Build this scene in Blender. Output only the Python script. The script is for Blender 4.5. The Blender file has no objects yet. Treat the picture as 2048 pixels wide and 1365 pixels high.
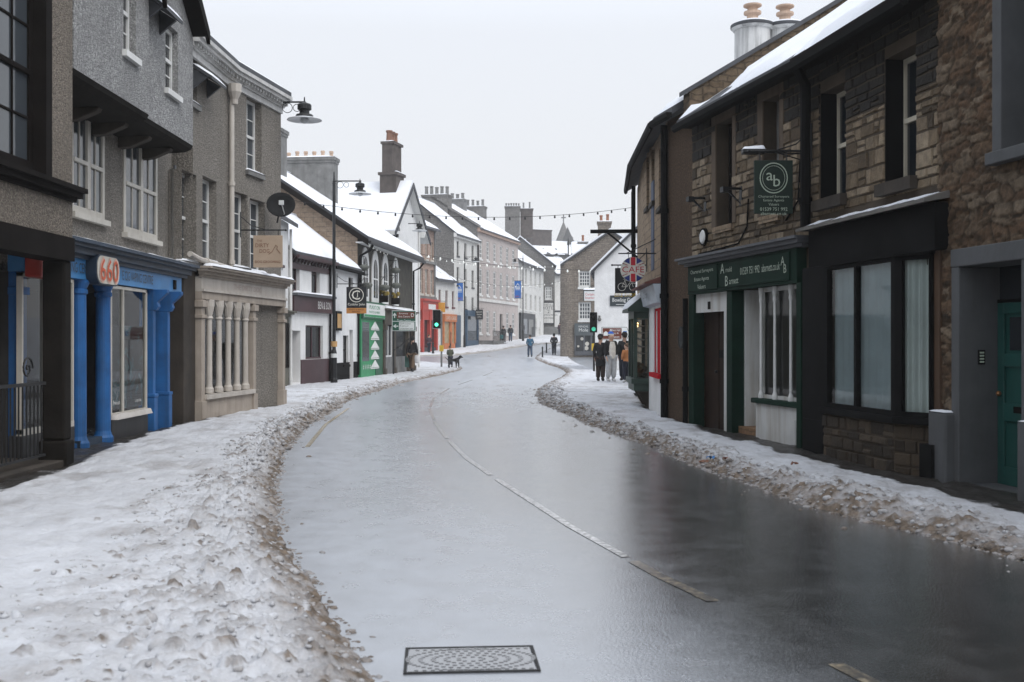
import bpy, bmesh, math, random
import numpy as np
from mathutils import Vector, Matrix

S = bpy.context.scene
COL = S.collection
FPX, CX, HY, CH = 2200.0, 1024.0, 683.0, 1.6
R = math.radians
random.seed(7)
HAZE = 0.0006


def gz(Y):
    """height of the street: level near by, then climbing gently"""
    if Y < 70: return 0.0
    if Y < 90: return .036 * (Y - 70) ** 2 / 40
    return .036 * (min(Y, 300) - 80)


def PX(px, Y): return (px - CX) / FPX * Y
def PZ(py, Y): return CH + (HY - py) / FPX * Y


class Fr:
    """a local frame: x along the wall, y into the building, z up"""
    def __init__(s, x, y, z=0.0, ang=0.0):
        s.M = Matrix.Translation((x, y, z)) @ Matrix.Rotation(ang, 4, 'Z')


class Fc(Fr):
    def __init__(s, A, B, z=None):
        z = gz(min(A[1], B[1])) if z is None else z
        dx, dy = B[0] - A[0], B[1] - A[1]
        Fr.__init__(s, A[0], A[1], z, math.atan2(dy, dx))
        s.L = math.hypot(dx, dy); s.Mi = s.M.inverted()
    def uv(s, px, py, w=0.0):
        c = s.Mi @ Vector((0, 0, CH))
        d = s.Mi.to_3x3() @ Vector(((px - CX) / FPX, 1, (HY - py) / FPX))
        t = (-w - c.y) / d.y
        p = c + t * d
        return p.x, p.z
    def u(s, px, w=0.0): return s.uv(px, HY, w)[0]
    def v(s, px, py, w=0.0): return s.uv(px, py, w)[1]
    def rc(s, px0, px1, yt, yb, w=0.0):
        m = (px0 + px1) / 2
        return (s.u(px0, w), s.u(px1, w), s.v(m, yb, w), s.v(m, yt, w))
    def sub(s, u, w=0.0, v=0.0, rot=0.0):
        f = Fr(0, 0); f.M = s.M @ Matrix.Translation((u, -w, v)) @ Matrix.Rotation(rot, 4, 'Z'); return f


def sub(fr, x, y, z, rot=0.0):
    f = Fr(0, 0); f.M = fr.M @ Matrix.Translation((x, y, z)) @ Matrix.Rotation(rot, 4, 'Z'); return f


WM = {}
def tag(o, label=None, cat=None, group=None, kind=None):
    if label: o['label'] = label
    if cat: o['category'] = cat
    if group: o['group'] = group
    if kind: o['kind'] = kind
    return o


def put(o, fr, parent=None):
    M = fr.M if fr else Matrix()
    COL.objects.link(o)
    if parent is not None:
        o.parent = parent
        o.matrix_basis = WM[parent].inverted() @ M
    else:
        o.matrix_basis = M
    WM[o] = M.copy()
    return o


def thing(name, label, cat, fr, group=None):
    o = bpy.data.objects.new(name, None); o.empty_display_size = .2
    put(o, fr); return tag(o, label, cat, group)


def copy_tree(o, M, parent=None, label=None):
    """a copy of a thing with its parts and sub-parts, standing at M"""
    c = o.copy(); COL.objects.link(c)
    if parent is None:
        c.matrix_basis = M; WM[c] = M.copy()
        if label: c['label'] = label
    else:
        c.parent = parent; c.matrix_basis = o.matrix_basis.copy(); WM[c] = WM[parent] @ c.matrix_basis
    for ch in list(o.children): copy_tree(ch, None, c)
    return c


TXT = {}
def text_geo(s):
    if s not in TXT:
        cu = bpy.data.curves.new('t', 'FONT'); cu.body = s; cu.size = 1; cu.resolution_u = 2
        ob = bpy.data.objects.new('t', cu); COL.objects.link(ob)
        dg = bpy.context.evaluated_depsgraph_get()
        me = bpy.data.meshes.new_from_object(ob.evaluated_get(dg))
        V = [(v.co.x, v.co.y) for v in me.vertices]; Fs = [tuple(p.vertices) for p in me.polygons]
        bpy.data.objects.remove(ob); bpy.data.curves.remove(cu); bpy.data.meshes.remove(me)
        TXT[s] = (V, Fs)
    return TXT[s]


class MB:
    def __init__(s): s.V = []; s.F = []; s.A = []
    def _add(s, vs, fs, a=None):
        n = len(s.V); s.V += [tuple(v) for v in vs]
        for f in fs:
            s.F.append(tuple(i + n for i in f)); s.A.append(random.random() if a is None else a)
        return s
    def box(s, x0, x1, y0, y1, z0, z1, a=None):
        if x1 < x0: x0, x1 = x1, x0
        if y1 < y0: y0, y1 = y1, y0
        if z1 < z0: z0, z1 = z1, z0
        a = random.random() if a is None else a
        return s._add([(x0,y0,z0),(x1,y0,z0),(x1,y1,z0),(x0,y1,z0),(x0,y0,z1),(x1,y0,z1),(x1,y1,z1),(x0,y1,z1)],
                      [(0,3,2,1),(4,5,6,7),(0,1,5,4),(1,2,6,5),(2,3,7,6),(3,0,4,7)], a)
    def quad(s, *p, a=None): return s._add(p, [tuple(range(len(p)))], a)
    def prism(s, pts, ax, a0, a1, a=None):
        """a closed outline extruded along axis ax; the outline gives the other two axes in order"""
        n = len(pts); vs = []
        for t in (a0, a1):
            for p in pts:
                q = list(p); q.insert(ax, t); vs.append(q)
        fs = [tuple(range(n))[::-1], tuple(range(n, 2*n))]
        for i in range(n):
            j = (i + 1) % n; fs.append((i, j, n + j, n + i))
        return s._add(vs, fs, random.random() if a is None else a)
    def cyl(s, p0, p1, r0, r1=None, n=10, cap=True):
        r1 = r0 if r1 is None else r1
        p0 = Vector(p0); p1 = Vector(p1); d = (p1 - p0).normalized()
        x = d.orthogonal().normalized(); y = d.cross(x); vs = []
        for p, r in ((p0, r0), (p1, r1)):
            for i in range(n):
                t = 2*math.pi*i/n; vs.append(p + (x*math.cos(t) + y*math.sin(t))*r)
        fs = [(i, (i+1) % n, n + (i+1) % n, n + i) for i in range(n)]
        if cap: fs += [tuple(range(n))[::-1], tuple(range(n, 2*n))]
        return s._add(vs, fs, random.random())
    def tube(s, pts, r, n=6):
        pts = [Vector(p) for p in pts]; vs = []; m = len(pts)
        for k, p in enumerate(pts):
            d = (pts[min(k+1, m-1)] - pts[max(k-1, 0)]).normalized()
            x = d.cross(Vector((.13, .21, .97)))
            if x.length < 1e-3: x = d.orthogonal()
            x.normalize(); y = d.cross(x)
            rr = r[k] if isinstance(r, (list, tuple)) else r
            for i in range(n):
                t = 2*math.pi*i/n; vs.append(p + (x*math.cos(t) + y*math.sin(t))*rr)
        fs = [(k*n+i, k*n+(i+1) % n, (k+1)*n+(i+1) % n, (k+1)*n+i) for k in range(m-1) for i in range(n)]
        fs += [tuple(range(n))[::-1], tuple(range((m-1)*n, m*n))]
        return s._add(vs, fs, random.random())
    def lathe(s, prof, c=(0,0,0), n=14, sx=1, sy=1, close=True):
        vs = [(c[0]+r*math.cos(2*math.pi*i/n)*sx, c[1]+r*math.sin(2*math.pi*i/n)*sy, c[2]+z) for r, z in prof for i in range(n)]
        m = len(prof)
        fs = [(k*n+i, k*n+(i+1) % n, (k+1)*n+(i+1) % n, (k+1)*n+i) for k in range(m-1) for i in range(n)]
        if close: fs += [tuple(range(n))[::-1], tuple(range((m-1)*n, m*n))]
        return s._add(vs, fs, random.random())
    def ball(s, c, rx, ry=None, rz=None, n=12, m=8):
        ry = rx if ry is None else ry; rz = rx if rz is None else rz
        prof = [(max(1e-3, math.sin(math.pi*k/m)), -math.cos(math.pi*k/m)) for k in range(m+1)]
        vs = [(c[0]+r*math.cos(2*math.pi*i/n)*rx, c[1]+r*math.sin(2*math.pi*i/n)*ry, c[2]+z*rz) for r, z in prof for i in range(n)]
        return s._add(vs, [(k*n+i, k*n+(i+1) % n, (k+1)*n+(i+1) % n, (k+1)*n+i) for k in range(m) for i in range(n)], random.random())
    def disc(s, cx, cz, r, y, rz=None, n=28, t=.01):
        rz = r if rz is None else rz
        return s.prism([(cx + r*math.cos(2*math.pi*i/n), cz + rz*math.sin(2*math.pi*i/n)) for i in range(n)], 1, y, y + t)
    def ring(s, cx, cz, r0, r1, y, kz=1.0, n=32, t=.008):
        for i in range(n):
            a, b = 2*math.pi*i/n, 2*math.pi*(i+1)/n
            s.prism([(cx+r*math.cos(q), cz+r*math.sin(q)*kz) for r, q in ((r0,a),(r1,a),(r1,b),(r0,b))], 1, y, y+t, .5)
        return s
    def text(s, t, cx, cz, h, y, width=None, lift=.004, align='c', flip=False):
        """letters standing lift proud of the board whose face is at y (facing -y)"""
        V, Fs = text_geo(t)
        if not V: return s
        x0 = min(v[0] for v in V); x1 = max(v[0] for v in V); z0 = min(v[1] for v in V); z1 = max(v[1] for v in V)
        k = h / max(z1 - z0, 1e-6); kx = (width / (x1 - x0)) if width else k
        ox = {'c': (x0 + x1)/2, 'l': x0, 'r': x1}[align]; oz = (z0 + z1)/2
        return s._add([(cx + (x-ox)*kx, y - lift, cz + (z-oz)*k) for x, z in V], Fs, .5)
    def wall(s, u0, u1, v0, v1, holes=(), y=0.0, d=.25, a=.5):
        us = sorted({u0, u1, *[h[0] for h in holes], *[h[1] for h in holes]}); vs = sorted({v0, v1, *[h[2] for h in holes], *[h[3] for h in holes]})
        us = [u for u in us if u0 <= u <= u1]; vs = [v for v in vs if v0 <= v <= v1]
        inh = lambda u, v: any(h[0] < u < h[1] and h[2] < v < h[3] for h in holes)
        for j in range(len(vs)-1):
            i = 0
            while i < len(us)-1:
                if inh((us[i]+us[i+1])/2, (vs[j]+vs[j+1])/2): i += 1; continue
                k = i
                while k+1 < len(us)-1 and not inh((us[k+1]+us[k+2])/2, (vs[j]+vs[j+1])/2): k += 1
                s.quad((us[i],y,vs[j]), (us[k+1],y,vs[j]), (us[k+1],y,vs[j+1]), (us[i],y,vs[j+1]), a=a); i = k+1
        for h in holes:
            a0, a1, b0, b1 = h[:4]
            s.quad((a0,y,b0),(a0,y,b1),(a0,y+d,b1),(a0,y+d,b0), a=a); s.quad((a1,y,b1),(a1,y,b0),(a1,y+d,b0),(a1,y+d,b1), a=a)
            s.quad((a0,y,b1),(a1,y,b1),(a1,y+d,b1),(a0,y+d,b1), a=a); s.quad((a1,y,b0),(a0,y,b0),(a0,y+d,b0),(a1,y+d,b0), a=a)
        return s
    def stones(s, u0, u1, v0, v1, holes=(), y=0.0, h=.2, w=.32, rel=.022, seed=1, g=.009):
        """coursed blocks of squared stone standing proud of the mortar"""
        rg = random.Random(seed); v = v0
        while v < v1 - .02:
            hh = h * rg.uniform(.62, 1.35)
            if v + hh > v1 - h*.4: hh = v1 - v
            vb, vt = v, v + hh; u = u0; cuts = []
            blocked = sorted((q[0], q[1]) for q in holes if q[2] < vt - .01 and q[3] > vb + .01)
            spans = []; c = u0
            for b0, b1 in blocked:
                if b0 > c: spans.append((c, b0))
                c = max(c, b1)
            if c < u1: spans.append((c, u1))
            for a0, a1 in spans:
                u = a0
                while u < a1 - .01:
                    ww = w * rg.uniform(.5, 1.6)
                    if u + ww > a1 - w*.35: ww = a1 - u
                    parts = [(vb, vt)]
                    if hh > h*.95 and ww < w*1.3 and rg.random() < .3:
                        m = vb + hh*rg.uniform(.4, .6); parts = [(vb, m), (m, vt)]
                    for b, t in parts:
                        r = rel*rg.uniform(.35, 1.2); e = .011; a = rg.random(); jit = lambda: rg.uniform(-.007, .007)
                        O = [(u+g+jit(), b+g+jit()), (u+ww-g+jit(), b+g+jit()), (u+ww-g+jit(), t-g+jit()), (u+g+jit(), t-g+jit())]
                        I = [(O[0][0]+e, O[0][1]+e), (O[1][0]-e, O[1][1]+e), (O[2][0]-e, O[2][1]-e), (O[3][0]+e, O[3][1]-e)]
                        V = [(p[0], y+.004, p[1]) for p in O] + [(p[0], y-r+jit(), p[1]) for p in I]
                        s._add(V, [(4,5,6,7),(0,1,5,4),(1,2,6,5),(2,3,7,6),(3,0,4,7)], a)
                    u += ww
            v = vt
        return s
    def build(s, name, mat, parent=None, fr=None, smooth=False, bevel=0, kind=None, subsurf=0):
        me = bpy.data.meshes.new(name); me.from_pydata(s.V, [], s.F)
        n = len(me.polygons); nl = len(me.loops)
        if n:
            nor = np.empty(n*3, 'f'); me.polygons.foreach_get('normal', nor); nor = np.abs(nor.reshape(-1, 3))
            tot = np.empty(n, 'i'); me.polygons.foreach_get('loop_total', tot)
            vi = np.empty(nl, 'i'); me.loops.foreach_get('vertex_index', vi)
            co = np.array(s.V, 'f')[vi]; ax = np.repeat(nor.argmax(1), tot)
            uv = np.stack([np.where(ax == 0, co[:,1], co[:,0]), np.where(ax == 2, co[:,1], co[:,2])], 1)
            me.uv_layers.new(name='UVMap').data.foreach_set('uv', uv.ravel().astype('f'))
            at = me.attributes.new('rnd', 'FLOAT', 'FACE'); at.data.foreach_set('value', np.array(s.A, 'f'))
        me.materials.append(mat)
        if smooth: me.polygons.foreach_set('use_smooth', np.ones(n, bool))
        o = bpy.data.objects.new(name, me)
        if fr is None and parent is not None: fr = Fr(0,0); fr.M = WM[parent]
        put(o, fr, parent)
        if bevel:
            b = o.modifiers.new('edge', 'BEVEL'); b.width = bevel; b.segments = 2; b.limit_method = 'ANGLE'; b.angle_limit = R(40)
        if subsurf:
            b = o.modifiers.new('round', 'SUBSURF'); b.levels = b.render_levels = subsurf
        if kind: o['kind'] = kind
        return o


# ------------------------------------------------------------------ materials
def nodes(name):
    m = bpy.data.materials.new(name); m.use_nodes = True; nt = m.node_tree
    b = nt.nodes['Principled BSDF']; return m, nt, b
def nd(nt, t, **kw):
    n = nt.nodes.new(t)
    for k, v in kw.items():
        if k.startswith('i_'):
            key = k[2:]; key = int(key) if key.isdigit() else key.replace('_', ' ')
            if hasattr(v, 'is_output'): nt.links.new(v, n.inputs[key])
            else: n.inputs[key].default_value = v
        else: setattr(n, k, v)
    return n
def c4(c): return (c[0], c[1], c[2], 1)
def ramp(nt, fac, stops):
    n = nd(nt, 'ShaderNodeValToRGB', i_0=fac); e = n.color_ramp.elements
    while len(e) < len(stops): e.new(.5)
    for el, (p, c) in zip(e, stops): el.position = p; el.color = c4(c) if len(c) == 3 else c
    return n.outputs[0]
def mix(nt, f, a, b, mode='MIX'):
    n = nt.nodes.new('ShaderNodeMix'); n.data_type = 'RGBA'; n.blend_type = mode
    for k, v in ((0, f), (6, a), (7, b)):
        if hasattr(v, 'is_output'): nt.links.new(v, n.inputs[k])
        else: n.inputs[k].default_value = v if k == 0 else c4(v)
    return n.outputs[2]
def math_(nt, op, a, b=0.0, clamp=False):
    n = nt.nodes.new('ShaderNodeMath'); n.operation = op; n.use_clamp = clamp
    for k, v in ((0, a), (1, b)):
        if hasattr(v, 'is_output'): nt.links.new(v, n.inputs[k])
        else: n.inputs[k].default_value = v
    return n.outputs[0]
def coord(nt, scale=(1,1,1), which='Object'):
    tc = nd(nt, 'ShaderNodeTexCoord'); mp = nd(nt, 'ShaderNodeMapping', i_Vector=tc.outputs[which], i_Scale=scale); return mp.outputs[0]
def noise(nt, v, sc, det=4, rough=.55, dist=0.0):
    return nd(nt, 'ShaderNodeTexNoise', i_Vector=v, i_Scale=sc, i_Detail=det, i_Roughness=rough, i_Distortion=dist).outputs['Fac']
def bump(nt, b, h, st=.3, d=.02, prev=None):
    n = nd(nt, 'ShaderNodeBump', i_Height=h, i_Strength=st, i_Distance=d)
    if prev is not None: nt.links.new(prev.outputs[0], n.inputs['Normal'])
    nt.links.new(n.outputs[0], b.inputs['Normal']); nt.links.new(n.outputs[0], b.inputs['Coat Normal']); return n
def sc(c, k): return tuple(min(1, x*k) for x in c)

MATS = {}
def mat(name, col, rough=.7, var=.18, vs=2.5, bmp=.15, bs=35, spec=.4, metal=0, streak=0.0, streakcol=(.05,.045,.035), coat=0, bd=.01):
    if name in MATS: return MATS[name]
    m, nt, b = nodes(name); v = coord(nt)
    c = mix(nt, ramp(nt, noise(nt, v, vs, 5), [(.3, (0,0,0)), (.7, (1,1,1))]), sc(col, 1-var), sc(col, 1+var))
    f = noise(nt, v, vs*14, 3)
    c = mix(nt, math_(nt, 'MULTIPLY', f, var*.8), c, sc(col, .55))
    if streak:
        g = noise(nt, coord(nt, (5, 5, .35)), 1.2, 5, .65)
        g = ramp(nt, g, [(.46, (0,0,0)), (.74, (1,1,1))])
        c = mix(nt, math_(nt, 'MULTIPLY', g, streak), c, streakcol)
    nt.links.new(c, b.inputs['Base Color'])
    b.inputs['Roughness'].default_value = rough; b.inputs['Metallic'].default_value = metal
    b.inputs['Specular IOR Level'].default_value = spec
    if coat: b.inputs['Coat Weight'].default_value = coat; b.inputs['Coat Roughness'].default_value = .12
    if bmp: bump(nt, b, noise(nt, v, bs, 3), bmp, bd)
    MATS[name] = m; return m


def mat_pebble(name, col, k=1.0, streak=.35):
    """wet-dash render: small stones thrown into mortar"""
    m, nt, b = nodes(name); v = coord(nt)
    vo = nd(nt, 'ShaderNodeTexVoronoi', i_Vector=v, i_Scale=48*k)
    big = noise(nt, v, 1.1, 6, .65)
    sp = ramp(nt, vo.outputs['Color'], [(0, sc(col, .45)), (.5, col), (1, sc(col, 1.55))])
    sp = mix(nt, ramp(nt, noise(nt, v, 22*k, 3, .75), [(.36, (0,0,0)), (.62, (1,1,1))]), sc(col, .48), sp)
    c = mix(nt, ramp(nt, big, [(.35, (0,0,0)), (.68, (1,1,1))]), mix(nt, .6, sp, sc(col, .55)), sp)
    g = ramp(nt, noise(nt, coord(nt, (3.5, 3.5, .22)), 1.3, 6, .7), [(.48, (0,0,0)), (.75, (1,1,1))])
    c = mix(nt, math_(nt, 'MULTIPLY', g, streak), c, sc(col, .3))
    nt.links.new(c, b.inputs['Base Color']); b.inputs['Roughness'].default_value = .9
    b.inputs['Specular IOR Level'].default_value = .25
    h = math_(nt, 'SUBTRACT', 1.0, vo.outputs['Distance'])
    p = bump(nt, b, noise(nt, v, 20*k, 4, .75), .9, .05)
    bump(nt, b, h, .9, .015, p)
    return m


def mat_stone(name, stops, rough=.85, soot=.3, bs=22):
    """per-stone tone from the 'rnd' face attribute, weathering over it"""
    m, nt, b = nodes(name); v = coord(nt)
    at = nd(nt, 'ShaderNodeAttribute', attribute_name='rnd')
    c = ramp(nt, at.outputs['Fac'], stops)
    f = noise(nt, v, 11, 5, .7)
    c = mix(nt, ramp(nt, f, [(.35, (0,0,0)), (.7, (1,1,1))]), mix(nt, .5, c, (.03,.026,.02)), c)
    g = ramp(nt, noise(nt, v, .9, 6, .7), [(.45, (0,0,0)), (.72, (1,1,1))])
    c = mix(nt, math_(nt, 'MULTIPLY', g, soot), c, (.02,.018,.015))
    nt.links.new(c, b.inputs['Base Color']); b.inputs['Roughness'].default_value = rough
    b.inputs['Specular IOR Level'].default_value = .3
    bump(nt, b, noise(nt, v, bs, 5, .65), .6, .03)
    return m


def mat_brick(name, c1, c2, mort, bw=.4, bh=.17, ms=.012, st=.5, soot=.3, dist=.02):
    """coursed masonry drawn from the wall's own metres (UV)"""
    m, nt, b = nodes(name); v = coord(nt, which='UV')
    n = nd(nt, 'ShaderNodeTexNoise', i_Vector=v, i_Scale=3.0, i_Detail=2)
    vv = nd(nt, 'ShaderNodeVectorMath', operation='MULTIPLY_ADD', i_0=n.outputs['Color'], i_1=(dist*4, dist*4, 0), i_2=v)
    br = nd(nt, 'ShaderNodeTexBrick', i_Vector=vv.outputs[0], i_Color1=c4(c1), i_Color2=c4(c2), i_Mortar=c4(mort), i_Scale=1.0,
            i_Mortar_Size=ms, i_Mortar_Smooth=.3, i_Bias=0.0, i_Brick_Width=bw, i_Row_Height=bh)
    br.offset_frequency = 2; br.squash = .7; br.squash_frequency = 3
    f = noise(nt, v, 7, 5, .7)
    c = mix(nt, .45, br.outputs['Color'], ramp(nt, f, [(.3, sc(c1, .35)), (.7, sc(c2, 1.4))]))
    g = ramp(nt, noise(nt, v, .7, 6, .7), [(.45, (0,0,0)), (.75, (1,1,1))])
    c = mix(nt, math_(nt, 'MULTIPLY', g, soot), c, sc(c1, .22))
    nt.links.new(c, b.inputs['Base Color']); b.inputs['Roughness'].default_value = .88
    b.inputs['Specular IOR Level'].default_value = .25
    p = bump(nt, b, f, .4, .03); bump(nt, b, math_(nt, 'SUBTRACT', 1.0, br.outputs['Fac']), st, .03, p)
    return m


def mat_snow(name, col=(.80,.82,.86), dirty=.12, bs=9):
    m, nt, b = nodes(name); v = coord(nt)
    c = mix(nt, ramp(nt, noise(nt, v, 1.6, 6, .65), [(.4, (0,0,0)), (.75, (1,1,1))]), col, mix(nt, dirty, col, (.25,.22,.18)))
    nt.links.new(c, b.inputs['Base Color']); b.inputs['Roughness'].default_value = .75
    b.inputs['Specular IOR Level'].default_value = .25
    bump(nt, b, noise(nt, v, bs, 6, .7), .35, .05); return m


def mat_ground(name, snow, sl, bare, bs=26):
    """trodden snow: 'dirt' turns it to brown slush, 'bare' to the wet paving under it"""
    m, nt, b = nodes(name); v = coord(nt)
    d = nd(nt, 'ShaderNodeAttribute', attribute_name='dirt').outputs['Fac']
    ba = nd(nt, 'ShaderNodeAttribute', attribute_name='bare').outputs['Fac']
    fine = noise(nt, v, 30, 5, .7)
    dd = math_(nt, 'SUBTRACT', math_(nt, 'MULTIPLY', fine, .55), .275)
    d2 = math_(nt, 'ADD', d, dd, True)
    big = noise(nt, v, 1.4, 6, .65)
    s = mix(nt, ramp(nt, big, [(.38, (0,0,0)), (.7, (1,1,1))]), snow, sc(snow, .8))
    s = mix(nt, ramp(nt, noise(nt, v, 4.5, 6, .7), [(.42, (0,0,0)), (.72, (1,1,1))]), s, mix(nt, .28, snow, (.2,.18,.15)))
    slc = mix(nt, ramp(nt, noise(nt, v, 13, 6, .75), [(.34, (0,0,0)), (.66, (1,1,1))]), sc(sl, .38), sc(sl, 1.55))
    c = mix(nt, ramp(nt, d2, [(0, (0,0,0)), (.95, (1,1,1))]), s, slc)
    b2 = math_(nt, 'ADD', ba, dd, True)
    bb = ramp(nt, b2, [(.35, (0,0,0)), (.6, (1,1,1))])
    c = mix(nt, bb, c, mix(nt, fine, sc(bare, .6), sc(bare, 1.3)))
    nt.links.new(c, b.inputs['Base Color'])
    r = nd(nt, 'ShaderNodeMix', i_0=bb, i_2=.7, i_3=.28); nt.links.new(r.outputs[0], b.inputs['Roughness'])
    b.inputs['Specular IOR Level'].default_value = .35
    p = bump(nt, b, noise(nt, v, 7, 5, .7), .35, .06); bump(nt, b, noise(nt, v, bs, 6, .75), .7, .03, p)
    return m


def mat_glass_clear(name, tint=(.9,.95,.95), ior=1.5, k=1.0):
    """thin pane: mirrors the street, lets the rest through"""
    m, nt, b = nodes(name)
    nt.nodes.remove(b); out = nt.nodes['Material Output']
    fr = nd(nt, 'ShaderNodeFresnel', i_IOR=ior); f = math_(nt, 'MULTIPLY', fr.outputs[0], k, True)
    t = nd(nt, 'ShaderNodeBsdfTransparent', i_Color=c4(tint)); g = nd(nt, 'ShaderNodeBsdfGlossy', i_Roughness=.02)
    mx = nd(nt, 'ShaderNodeMixShader', i_0=f, i_1=t.outputs[0], i_2=g.outputs[0])
    nt.links.new(mx.outputs[0], out.inputs[0]); return m


def mat_pane(name, col=(.018,.022,.026), rough=.06):
    """old window glass in front of an unlit room"""
    m, nt, b = nodes(name); v = coord(nt)
    b.inputs['Base Color'].default_value = c4(col); b.inputs['Roughness'].default_value = rough
    b.inputs['Specular IOR Level'].default_value = .7
    bump(nt, b, noise(nt, v, 2.2, 2), .04, .05); return m


def mat_emit(name, col, st):
    m, nt, b = nodes(name); b.inputs['Base Color'].default_value = c4(col)
    b.inputs['Emission Color'].default_value = c4(col); b.inputs['Emission Strength'].default_value = st; return m


def mat_road():
    """wet tarmac; melting slush far up the street, sky sheen painted pale on the left lane"""
    m, nt, b = nodes('wet_asphalt'); v = coord(nt)
    agg = noise(nt, v, 55, 2, .6); mid = noise(nt, v, 9, 5, .65); big = noise(nt, coord(nt, (1.4, .35, 1)), .55, 5, .6)
    c = mix(nt, mid, (.012,.0125,.013), (.030,.030,.029))
    c = mix(nt, math_(nt, 'MULTIPLY', ramp(nt, big, [(.4, (0,0,0)), (.7, (1,1,1))]), .5), c, (.06,.063,.066))
    tc = nd(nt, 'ShaderNodeTexCoord'); sp = nd(nt, 'ShaderNodeSeparateXYZ', i_0=tc.outputs['Object'])
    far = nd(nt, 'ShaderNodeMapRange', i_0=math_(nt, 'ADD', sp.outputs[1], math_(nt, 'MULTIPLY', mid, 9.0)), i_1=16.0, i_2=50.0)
    slush_sheen = math_(nt, 'MULTIPLY', far.outputs[0], ramp(nt, noise(nt, coord(nt, (1.6, .45, 1)), 1.1, 6, .7), [(.3, (.35,.35,.35)), (.6, (1,1,1))]), True)
    fa = nd(nt, 'ShaderNodeAttribute', attribute_name='slush_sheen').outputs['Fac']
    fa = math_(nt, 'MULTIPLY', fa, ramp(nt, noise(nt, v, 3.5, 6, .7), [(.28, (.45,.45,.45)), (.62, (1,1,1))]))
    slush_sheen = math_(nt, 'MAXIMUM', slush_sheen, fa)
    c = mix(nt, slush_sheen, c, (.33,.355,.395))  # base colour paler for far slush and for the painted sky sheen
    stk = noise(nt, v, 2.6, 6, .7)
    rr = nd(nt, 'ShaderNodeMix', i_0=ramp(nt, stk, [(.36, (0,0,0)), (.64, (1,1,1))]), i_2=.15, i_3=.23)
    c = mix(nt, math_(nt, 'MULTIPLY', ramp(nt, stk, [(.5, (0,0,0)), (.75, (1,1,1))]), .35), c, (.07,.074,.078)); nt.links.new(c, b.inputs['Base Color'])
    r2 = nd(nt, 'ShaderNodeMix', i_0=slush_sheen, i_2=rr.outputs[0], i_3=.38)
    nt.links.new(r2.outputs[0], b.inputs['Roughness'])
    b.inputs['IOR'].default_value = 1.8; nt.links.new(math_(nt, 'SUBTRACT', 1.0, math_(nt, 'MULTIPLY', slush_sheen, .45)), b.inputs['Coat Weight'])
    b.inputs['Coat IOR'].default_value = 4.0; nt.links.new(r2.outputs[0], b.inputs['Coat Roughness'])
    b.inputs['Specular IOR Level'].default_value = .5
    h = bump(nt, b, mid, .10, .006); bump(nt, b, agg, .5, .0046, h)
    return m
# ------------------------------------------------------------------ numeric noise for relief
def _h(ix, iy, sd):
    n = (ix.astype(np.int64)*374761393 + iy.astype(np.int64)*668265263 + sd*1442695041) & 0x7fffffff
    n = ((n ^ (n >> 13)) * 1274126177) & 0x7fffffff
    return ((n ^ (n >> 16)) & 0xffff) / 65535.0
def vn(x, y, sd=0):
    ix = np.floor(x); iy = np.floor(y); fx = x-ix; fy = y-iy
    fx = fx*fx*(3-2*fx); fy = fy*fy*(3-2*fy)
    a = _h(ix, iy, sd); b = _h(ix+1, iy, sd); c = _h(ix, iy+1, sd); d = _h(ix+1, iy+1, sd)
    return (a*(1-fx)+b*fx)*(1-fy) + (c*(1-fx)+d*fx)*fy
def fbm(x, y, sd=0, o=4, k=.5):
    t = 0; a = 1; s_ = 0
    for i in range(o):
        t = t + a*vn(x*2**i + 17.3*i, y*2**i + 5.1*i, sd+i); s_ += a; a *= k
    return t/s_
def worley(x, y, sd=0):
    ix = np.floor(x); iy = np.floor(y); f1 = np.full(x.shape, 9.); f2 = f1.copy(); cid = np.zeros(x.shape)
    for dx in (-1, 0, 1):
        for dy in (-1, 0, 1):
            cx = ix+dx; cy = iy+dy; px = cx+_h(cx, cy, sd); py = cy+_h(cx, cy, sd+9); i_ = _h(cx, cy, sd+21)
            d = np.hypot(x-px, y-py); nf = d < f1
            f2 = np.where(nf, f1, np.minimum(f2, d)); cid = np.where(nf, i_, cid); f1 = np.where(nf, d, f1)
    return f1, f2, cid


def grid_mesh(name, X, Y, Z, mat, attrs=None, fr=None, parent=None, kind=None, smooth=True, keep=None):
    r, c = X.shape; me = bpy.data.meshes.new(name)
    co = np.stack([X, Y, Z], -1).reshape(-1, 3).astype('f')
    i = np.arange(r*c).reshape(r, c)
    q = np.stack([i[:-1,:-1], i[:-1,1:], i[1:,1:], i[1:,:-1]], -1).reshape(-1, 4)
    if keep is not None: q = q[keep.reshape(-1)]
    me.vertices.add(len(co)); me.vertices.foreach_set('co', co.ravel())
    me.loops.add(q.size); me.loops.foreach_set('vertex_index', q.ravel().astype('i'))
    me.polygons.add(len(q)); me.polygons.foreach_set('loop_start', np.arange(0, q.size, 4, dtype='i'))
    me.update(calc_edges=True)
    if smooth: me.polygons.foreach_set('use_smooth', np.ones(len(q), bool))
    uvl = me.uv_layers.new(name='UVMap'); uvl.data.foreach_set('uv', co[q.ravel()][:, [0, 2]].ravel())
    for k, a in (attrs or {}).items():
        me.attributes.new(k, 'FLOAT', 'POINT').data.foreach_set('value', a.ravel().astype('f'))
    me.materials.append(mat)
    o = bpy.data.objects.new(name, me); put(o, fr, parent)
    if kind: o['kind'] = kind
    return o

gzv = np.vectorize(gz)

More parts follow.
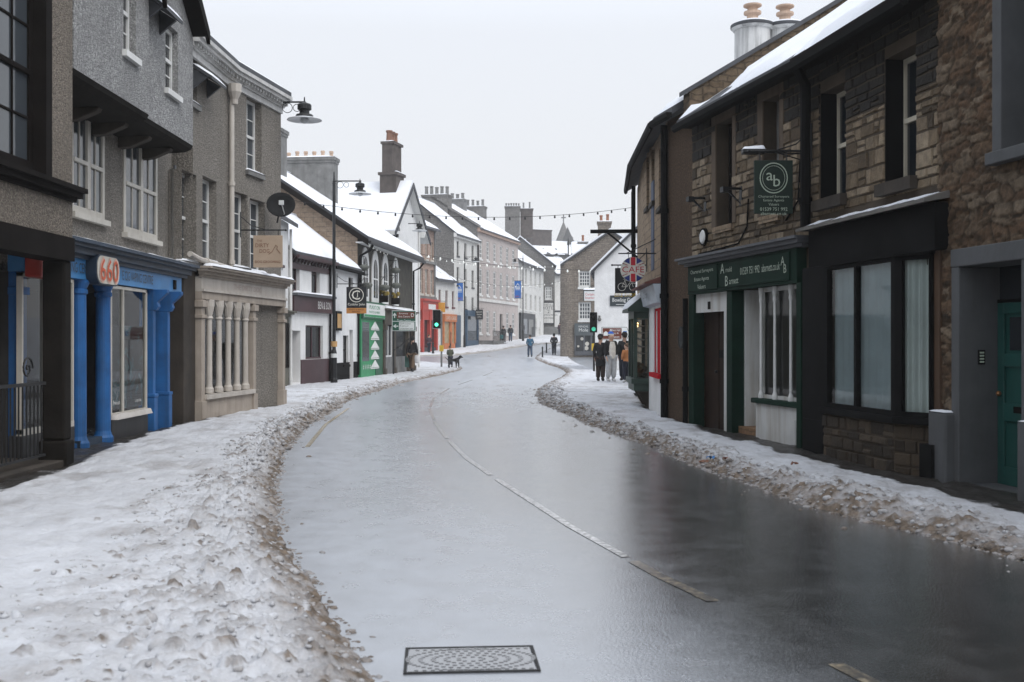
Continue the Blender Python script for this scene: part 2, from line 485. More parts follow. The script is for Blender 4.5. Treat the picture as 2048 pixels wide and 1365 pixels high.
# ------------------------------------------------------------------ kerb and wall lines (metres; from the street's plan)
KL = [(-.1,1.0),(-.35,3.5),(-.69,5.15),(-1.11,6.55),(-1.85,8.87),(-2.35,10.8),(-2.74,12.7),(-3.39,16.6),(-3.87,21.1),(-4.43,30.1),(-4.2,41.4),(-3.34,51),(-2.82,59.7),(-2.85,64),(-3.4,69),(-4.9,74.9),(-7.2,80),(-9.5,84),(-14,86)]
BL = [(-6.0,1.0),(-6.3,14),(-6.35,20.9),(-6.2,21.5),(-6.15,23.7),(-5.65,26.7),(-5.9,27.0),(-7.6,34.5),(-7.6,37.5),(-6.9,41.4),(-6.45,45.7),(-5.2,56.8),(-6.0,59),(-5.4,63),(-14,64.5),(-14,86)]
KR = [(5.2,1.0),(4.6,4.5),(3.75,8.05),(2.92,10.4),(2.5,13.2),(2.08,16.8),(1.49,21),(.83,27.7),(.72,32.9),(1.18,39.5),(2.05,46.9),(2.75,55),(2.8,64),(2.3,76),(1.75,86),(2.2,93),(3.3,102),(4.6,112),(6.5,125)]
BR = [(6.4,1.0),(5.2,11.0),(4.95,12.7),(4.45,15.86),(3.42,20.7),(3.12,22),(3.2,27.3),(3.5,31.8),(8.5,33),(8.5,54),(4.4,58),(4.4,86),(4.6,90),(7,96),(7,125)]
KF = [(-7.57,90),(-4.7,91),(-3.2,94),(-2.0,97.4),(-.3,103.5),(1.4,110.5),(3.0,114),(5.1,118),(6.5,124),(7.5,135),(8.2,150),(9,175)]
BF = [(-14,90),(-8.3,95),(-7.02,99),(-5.45,104),(-3.5,112),(.7,128),(4.15,145),(5.5,150),(6.6,175)]
def line(P):
    P = np.array(P); return lambda y: np.interp(y, P[:,1], P[:,0])
kl, bl, kr, br_, kf, bf = map(line, (KL, BL, KR, BR, KF, BF))


PAV = {}
def pavement(name, K, B, y0, y1, side, bank, mat, nc, rows=.0042, seed=3, bare=None, near_extra=0.0, chunks=0, label=None):
    ys = [y0]
    while ys[-1] < y1: ys.append(ys[-1] + max(.02, ys[-1]*rows))
    ys = np.array(ys); t = np.linspace(0, 1, nc)**1.55
    kx = K(ys) + side*(.16*(fbm(ys*.9, ys*0, seed, 4)-.5) + .10*(fbm(ys*5, ys*0, seed+7, 3)-.5))
    bx = B(ys); Xg = kx[:,None]*(1-t) + bx[:,None]*t; Yg = np.repeat(ys[:,None], nc, 1)
    d = np.abs(Xg - kx[:,None]); width = np.abs(bx-kx)[:,None]
    hb, w1, w2 = bank(ys); hb = hb[:,None]; w1 = w1[:,None]; w2 = w2[:,None]
    up = np.clip(d/w1, 0, 1); up = np.sin(up*math.pi/2)**.8
    dn = np.clip((d-w1)/(w2-w1), 0, 1); dn = 1-(dn*dn*(3-2*dn))
    n1 = fbm(Xg*3.2, Yg*2.4, seed+1, 5, .55); n2 = fbm(Xg*9, Yg*7, seed+2, 4, .6); n3 = fbm(Xg*1.1, Yg*.8, seed+3, 3)
    heap = up*dn
    Z = gzv(ys)[:,None] - .008 + up*.10 + hb*heap*(.35 + 1.3*(n1-.2)) + .04*(n3-.5)*up + up*(.020+.055*heap)*(n2-.5)
    bil = np.abs(2*vn(Xg*8.5+9*n3, Yg*7, seed+31)-1)*.5+np.abs(2*vn(Xg*17, Yg*14+9*n1, seed+32)-1)*.3+np.abs(2*vn(Xg*33, Yg*27, seed+33)-1)*.2
    Z = Z + heap*.095*(bil-.45)
    # footprints and lumps trodden into the walked snow
    f1, f2, cid = worley(Xg*3.6, Yg*2.1, seed+5)
    Z = Z - up*(1-.8*heap)*.030*np.clip(1-f1*1.9, 0, 1)*(cid > .25) + up*(1-heap)*(.030*(fbm(Xg*5, Yg*3.2, seed+41, 4, .6)-.5)+.014*(bil-.45))
    dirt0 = up*(1-heap)*np.clip((fbm(Xg*2.3, Yg*1.6, seed+43, 5, .6)-.5)*1.6, 0, .35)
    dirt = np.clip(1.15-d/(w1*(.85 if side < 0 else 1.15)), 0, 1)**1.1*(.45+1.1*bil) + heap*np.clip((bil-.38)*2.8*np.clip((n1-.30)*3, 0, 1), 0, .66)
    dirt = np.clip(dirt + .22*heap*(n2-.2) + dirt0, 0, 1)
    Bm = np.zeros_like(Z)
    if bare is not None:
        Bm = bare(Yg, width-d, n1); Z = Z - .05*np.clip(Bm, 0, 1)
    rg = np.random.default_rng(seed); ymid = ys
    for k in range(chunks):
        y = y0 + (min(y1, 42)-y0)*rg.random()**2.1
        j = np.searchsorted(ymid, y); j = min(j, len(ys)-1)
        w = w2[j,0]*1.05; q = w*(rg.random()**1.25) + .02
        x = kx[j] + side*q*(1 if rg.random() > .06 else 1.6)
        r = (.016 + .040*rg.random()**2.8)*(1 + .4*(y > 14))
        a, e = np.searchsorted(ymid, (y-r*1.3, y+r*1.3)); sl = slice(max(a-1,0), e+1)
        dd = ((Xg[sl]-x)/r)**2 + ((Yg[sl]-y)/(r*rg.uniform(.8,1.3)))**2
        h = np.sqrt(np.clip(1-dd, 0, 1))
        jag = 1 + .6*(vn(Xg[sl]*60, Yg[sl]*60, k % 50)-.5)
        Z[sl] += h*r*.55*jag
        if rg.random() < .55: dirt[sl] = np.maximum(dirt[sl], (h > .15)*rg.uniform(.3, .85))
    PAV[seed] = (ys, kx, d, Xg, Z, w2)
    return tag(grid_mesh(name, Xg, Yg, Z, mat, dict(dirt=np.clip(dirt,0,1), bare=np.clip(Bm,0,1)), kind='structure'), label)


M_SNOWG = mat_ground('trodden_snow', (.66,.675,.71), (.155,.118,.086), (.030,.026,.022))
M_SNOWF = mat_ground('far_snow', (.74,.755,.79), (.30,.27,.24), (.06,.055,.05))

# the road: one wet sheet that runs under everything and out to the horizon
ry = np.concatenate([np.array([-20., -8]), np.arange(0, 70, .4), np.linspace(70, 92, 23), np.linspace(97, 300, 30), np.array([400, 700])])
rx = np.concatenate([np.array([-300., -60, -20, -9]), np.arange(-6, 5.1, .3), np.array([7., 10, 20, 60, 300])])
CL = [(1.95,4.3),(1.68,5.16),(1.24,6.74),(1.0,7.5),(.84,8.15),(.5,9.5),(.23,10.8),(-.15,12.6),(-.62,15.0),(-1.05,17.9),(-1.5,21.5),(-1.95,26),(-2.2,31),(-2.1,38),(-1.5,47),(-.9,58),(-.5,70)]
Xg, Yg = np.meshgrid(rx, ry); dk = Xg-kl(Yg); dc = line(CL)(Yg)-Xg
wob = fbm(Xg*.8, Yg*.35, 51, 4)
slush_sheen = .62*np.clip(1.15-dk/2.2, 0, 1)+.26*np.clip((dc+.45+1.4*(wob-.5))/1.2, 0, 1)  # sky sheen painted as paler colour: left kerb side, fading past the centre line
slush_sheen = np.clip(slush_sheen*(.6+.8*wob), 0, .9)*(Yg > 0)*(Yg < 75)*(Xg > -7)
grid_mesh('road', Xg, Yg, gzv(Yg), mat_road(), dict(slush_sheen=slush_sheen), kind='structure')

def bank_l(y):
    near = np.clip((14-y)/8, 0, 1)
    return .05+.03*near+.01*np.sin(y*.7), .26+.22*near, .75+.95*near+.12*np.sin(y*1.3)
def bank_r(y):
    bulge = np.exp(-((y-10.6)/1.6)**2)
    return .04+.07*bulge+.015*np.exp(-((y-24)/6)**2), .30+0*y+.10*bulge, .72+.35*bulge+.05*np.sin(y*1.7)
def bare_l(y, e, n):
    return np.clip((np.interp(y, [0, 14, 16, 18, 21, 24, 27], [1.05, .95, .62, .42, .40, .2, .1])+.45*(n-.5)-e)*3.2+.2, 0, 1)*(y < 27)
def bare_r(y, e, n):
    w = np.interp(y, [0, 9, 12, 15, 18, 20.5, 22.5, 25, 30], [.75, .85, .95, .9, .7, .3, .1, .2, .0])
    return np.clip((w+.5*(n-.5)-e)*3+.2, 0, 1)*(y < 30)
pavement('pavement', kl, bl, 2.2, 86, -1, bank_l, M_SNOWG, 250, seed=3, bare=bare_l, chunks=2600)
pavement('pavement', kr, br_, 2.2, 125, 1, bank_r, M_SNOWG, 170, seed=11, bare=bare_r, chunks=1800)
def bank_f(y): return .12+0*y, .5+0*y, 1.4+0*y
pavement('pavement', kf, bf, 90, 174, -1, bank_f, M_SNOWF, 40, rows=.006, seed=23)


# crumbled slush thrown up along both kerbs: uncountable, so one object a side
def icos(k):
    bm = bmesh.new(); bmesh.ops.create_icosphere(bm, subdivisions=k, radius=1)
    V = np.array([v.co[:] for v in bm.verts]); Fc_ = np.array([[v.index for v in f.verts] for f in bm.faces]); bm.free(); return V, Fc_
def slush(name, seed, side, n, m, ymax=40, pw=2.0):
    ys, kx, d, Xg, Z, w2 = PAV[seed]; rg = np.random.default_rng(seed+100); VV = []; FF = []; AA = []; off = 0
    for lvl, cnt in ((1, n), (2, n//5)):
        V, Fi = icos(lvl); 
        y = 3.2+(ymax-3.2)*rg.random(cnt)**pw; j = np.clip(np.searchsorted(ys, y), 0, len(ys)-1)
        q = w2[j,0]*rg.random(cnt)**1.7*1.12-.05-.5*(rg.random(cnt) < .05)*rg.random(cnt)**2+.35*(rg.random(cnt) < .05)*rg.random(cnt)
        r = (.010+.018*rg.random(cnt)**2 if lvl == 1 else .016+.030*rg.random(cnt)**2.2)*(.75+.028*y)
        x = kx[j]+side*q; z = np.array([np.interp(max(qq, 0), d[jj], Z[jj]) for qq, jj in zip(q, j)]); z = np.where(q < 0, 0, z)-r*.15
        for i in range(cnt):
            nz = 1+.42*(vn(V[:,0]*2.1+i*3.7, V[:,1]*2.1+V[:,2]*1.7+i, 3)-.5)*1.6
            a = rg.random()*6.28; c, s_ = math.cos(a), math.sin(a); P_ = V*nz[:,None]*[r[i]*rg.uniform(.8,1.5), r[i]*rg.uniform(.7,1.1), r[i]*rg.uniform(.5,.85)]
            VV.append(np.stack([P_[:,0]*c-P_[:,1]*s_+x[i], P_[:,0]*s_+P_[:,1]*c+y[i], P_[:,2]+z[i]], 1)); FF.append(Fi+off); off += len(V)
            AA.append(np.full(len(V), np.clip(rg.random()**1.5*.55-.02+.5*math.exp(-max(q[i], 0)/.15), 0, .85)))
    co = np.concatenate(VV).astype('f'); fa = np.concatenate(FF); me = bpy.data.meshes.new(name)
    me.vertices.add(len(co)); me.vertices.foreach_set('co', co.ravel()); me.loops.add(fa.size); me.loops.foreach_set('vertex_index', fa.ravel().astype('i'))
    me.polygons.add(len(fa)); me.polygons.foreach_set('loop_start', np.arange(0, fa.size, 3, dtype='i')); me.update(calc_edges=True)
    me.attributes.new('dirt', 'FLOAT', 'POINT').data.foreach_set('value', np.concatenate(AA).astype('f'))
    me.polygons.foreach_set('use_smooth', np.ones(len(fa), bool)); me.attributes.new('bare', 'FLOAT', 'POINT'); me.materials.append(m); o = bpy.data.objects.new(name, me); put(o, None); o['kind'] = 'stuff'; return o
slush('slush', 3, -1, 4000, M_SNOWG); slush('slush', 11, 1, 4200, M_SNOWG, pw=1.4)


def strip(name, P, w, mat, lift=.004, dash=None, wob=.0, step=.35, kind='structure', label=None):
    """painted line along P"""
    P = np.array(P, float); seg = np.hypot(*np.diff(P, axis=0).T); L = np.concatenate([[0], np.cumsum(seg)])
    s_ = np.arange(0, L[-1], step); x = np.interp(s_, L, P[:,0]); y = np.interp(s_, L, P[:,1])
    tx = np.gradient(x); ty = np.gradient(y); n = np.hypot(tx, ty); nx, ny = ty/n, -tx/n
    ww = w/2*(1+wob*(fbm(s_*2, s_*0, 5, 3)-.5))
    Xs = np.stack([x-nx*ww, x+nx*ww], 1); Ys = np.stack([y-ny*ww, y+ny*ww], 1)
    keep = None
    if dash is not None: keep = np.array([any(a <= q <= b for a, b in dash) for q in y[:-1]])
    return grid_mesh(name, Xs, Ys, gzv(Ys)+lift, mat, kind=kind, smooth=False, keep=keep)

def paint(name, col, wear):
    m, nt, b = nodes(name); v = coord(nt)
    f = ramp(nt, noise(nt, v, 16, 6, .75), [(wear-.08, (0,0,0)), (wear+.1, (1,1,1))])
    c = mix(nt, f, (.05,.046,.04), col); nt.links.new(c, b.inputs['Base Color']); b.inputs['Roughness'].default_value = .3
    b.inputs['Coat Weight'].default_value = 1; b.inputs['Coat IOR'].default_value = 3.2; b.inputs['Coat Roughness'].default_value = .2; bump(nt, b, noise(nt, v, 110, 2), .25, .001); return m
strip('road_marking', CL, .07, paint('white_paint', (.56,.56,.54), .51), dash=[(8.05,12.7),(13.1,17.6),(18.0,21.8),(22.3,26),(26.6,31),(33,37),(40,45),(50,56)], step=.1)
strip('road_marking', CL, .085, paint('worn_paint', (.34,.28,.19), .53), dash=[(4.3,5.42),(6.7,7.95)], step=.08)
strip('road_marking', [(x+.30, y) for x, y in KL if 14 < y < 40], .075, paint('yellow_paint', (.48,.36,.14), .44), dash=[(16.4,26)], step=.2)

# ------------------------------------------------------------------ shared materials
WHITE_P = mat('white_paintwork', (.72,.72,.70), .5, .08, bmp=.05, streak=.12)
CREAM_P = mat('cream_paintwork', (.58,.55,.49), .5, .10, bmp=.05, streak=.3, streakcol=(.2,.15,.1))
BLACK_P = mat('black_paintwork', (.009,.009,.009), .7, .3, bmp=.06, spec=.05)
DARK_W = mat('dark_timber', (.012,.010,.009), .75, .3, bmp=.1, spec=.05)
IRON = mat('black_iron', (.015,.016,.017), .45, .3, bmp=.08, metal=.2)
LEAD = mat('lead_flashing', (.10,.105,.115), .55, .2, bmp=.1)
SLATE = mat('slate', (.055,.058,.065), .6, .3, bmp=.3, bs=12)
SNOW = mat_snow('lying_snow'); POT = mat('terracotta_pot', (.30,.13,.075), .8, .25, streak=.3)
POT_PALE = mat('pale_clay_pot', (.55,.40,.30), .8, .2, streak=.2)
WHITE_R = mat('white_render', (.74,.74,.73), .85, .08, vs=1.5, bmp=.25, bs=18, streak=.22, streakcol=(.40,.39,.36))
STONE_DK = mat('dark_stone', (.075,.062,.048), .85, .35, bmp=.4, bs=16, streak=.3)
GREY_ST = mat('grey_stone', (.19,.19,.185), .85, .3, bmp=.35, bs=18, streak=.35)
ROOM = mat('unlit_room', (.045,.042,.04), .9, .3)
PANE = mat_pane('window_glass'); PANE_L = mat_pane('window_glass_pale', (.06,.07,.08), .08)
GLASS = mat_glass_clear('shop_glass', k=.9)
DIRTY = mat_snow('dirty_lying_snow', (.50,.47,.44), .7, 14)
CURT = mat('net_curtain', (.62,.64,.64), .9, .06, bmp=.0)

GABLE = []
def snow_top(root, fr, x0, x1, y0, y1, z, h=.05, name='snow_cap', nx=10, ny=4, sd=1, over=.015, m=None):
    """a rounded drift lying on a ledge"""
    u = np.linspace(0, 1, nx+1); w = np.linspace(0, 1, ny+1); Ug, Wg = np.meshgrid(u, w, indexing='ij')
    X = x0-over+(x1-x0+2*over)*Ug; Y = y0-over+(y1-y0+2*over)*Wg
    e = np.minimum(np.minimum(Ug, 1-Ug)*nx, np.minimum(Wg, 1-Wg)*ny); e = np.clip(e, 0, 1)
    Z = z + .003 + h*e*(.55+.9*fbm(X*4+sd, Y*4+sd*3, sd, 4))
    return grid_mesh(name, X, Y, Z, m or SNOW, fr=fr, parent=root)


def roof(root, fr, u0, u1, ez, rd, rz, D, eo=.3, vo=.15, th=.14, m=None, snow=.09, sd=1, gutter=None, back=True, snow_mat=None, edge=.05, name='roof'):
    """pitched roof: eaves at height ez over the wall face, ridge rd metres in at height rz"""
    k = (rz-ez)/rd; a, b = u0-vo, u1+vo; m = m or SLATE
    mb = MB(); bz = rz-k*(D-rd)
    mb.prism([(-eo, ez-k*eo), (rd, rz), (rd, rz+th), (-eo, ez-k*eo+th)], 0, a, b)
    if back: mb.prism([(rd, rz-.002), (D+eo, bz-k*eo), (D+eo, bz-k*eo+th), (rd, rz+th-.002)], 0, a, b)
    r = mb.build(name, m, root, fr)
    if snow:
        nu = max(8, int((b-a)/.16)); ns = 22
        for sgn, d0, d1 in ((1, -eo+.02, rd+.05), (-1, D+eo-.02, rd-.05)) if back else ((1, -eo+.02, rd+.05),):
            u = np.linspace(a+.03, b-.03, nu); t = np.linspace(0, 1, ns)
            Ug, Tg = np.meshgrid(u, t, indexing='ij'); jit = edge*(fbm(Ug*2.2, Ug*0, sd, 4)-.35)
            Y = d0 + sgn*np.abs(jit)*(1-Tg) + (d1-d0)*Tg
            zz = (ez+k*Y) if sgn > 0 else (rz-k*(Y-rd))
            e = np.clip(np.minimum(Tg*ns*.8, np.minimum(Ug-u[0], u[-1]-Ug)*7), 0, 1)
            thin = np.clip((fbm(Ug*.9+sd, Y*.5, sd+8, 5, .6)-.60)*14, 0, 1)*np.clip((.75-Tg)*3, 0, 1)
            Z = zz + th + .004 + snow*np.sqrt(e)*(.75+.5*fbm(Ug*1.2, Y*1.2, sd+3, 4))*(1-thin) - .012*thin
            grid_mesh('roof_snow', Ug, Y, Z, snow_mat or SNOW, fr=fr, parent=r)
    if gutter is not None:
        g = MB(); gy = -eo-.05; gz_ = ez-k*eo-.02
        g.prism([(gy-.06, gz_+.06), (gy-.05, gz_-.03), (gy, gz_-.07), (gy+.05, gz_-.03), (gy+.06, gz_+.06)], 0, a, b); g.build('gutter', gutter, r, fr)
    return r


def chimney(root, fr, x0, x1, y0, y1, z0, z1, m, pots=2, potm=None, ph=.45, cap=.08, sd=1, pr=.13, name='chimney', label=None, along='x', snowh=.07):
    c = MB().box(x0, x1, y0, y1, z0, z1); c.box(x0-cap, x1+cap, y0-cap, y1+cap, z1, z1+.14); c.box(x0-cap*.5, x1+cap*.5, y0-cap*.5, y1+cap*.5, z1-.12, z1-.001)
    o = c.build(name, m, root, fr)
    if label: o['label'] = label
    snow_top(o, fr, x0-cap, x1+cap, y0-cap, y1+cap, z1+.14, snowh, sd=sd, nx=8, ny=6)
    for i in range(pots):
        f = (i+.5)/pots
        x, y = ((x0+(x1-x0)*f, (y0+y1)/2) if along == 'x' else ((x0+x1)/2, y0+(y1-y0)*f)); h = ph*random.uniform(.85, 1.1); zz = z1+.14
        p = MB().lathe([(pr*1.05, 0), (pr*1.05, .06), (pr*.92, .08), (pr*.82, h-.12), (pr*1.0, h-.1), (pr*1.05, h-.04), (pr*.95, h), (pr*.7, h), (pr*.68, h-.1)], (x, y, zz), 12)
        p.build('chimney_pot', potm or POT, o, fr, smooth=False)
    return o


class House:
    def __init__(s, name, label, A, B, z=None, group=None, cat='building'):
        s.f = Fc(A, B, z); s.root = thing(name, label, cat, s.f, group or 'houses along the street'); s.holes = []; s.W = []; s.L = s.f.L
    def side(s, A, B):
        h = object.__new__(House); h.f = Fc(A, B, s.f.M.translation.z); h.root = s.root; h.holes = []; h.W = []; h.L = h.f.L; return h
    def rc(s, *a, **k): return s.f.rc(*a, **k)
    def hole(s, rc): s.holes.append(rc); return rc
    def win(s, px0, px1, yt, yb, w=0.0, minw=.0, **k):
        rc = list(s.f.rc(px0, px1, yt, yb, w))
        if rc[1]-rc[0] < minw: rc[1] = rc[0]+minw
        return s.winr(tuple(rc), **k)
    def winr(s, rc, **k): s.holes.append(rc); s.W.append((rc, k)); return rc
    def finish(s):
        for rc, k in s.W: sash(s.root, s.f, rc, **k)
    def shell(s, H, D, m, v0=-.6, gable=None, rd=None, wall=True, name='wall', front=True, soffit=False, d=.25, a=.5):
        mb = MB(); L = s.L
        if front: mb.wall(0, L, v0, H, s.holes, 0, d, a)
        for u in (0, L):
            if gable: mb.quad((u,0,v0), (u,D,v0), (u,D,H if not rd else gable-(gable-H)/rd*(D-rd)), (u,rd,gable), (u,0,H), a=a)
            else: mb.quad((u,0,v0), (u,D,v0), (u,D,H), (u,0,H), a=a)
        mb.quad((0,D,v0), (L,D,v0), (L,D,H), (0,D,H), a=a)
        mb.quad((0,0,H), (L,0,H), (L,D,H), (0,D,H), a=a) if not gable else None
        if soffit: mb.quad((0,0,v0), (L,0,v0), (L,D,v0), (0,D,v0), a=a)
        o = mb.build(name, m, s.root, s.f); s.finish(); return o


def sash(root, fr, rc, inset=.14, m=None, nx=2, ny=2, fw=.055, bar=.022, sill=.06, sillm=None, pane=None, rail=True, snow=False, horns=True, mull=0, flush=0, name='window', label=None, arch=False, sproj=None):
    u0, u1, v0, v1 = rc; m = m or WHITE_P; pane = pane or PANE; mb = MB(); y = inset; t = .06; w = u1-u0; mid = (v0+v1)/2
    if flush: y = -flush
    mb.box(u0, u0+fw, y, y+t, v0, v1); mb.box(u1-fw, u1, y, y+t, v0, v1)
    mb.box(u0+fw, u1-fw, y, y+t, v1-fw, v1); mb.box(u0+fw, u1-fw, y, y+t, v0, v0+fw*1.2)
    cols = [(u0+fw, u1-fw)]
    if mull:
        cols = []; n = mull+1; ww = (w-2*fw-mull*fw*1.3)/n
        for i in range(n):
            a = u0+fw+i*(ww+fw*1.3); cols.append((a, a+ww))
            if i: mb.box(a-fw*1.3, a, y-.01, y+t, v0+fw*1.2, v1-fw)
    for a, b in cols:
        if rail: mb.box(a, b, y-.012, y+t-.01, mid-.03, mid+.03)
        for i in range(1, nx):
            x = a+(b-a)*i/nx; mb.box(x-bar/2, x+bar/2, y+.012, y+.042, v0+fw*1.2, v1-fw)
        halves = ((v0+fw*1.2, mid-.03), (mid+.03, v1-fw)) if rail else ((v0+fw*1.2, v1-fw),)
        for lo, hi in halves:
            for j in range(1, ny):
                z = lo+(hi-lo)*j/ny; mb.box(a, b, y+.014, y+.040, z-bar/2, z+bar/2)
    o = mb.build(name, m, root, fr)
    if label: o['label'] = label
    MB().quad((u0+fw*.5,y+.03,v0+.02), (u1-fw*.5,y+.03,v0+.02), (u1-fw*.5,y+.03,v1-.02), (u0+fw*.5,y+.03,v1-.02)).build('pane', pane, o, fr)
    if sill:
        sp = .07 if sproj is None else sproj
        MB().box(u0-.06, u1+.06, -sp-(flush if flush else 0), max(y+.01, .01), v0-sill-.035, v0-.002).build('sill', sillm or m, o, fr)
        if snow: snow_top(o, fr, u0-.05, u1+.05, -sp, max(y-.02, .0)+.01, v0-.002, .05, sd=int(u0*7) % 50)
    return o


def pipe(root, fr, pts, r=.05, m=None, name='drainpipe'):
    mb = MB().tube(pts, r, 8)
    for p, q in zip(pts[:-1], pts[1:]):
        p = Vector(p); q = Vector(q); L = (q-p).length
        if L > 1:
            for i in range(1, int(L/1.7)+1):
                c = p+(q-p)*(i*1.7/L); d = (q-p).normalized()*.045; mb.cyl(c-d, c+d, r*1.35, n=8)
    return mb.build(name, m or BLACK_P, root, fr, smooth=False)


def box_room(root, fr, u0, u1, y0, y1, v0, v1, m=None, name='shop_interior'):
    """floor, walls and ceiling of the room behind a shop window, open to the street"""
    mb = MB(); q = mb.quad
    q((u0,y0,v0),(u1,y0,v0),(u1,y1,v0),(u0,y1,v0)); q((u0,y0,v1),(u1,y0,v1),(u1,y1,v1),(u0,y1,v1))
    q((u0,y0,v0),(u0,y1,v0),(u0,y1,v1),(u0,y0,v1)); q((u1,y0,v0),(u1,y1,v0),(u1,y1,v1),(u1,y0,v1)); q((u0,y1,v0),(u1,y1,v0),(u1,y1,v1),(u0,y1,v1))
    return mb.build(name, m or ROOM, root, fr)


def curtain(root, fr, u0, u1, y, v0, v1, m=None, waves=9, amp=.03, name='curtain'):
    n = int(waves*8); u = np.linspace(u0, u1, n); z = np.linspace(v0, v1, 6); U, Zz = np.meshgrid(u, z, indexing='ij')
    ph = np.cumsum(1+.7*(fbm(U[:,:1]*6, U[:,:1]*0, 4, 2)-.5), 0)
    Y = y + amp*np.sin(ph/n*waves*2*math.pi*1.0)*(1-.25*(Zz-v0)/(v1-v0))
    return grid_mesh(name, U, Y, Zz, m or CURT, fr=fr, parent=root)


def cornice(mb, u0, u1, v, steps):
    """stack of projecting mouldings: (height, projection) from the bottom up; ends are returned"""
    z = v
    for h, p in steps:
        mb.box(u0-p*.5, u1+p*.5, -p, .02, z, z+h); z += h
    return z


def hang_sign(fr, label, w, h, face, arm, side=1, group=None, board_t=.05, ironm=None, name='hanging_sign', rods=.12, cat='sign'):
    """a board hung across the pavement, its face along -y; the wall stands arm metres beyond its left (side 1) or right (side -1) edge"""
    t = thing(name, label, cat, fr, group or 'hanging shop signs')
    b = MB().box(0, w, -board_t/2, board_t/2, -h, 0).build('board', face, t, fr, bevel=.006)
    X = (lambda x: x) if side > 0 else (lambda x: w-x)
    a = MB().cyl((X(-arm), 0, rods), (X(w+.06), 0, rods), .016, n=8)
    for x in (w*.15, w*.85): a.cyl((x, 0, -.002), (x, 0, rods), .009, n=6)
    a.ball((X(w+.07), 0, rods), .026, n=8, m=6)
    a.tube([(X(-arm), 0, rods+.3), (X(-arm*.4+w*.1), 0, rods+.1), (X(w*.4), 0, rods+.012)], .010, 6); a.box(X(-arm-.012), X(-arm+.006), -.03, .03, rods-.16, rods+.4)
    a.build('bracket', ironm or IRON, t, fr)
    return t, b


def letters(parent, fr, items, m, name='lettering'):
    """items: (text, x, z, height, y[, width])"""
    mb = MB()
    for it in items: mb.text(*it)
    return mb.build(name, m, parent, fr)
# ================================================================== LEFT SIDE, near to far
PEB1 = mat_pebble('wetdash_brown_grey', (.33,.285,.235), 1.0)
PEB2 = mat_pebble('wetdash_grey', (.36,.33,.29), 1.0)
PEBL = mat_pebble('wetdash_pale_grey', (.50,.50,.495), 1.0, .25)
BLUE = mat('blue_shop_paint', (.012,.115,.34), .6, .3, bmp=.12, streak=.55, streakcol=(.02,.05,.10), spec=.5)
BLUE_L = mat('light_blue_fascia', (.06,.25,.54), .45, .12, bmp=.04, streak=.15, streakcol=(.05,.12,.2))
BLUE_D = mat('dark_blue_cornice', (.025,.045,.075), .5, .3, bmp=.1)
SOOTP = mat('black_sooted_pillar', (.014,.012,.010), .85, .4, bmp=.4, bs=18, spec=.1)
BROWN_ST = mat('sooty_brown_stone', (.045,.036,.028), .85, .4, bmp=.45, bs=20, streak=.4, streakcol=(.012,.01,.008))
BEIGE = mat('beige_stone_paint', (.40,.345,.29), .7, .14, bmp=.15, streak=.35, streakcol=(.13,.09,.06))
BEIGE_L = mat('pale_beige_paint', (.52,.48,.43), .6, .10, bmp=.1, streak=.3, streakcol=(.2,.15,.1))

# ---- corner building with the big dark sash, standing on a pillar over the porch
h = House('corner_building', 'brown-grey pebbledashed building with a black sash window, raised on a dark pillar', (-5.65, 8.4), (-5.65, 14.14))
f = h.f
h.winr((f.L-2.75, f.L-.88, 3.62, 6.0), inset=.12, m=DARK_W, nx=4, ny=2, fw=.11, bar=.03, sill=0, pane=PANE_L)
h.winr((.4, 2.2, 3.62, 6.0), inset=.12, m=DARK_W, nx=4, ny=2, fw=.11, bar=.03, sill=0, pane=PANE_L)
h.shell(9, 7, PEB1, v0=2.92, soffit=True)
mb = MB(); cornice(mb, 0, f.L, 3.38, [(.05, .05), (.07, .12), (.06, .17)]); mb.build('ledge', DARK_W, h.root, f)
for a, b_ in ((f.L-2.95, f.L-2.74), (f.L-.89, f.L-.72)): MB().box(a, b_, -.04, .24, 3.56, 6.1).build('window_jamb', DARK_W, h.root, f)
mb = MB().box(0, f.L, -.03, .32, 2.62, 2.919); mb.build('lintel_beam', DARK_W, h.root, f)
for a, b_ in ((f.L-.25, f.L-.02), (.3, .55)): MB().box(a, b_, .0, .29, .34, 2.62).box(a-.03, b_+.02, -.03, .33, -.1, .34).build('pillar', SOOTP, h.root, f, bevel=.03)
MB().box(0, f.L-.0, .96, 1.1, -.1, 2.9).build('porch_wall', BEIGE, h.root, f)
MB().box(0, f.L, .0, .95, -.1, .10).build('porch_step', BROWN_ST, h.root, f, bevel=.015)
roof(h.root, f, 0, f.L, 9, 3.5, 9.7, 7, sd=4)

# railing across the porch
RL = Fr(-5.78, 11.4, .10, R(90)); t = thing('railing', 'black iron railing with a scroll top closing the dark porch', 'railing', RL)
for k in range(20): MB().cyl((.12+k*.105, 0, .112), (.12+k*.105, 0, .959), .011, n=6).build('baluster', IRON, t, RL)
MB().box(0, 2.2, -.02, .02, .96, 1.0).build('top_rail', IRON, t, RL); MB().box(0, 2.2, -.015, .015, .08, .11).build('bottom_rail', IRON, t, RL)
sp = [(1.72+.15*(1-k/26)*math.cos(k*.42), 0, 1.17+.15*(1-k/26)*math.sin(k*.42)) for k in range(26)]
MB().tube(sp, .012, 6).build('scroll', IRON, t, RL)

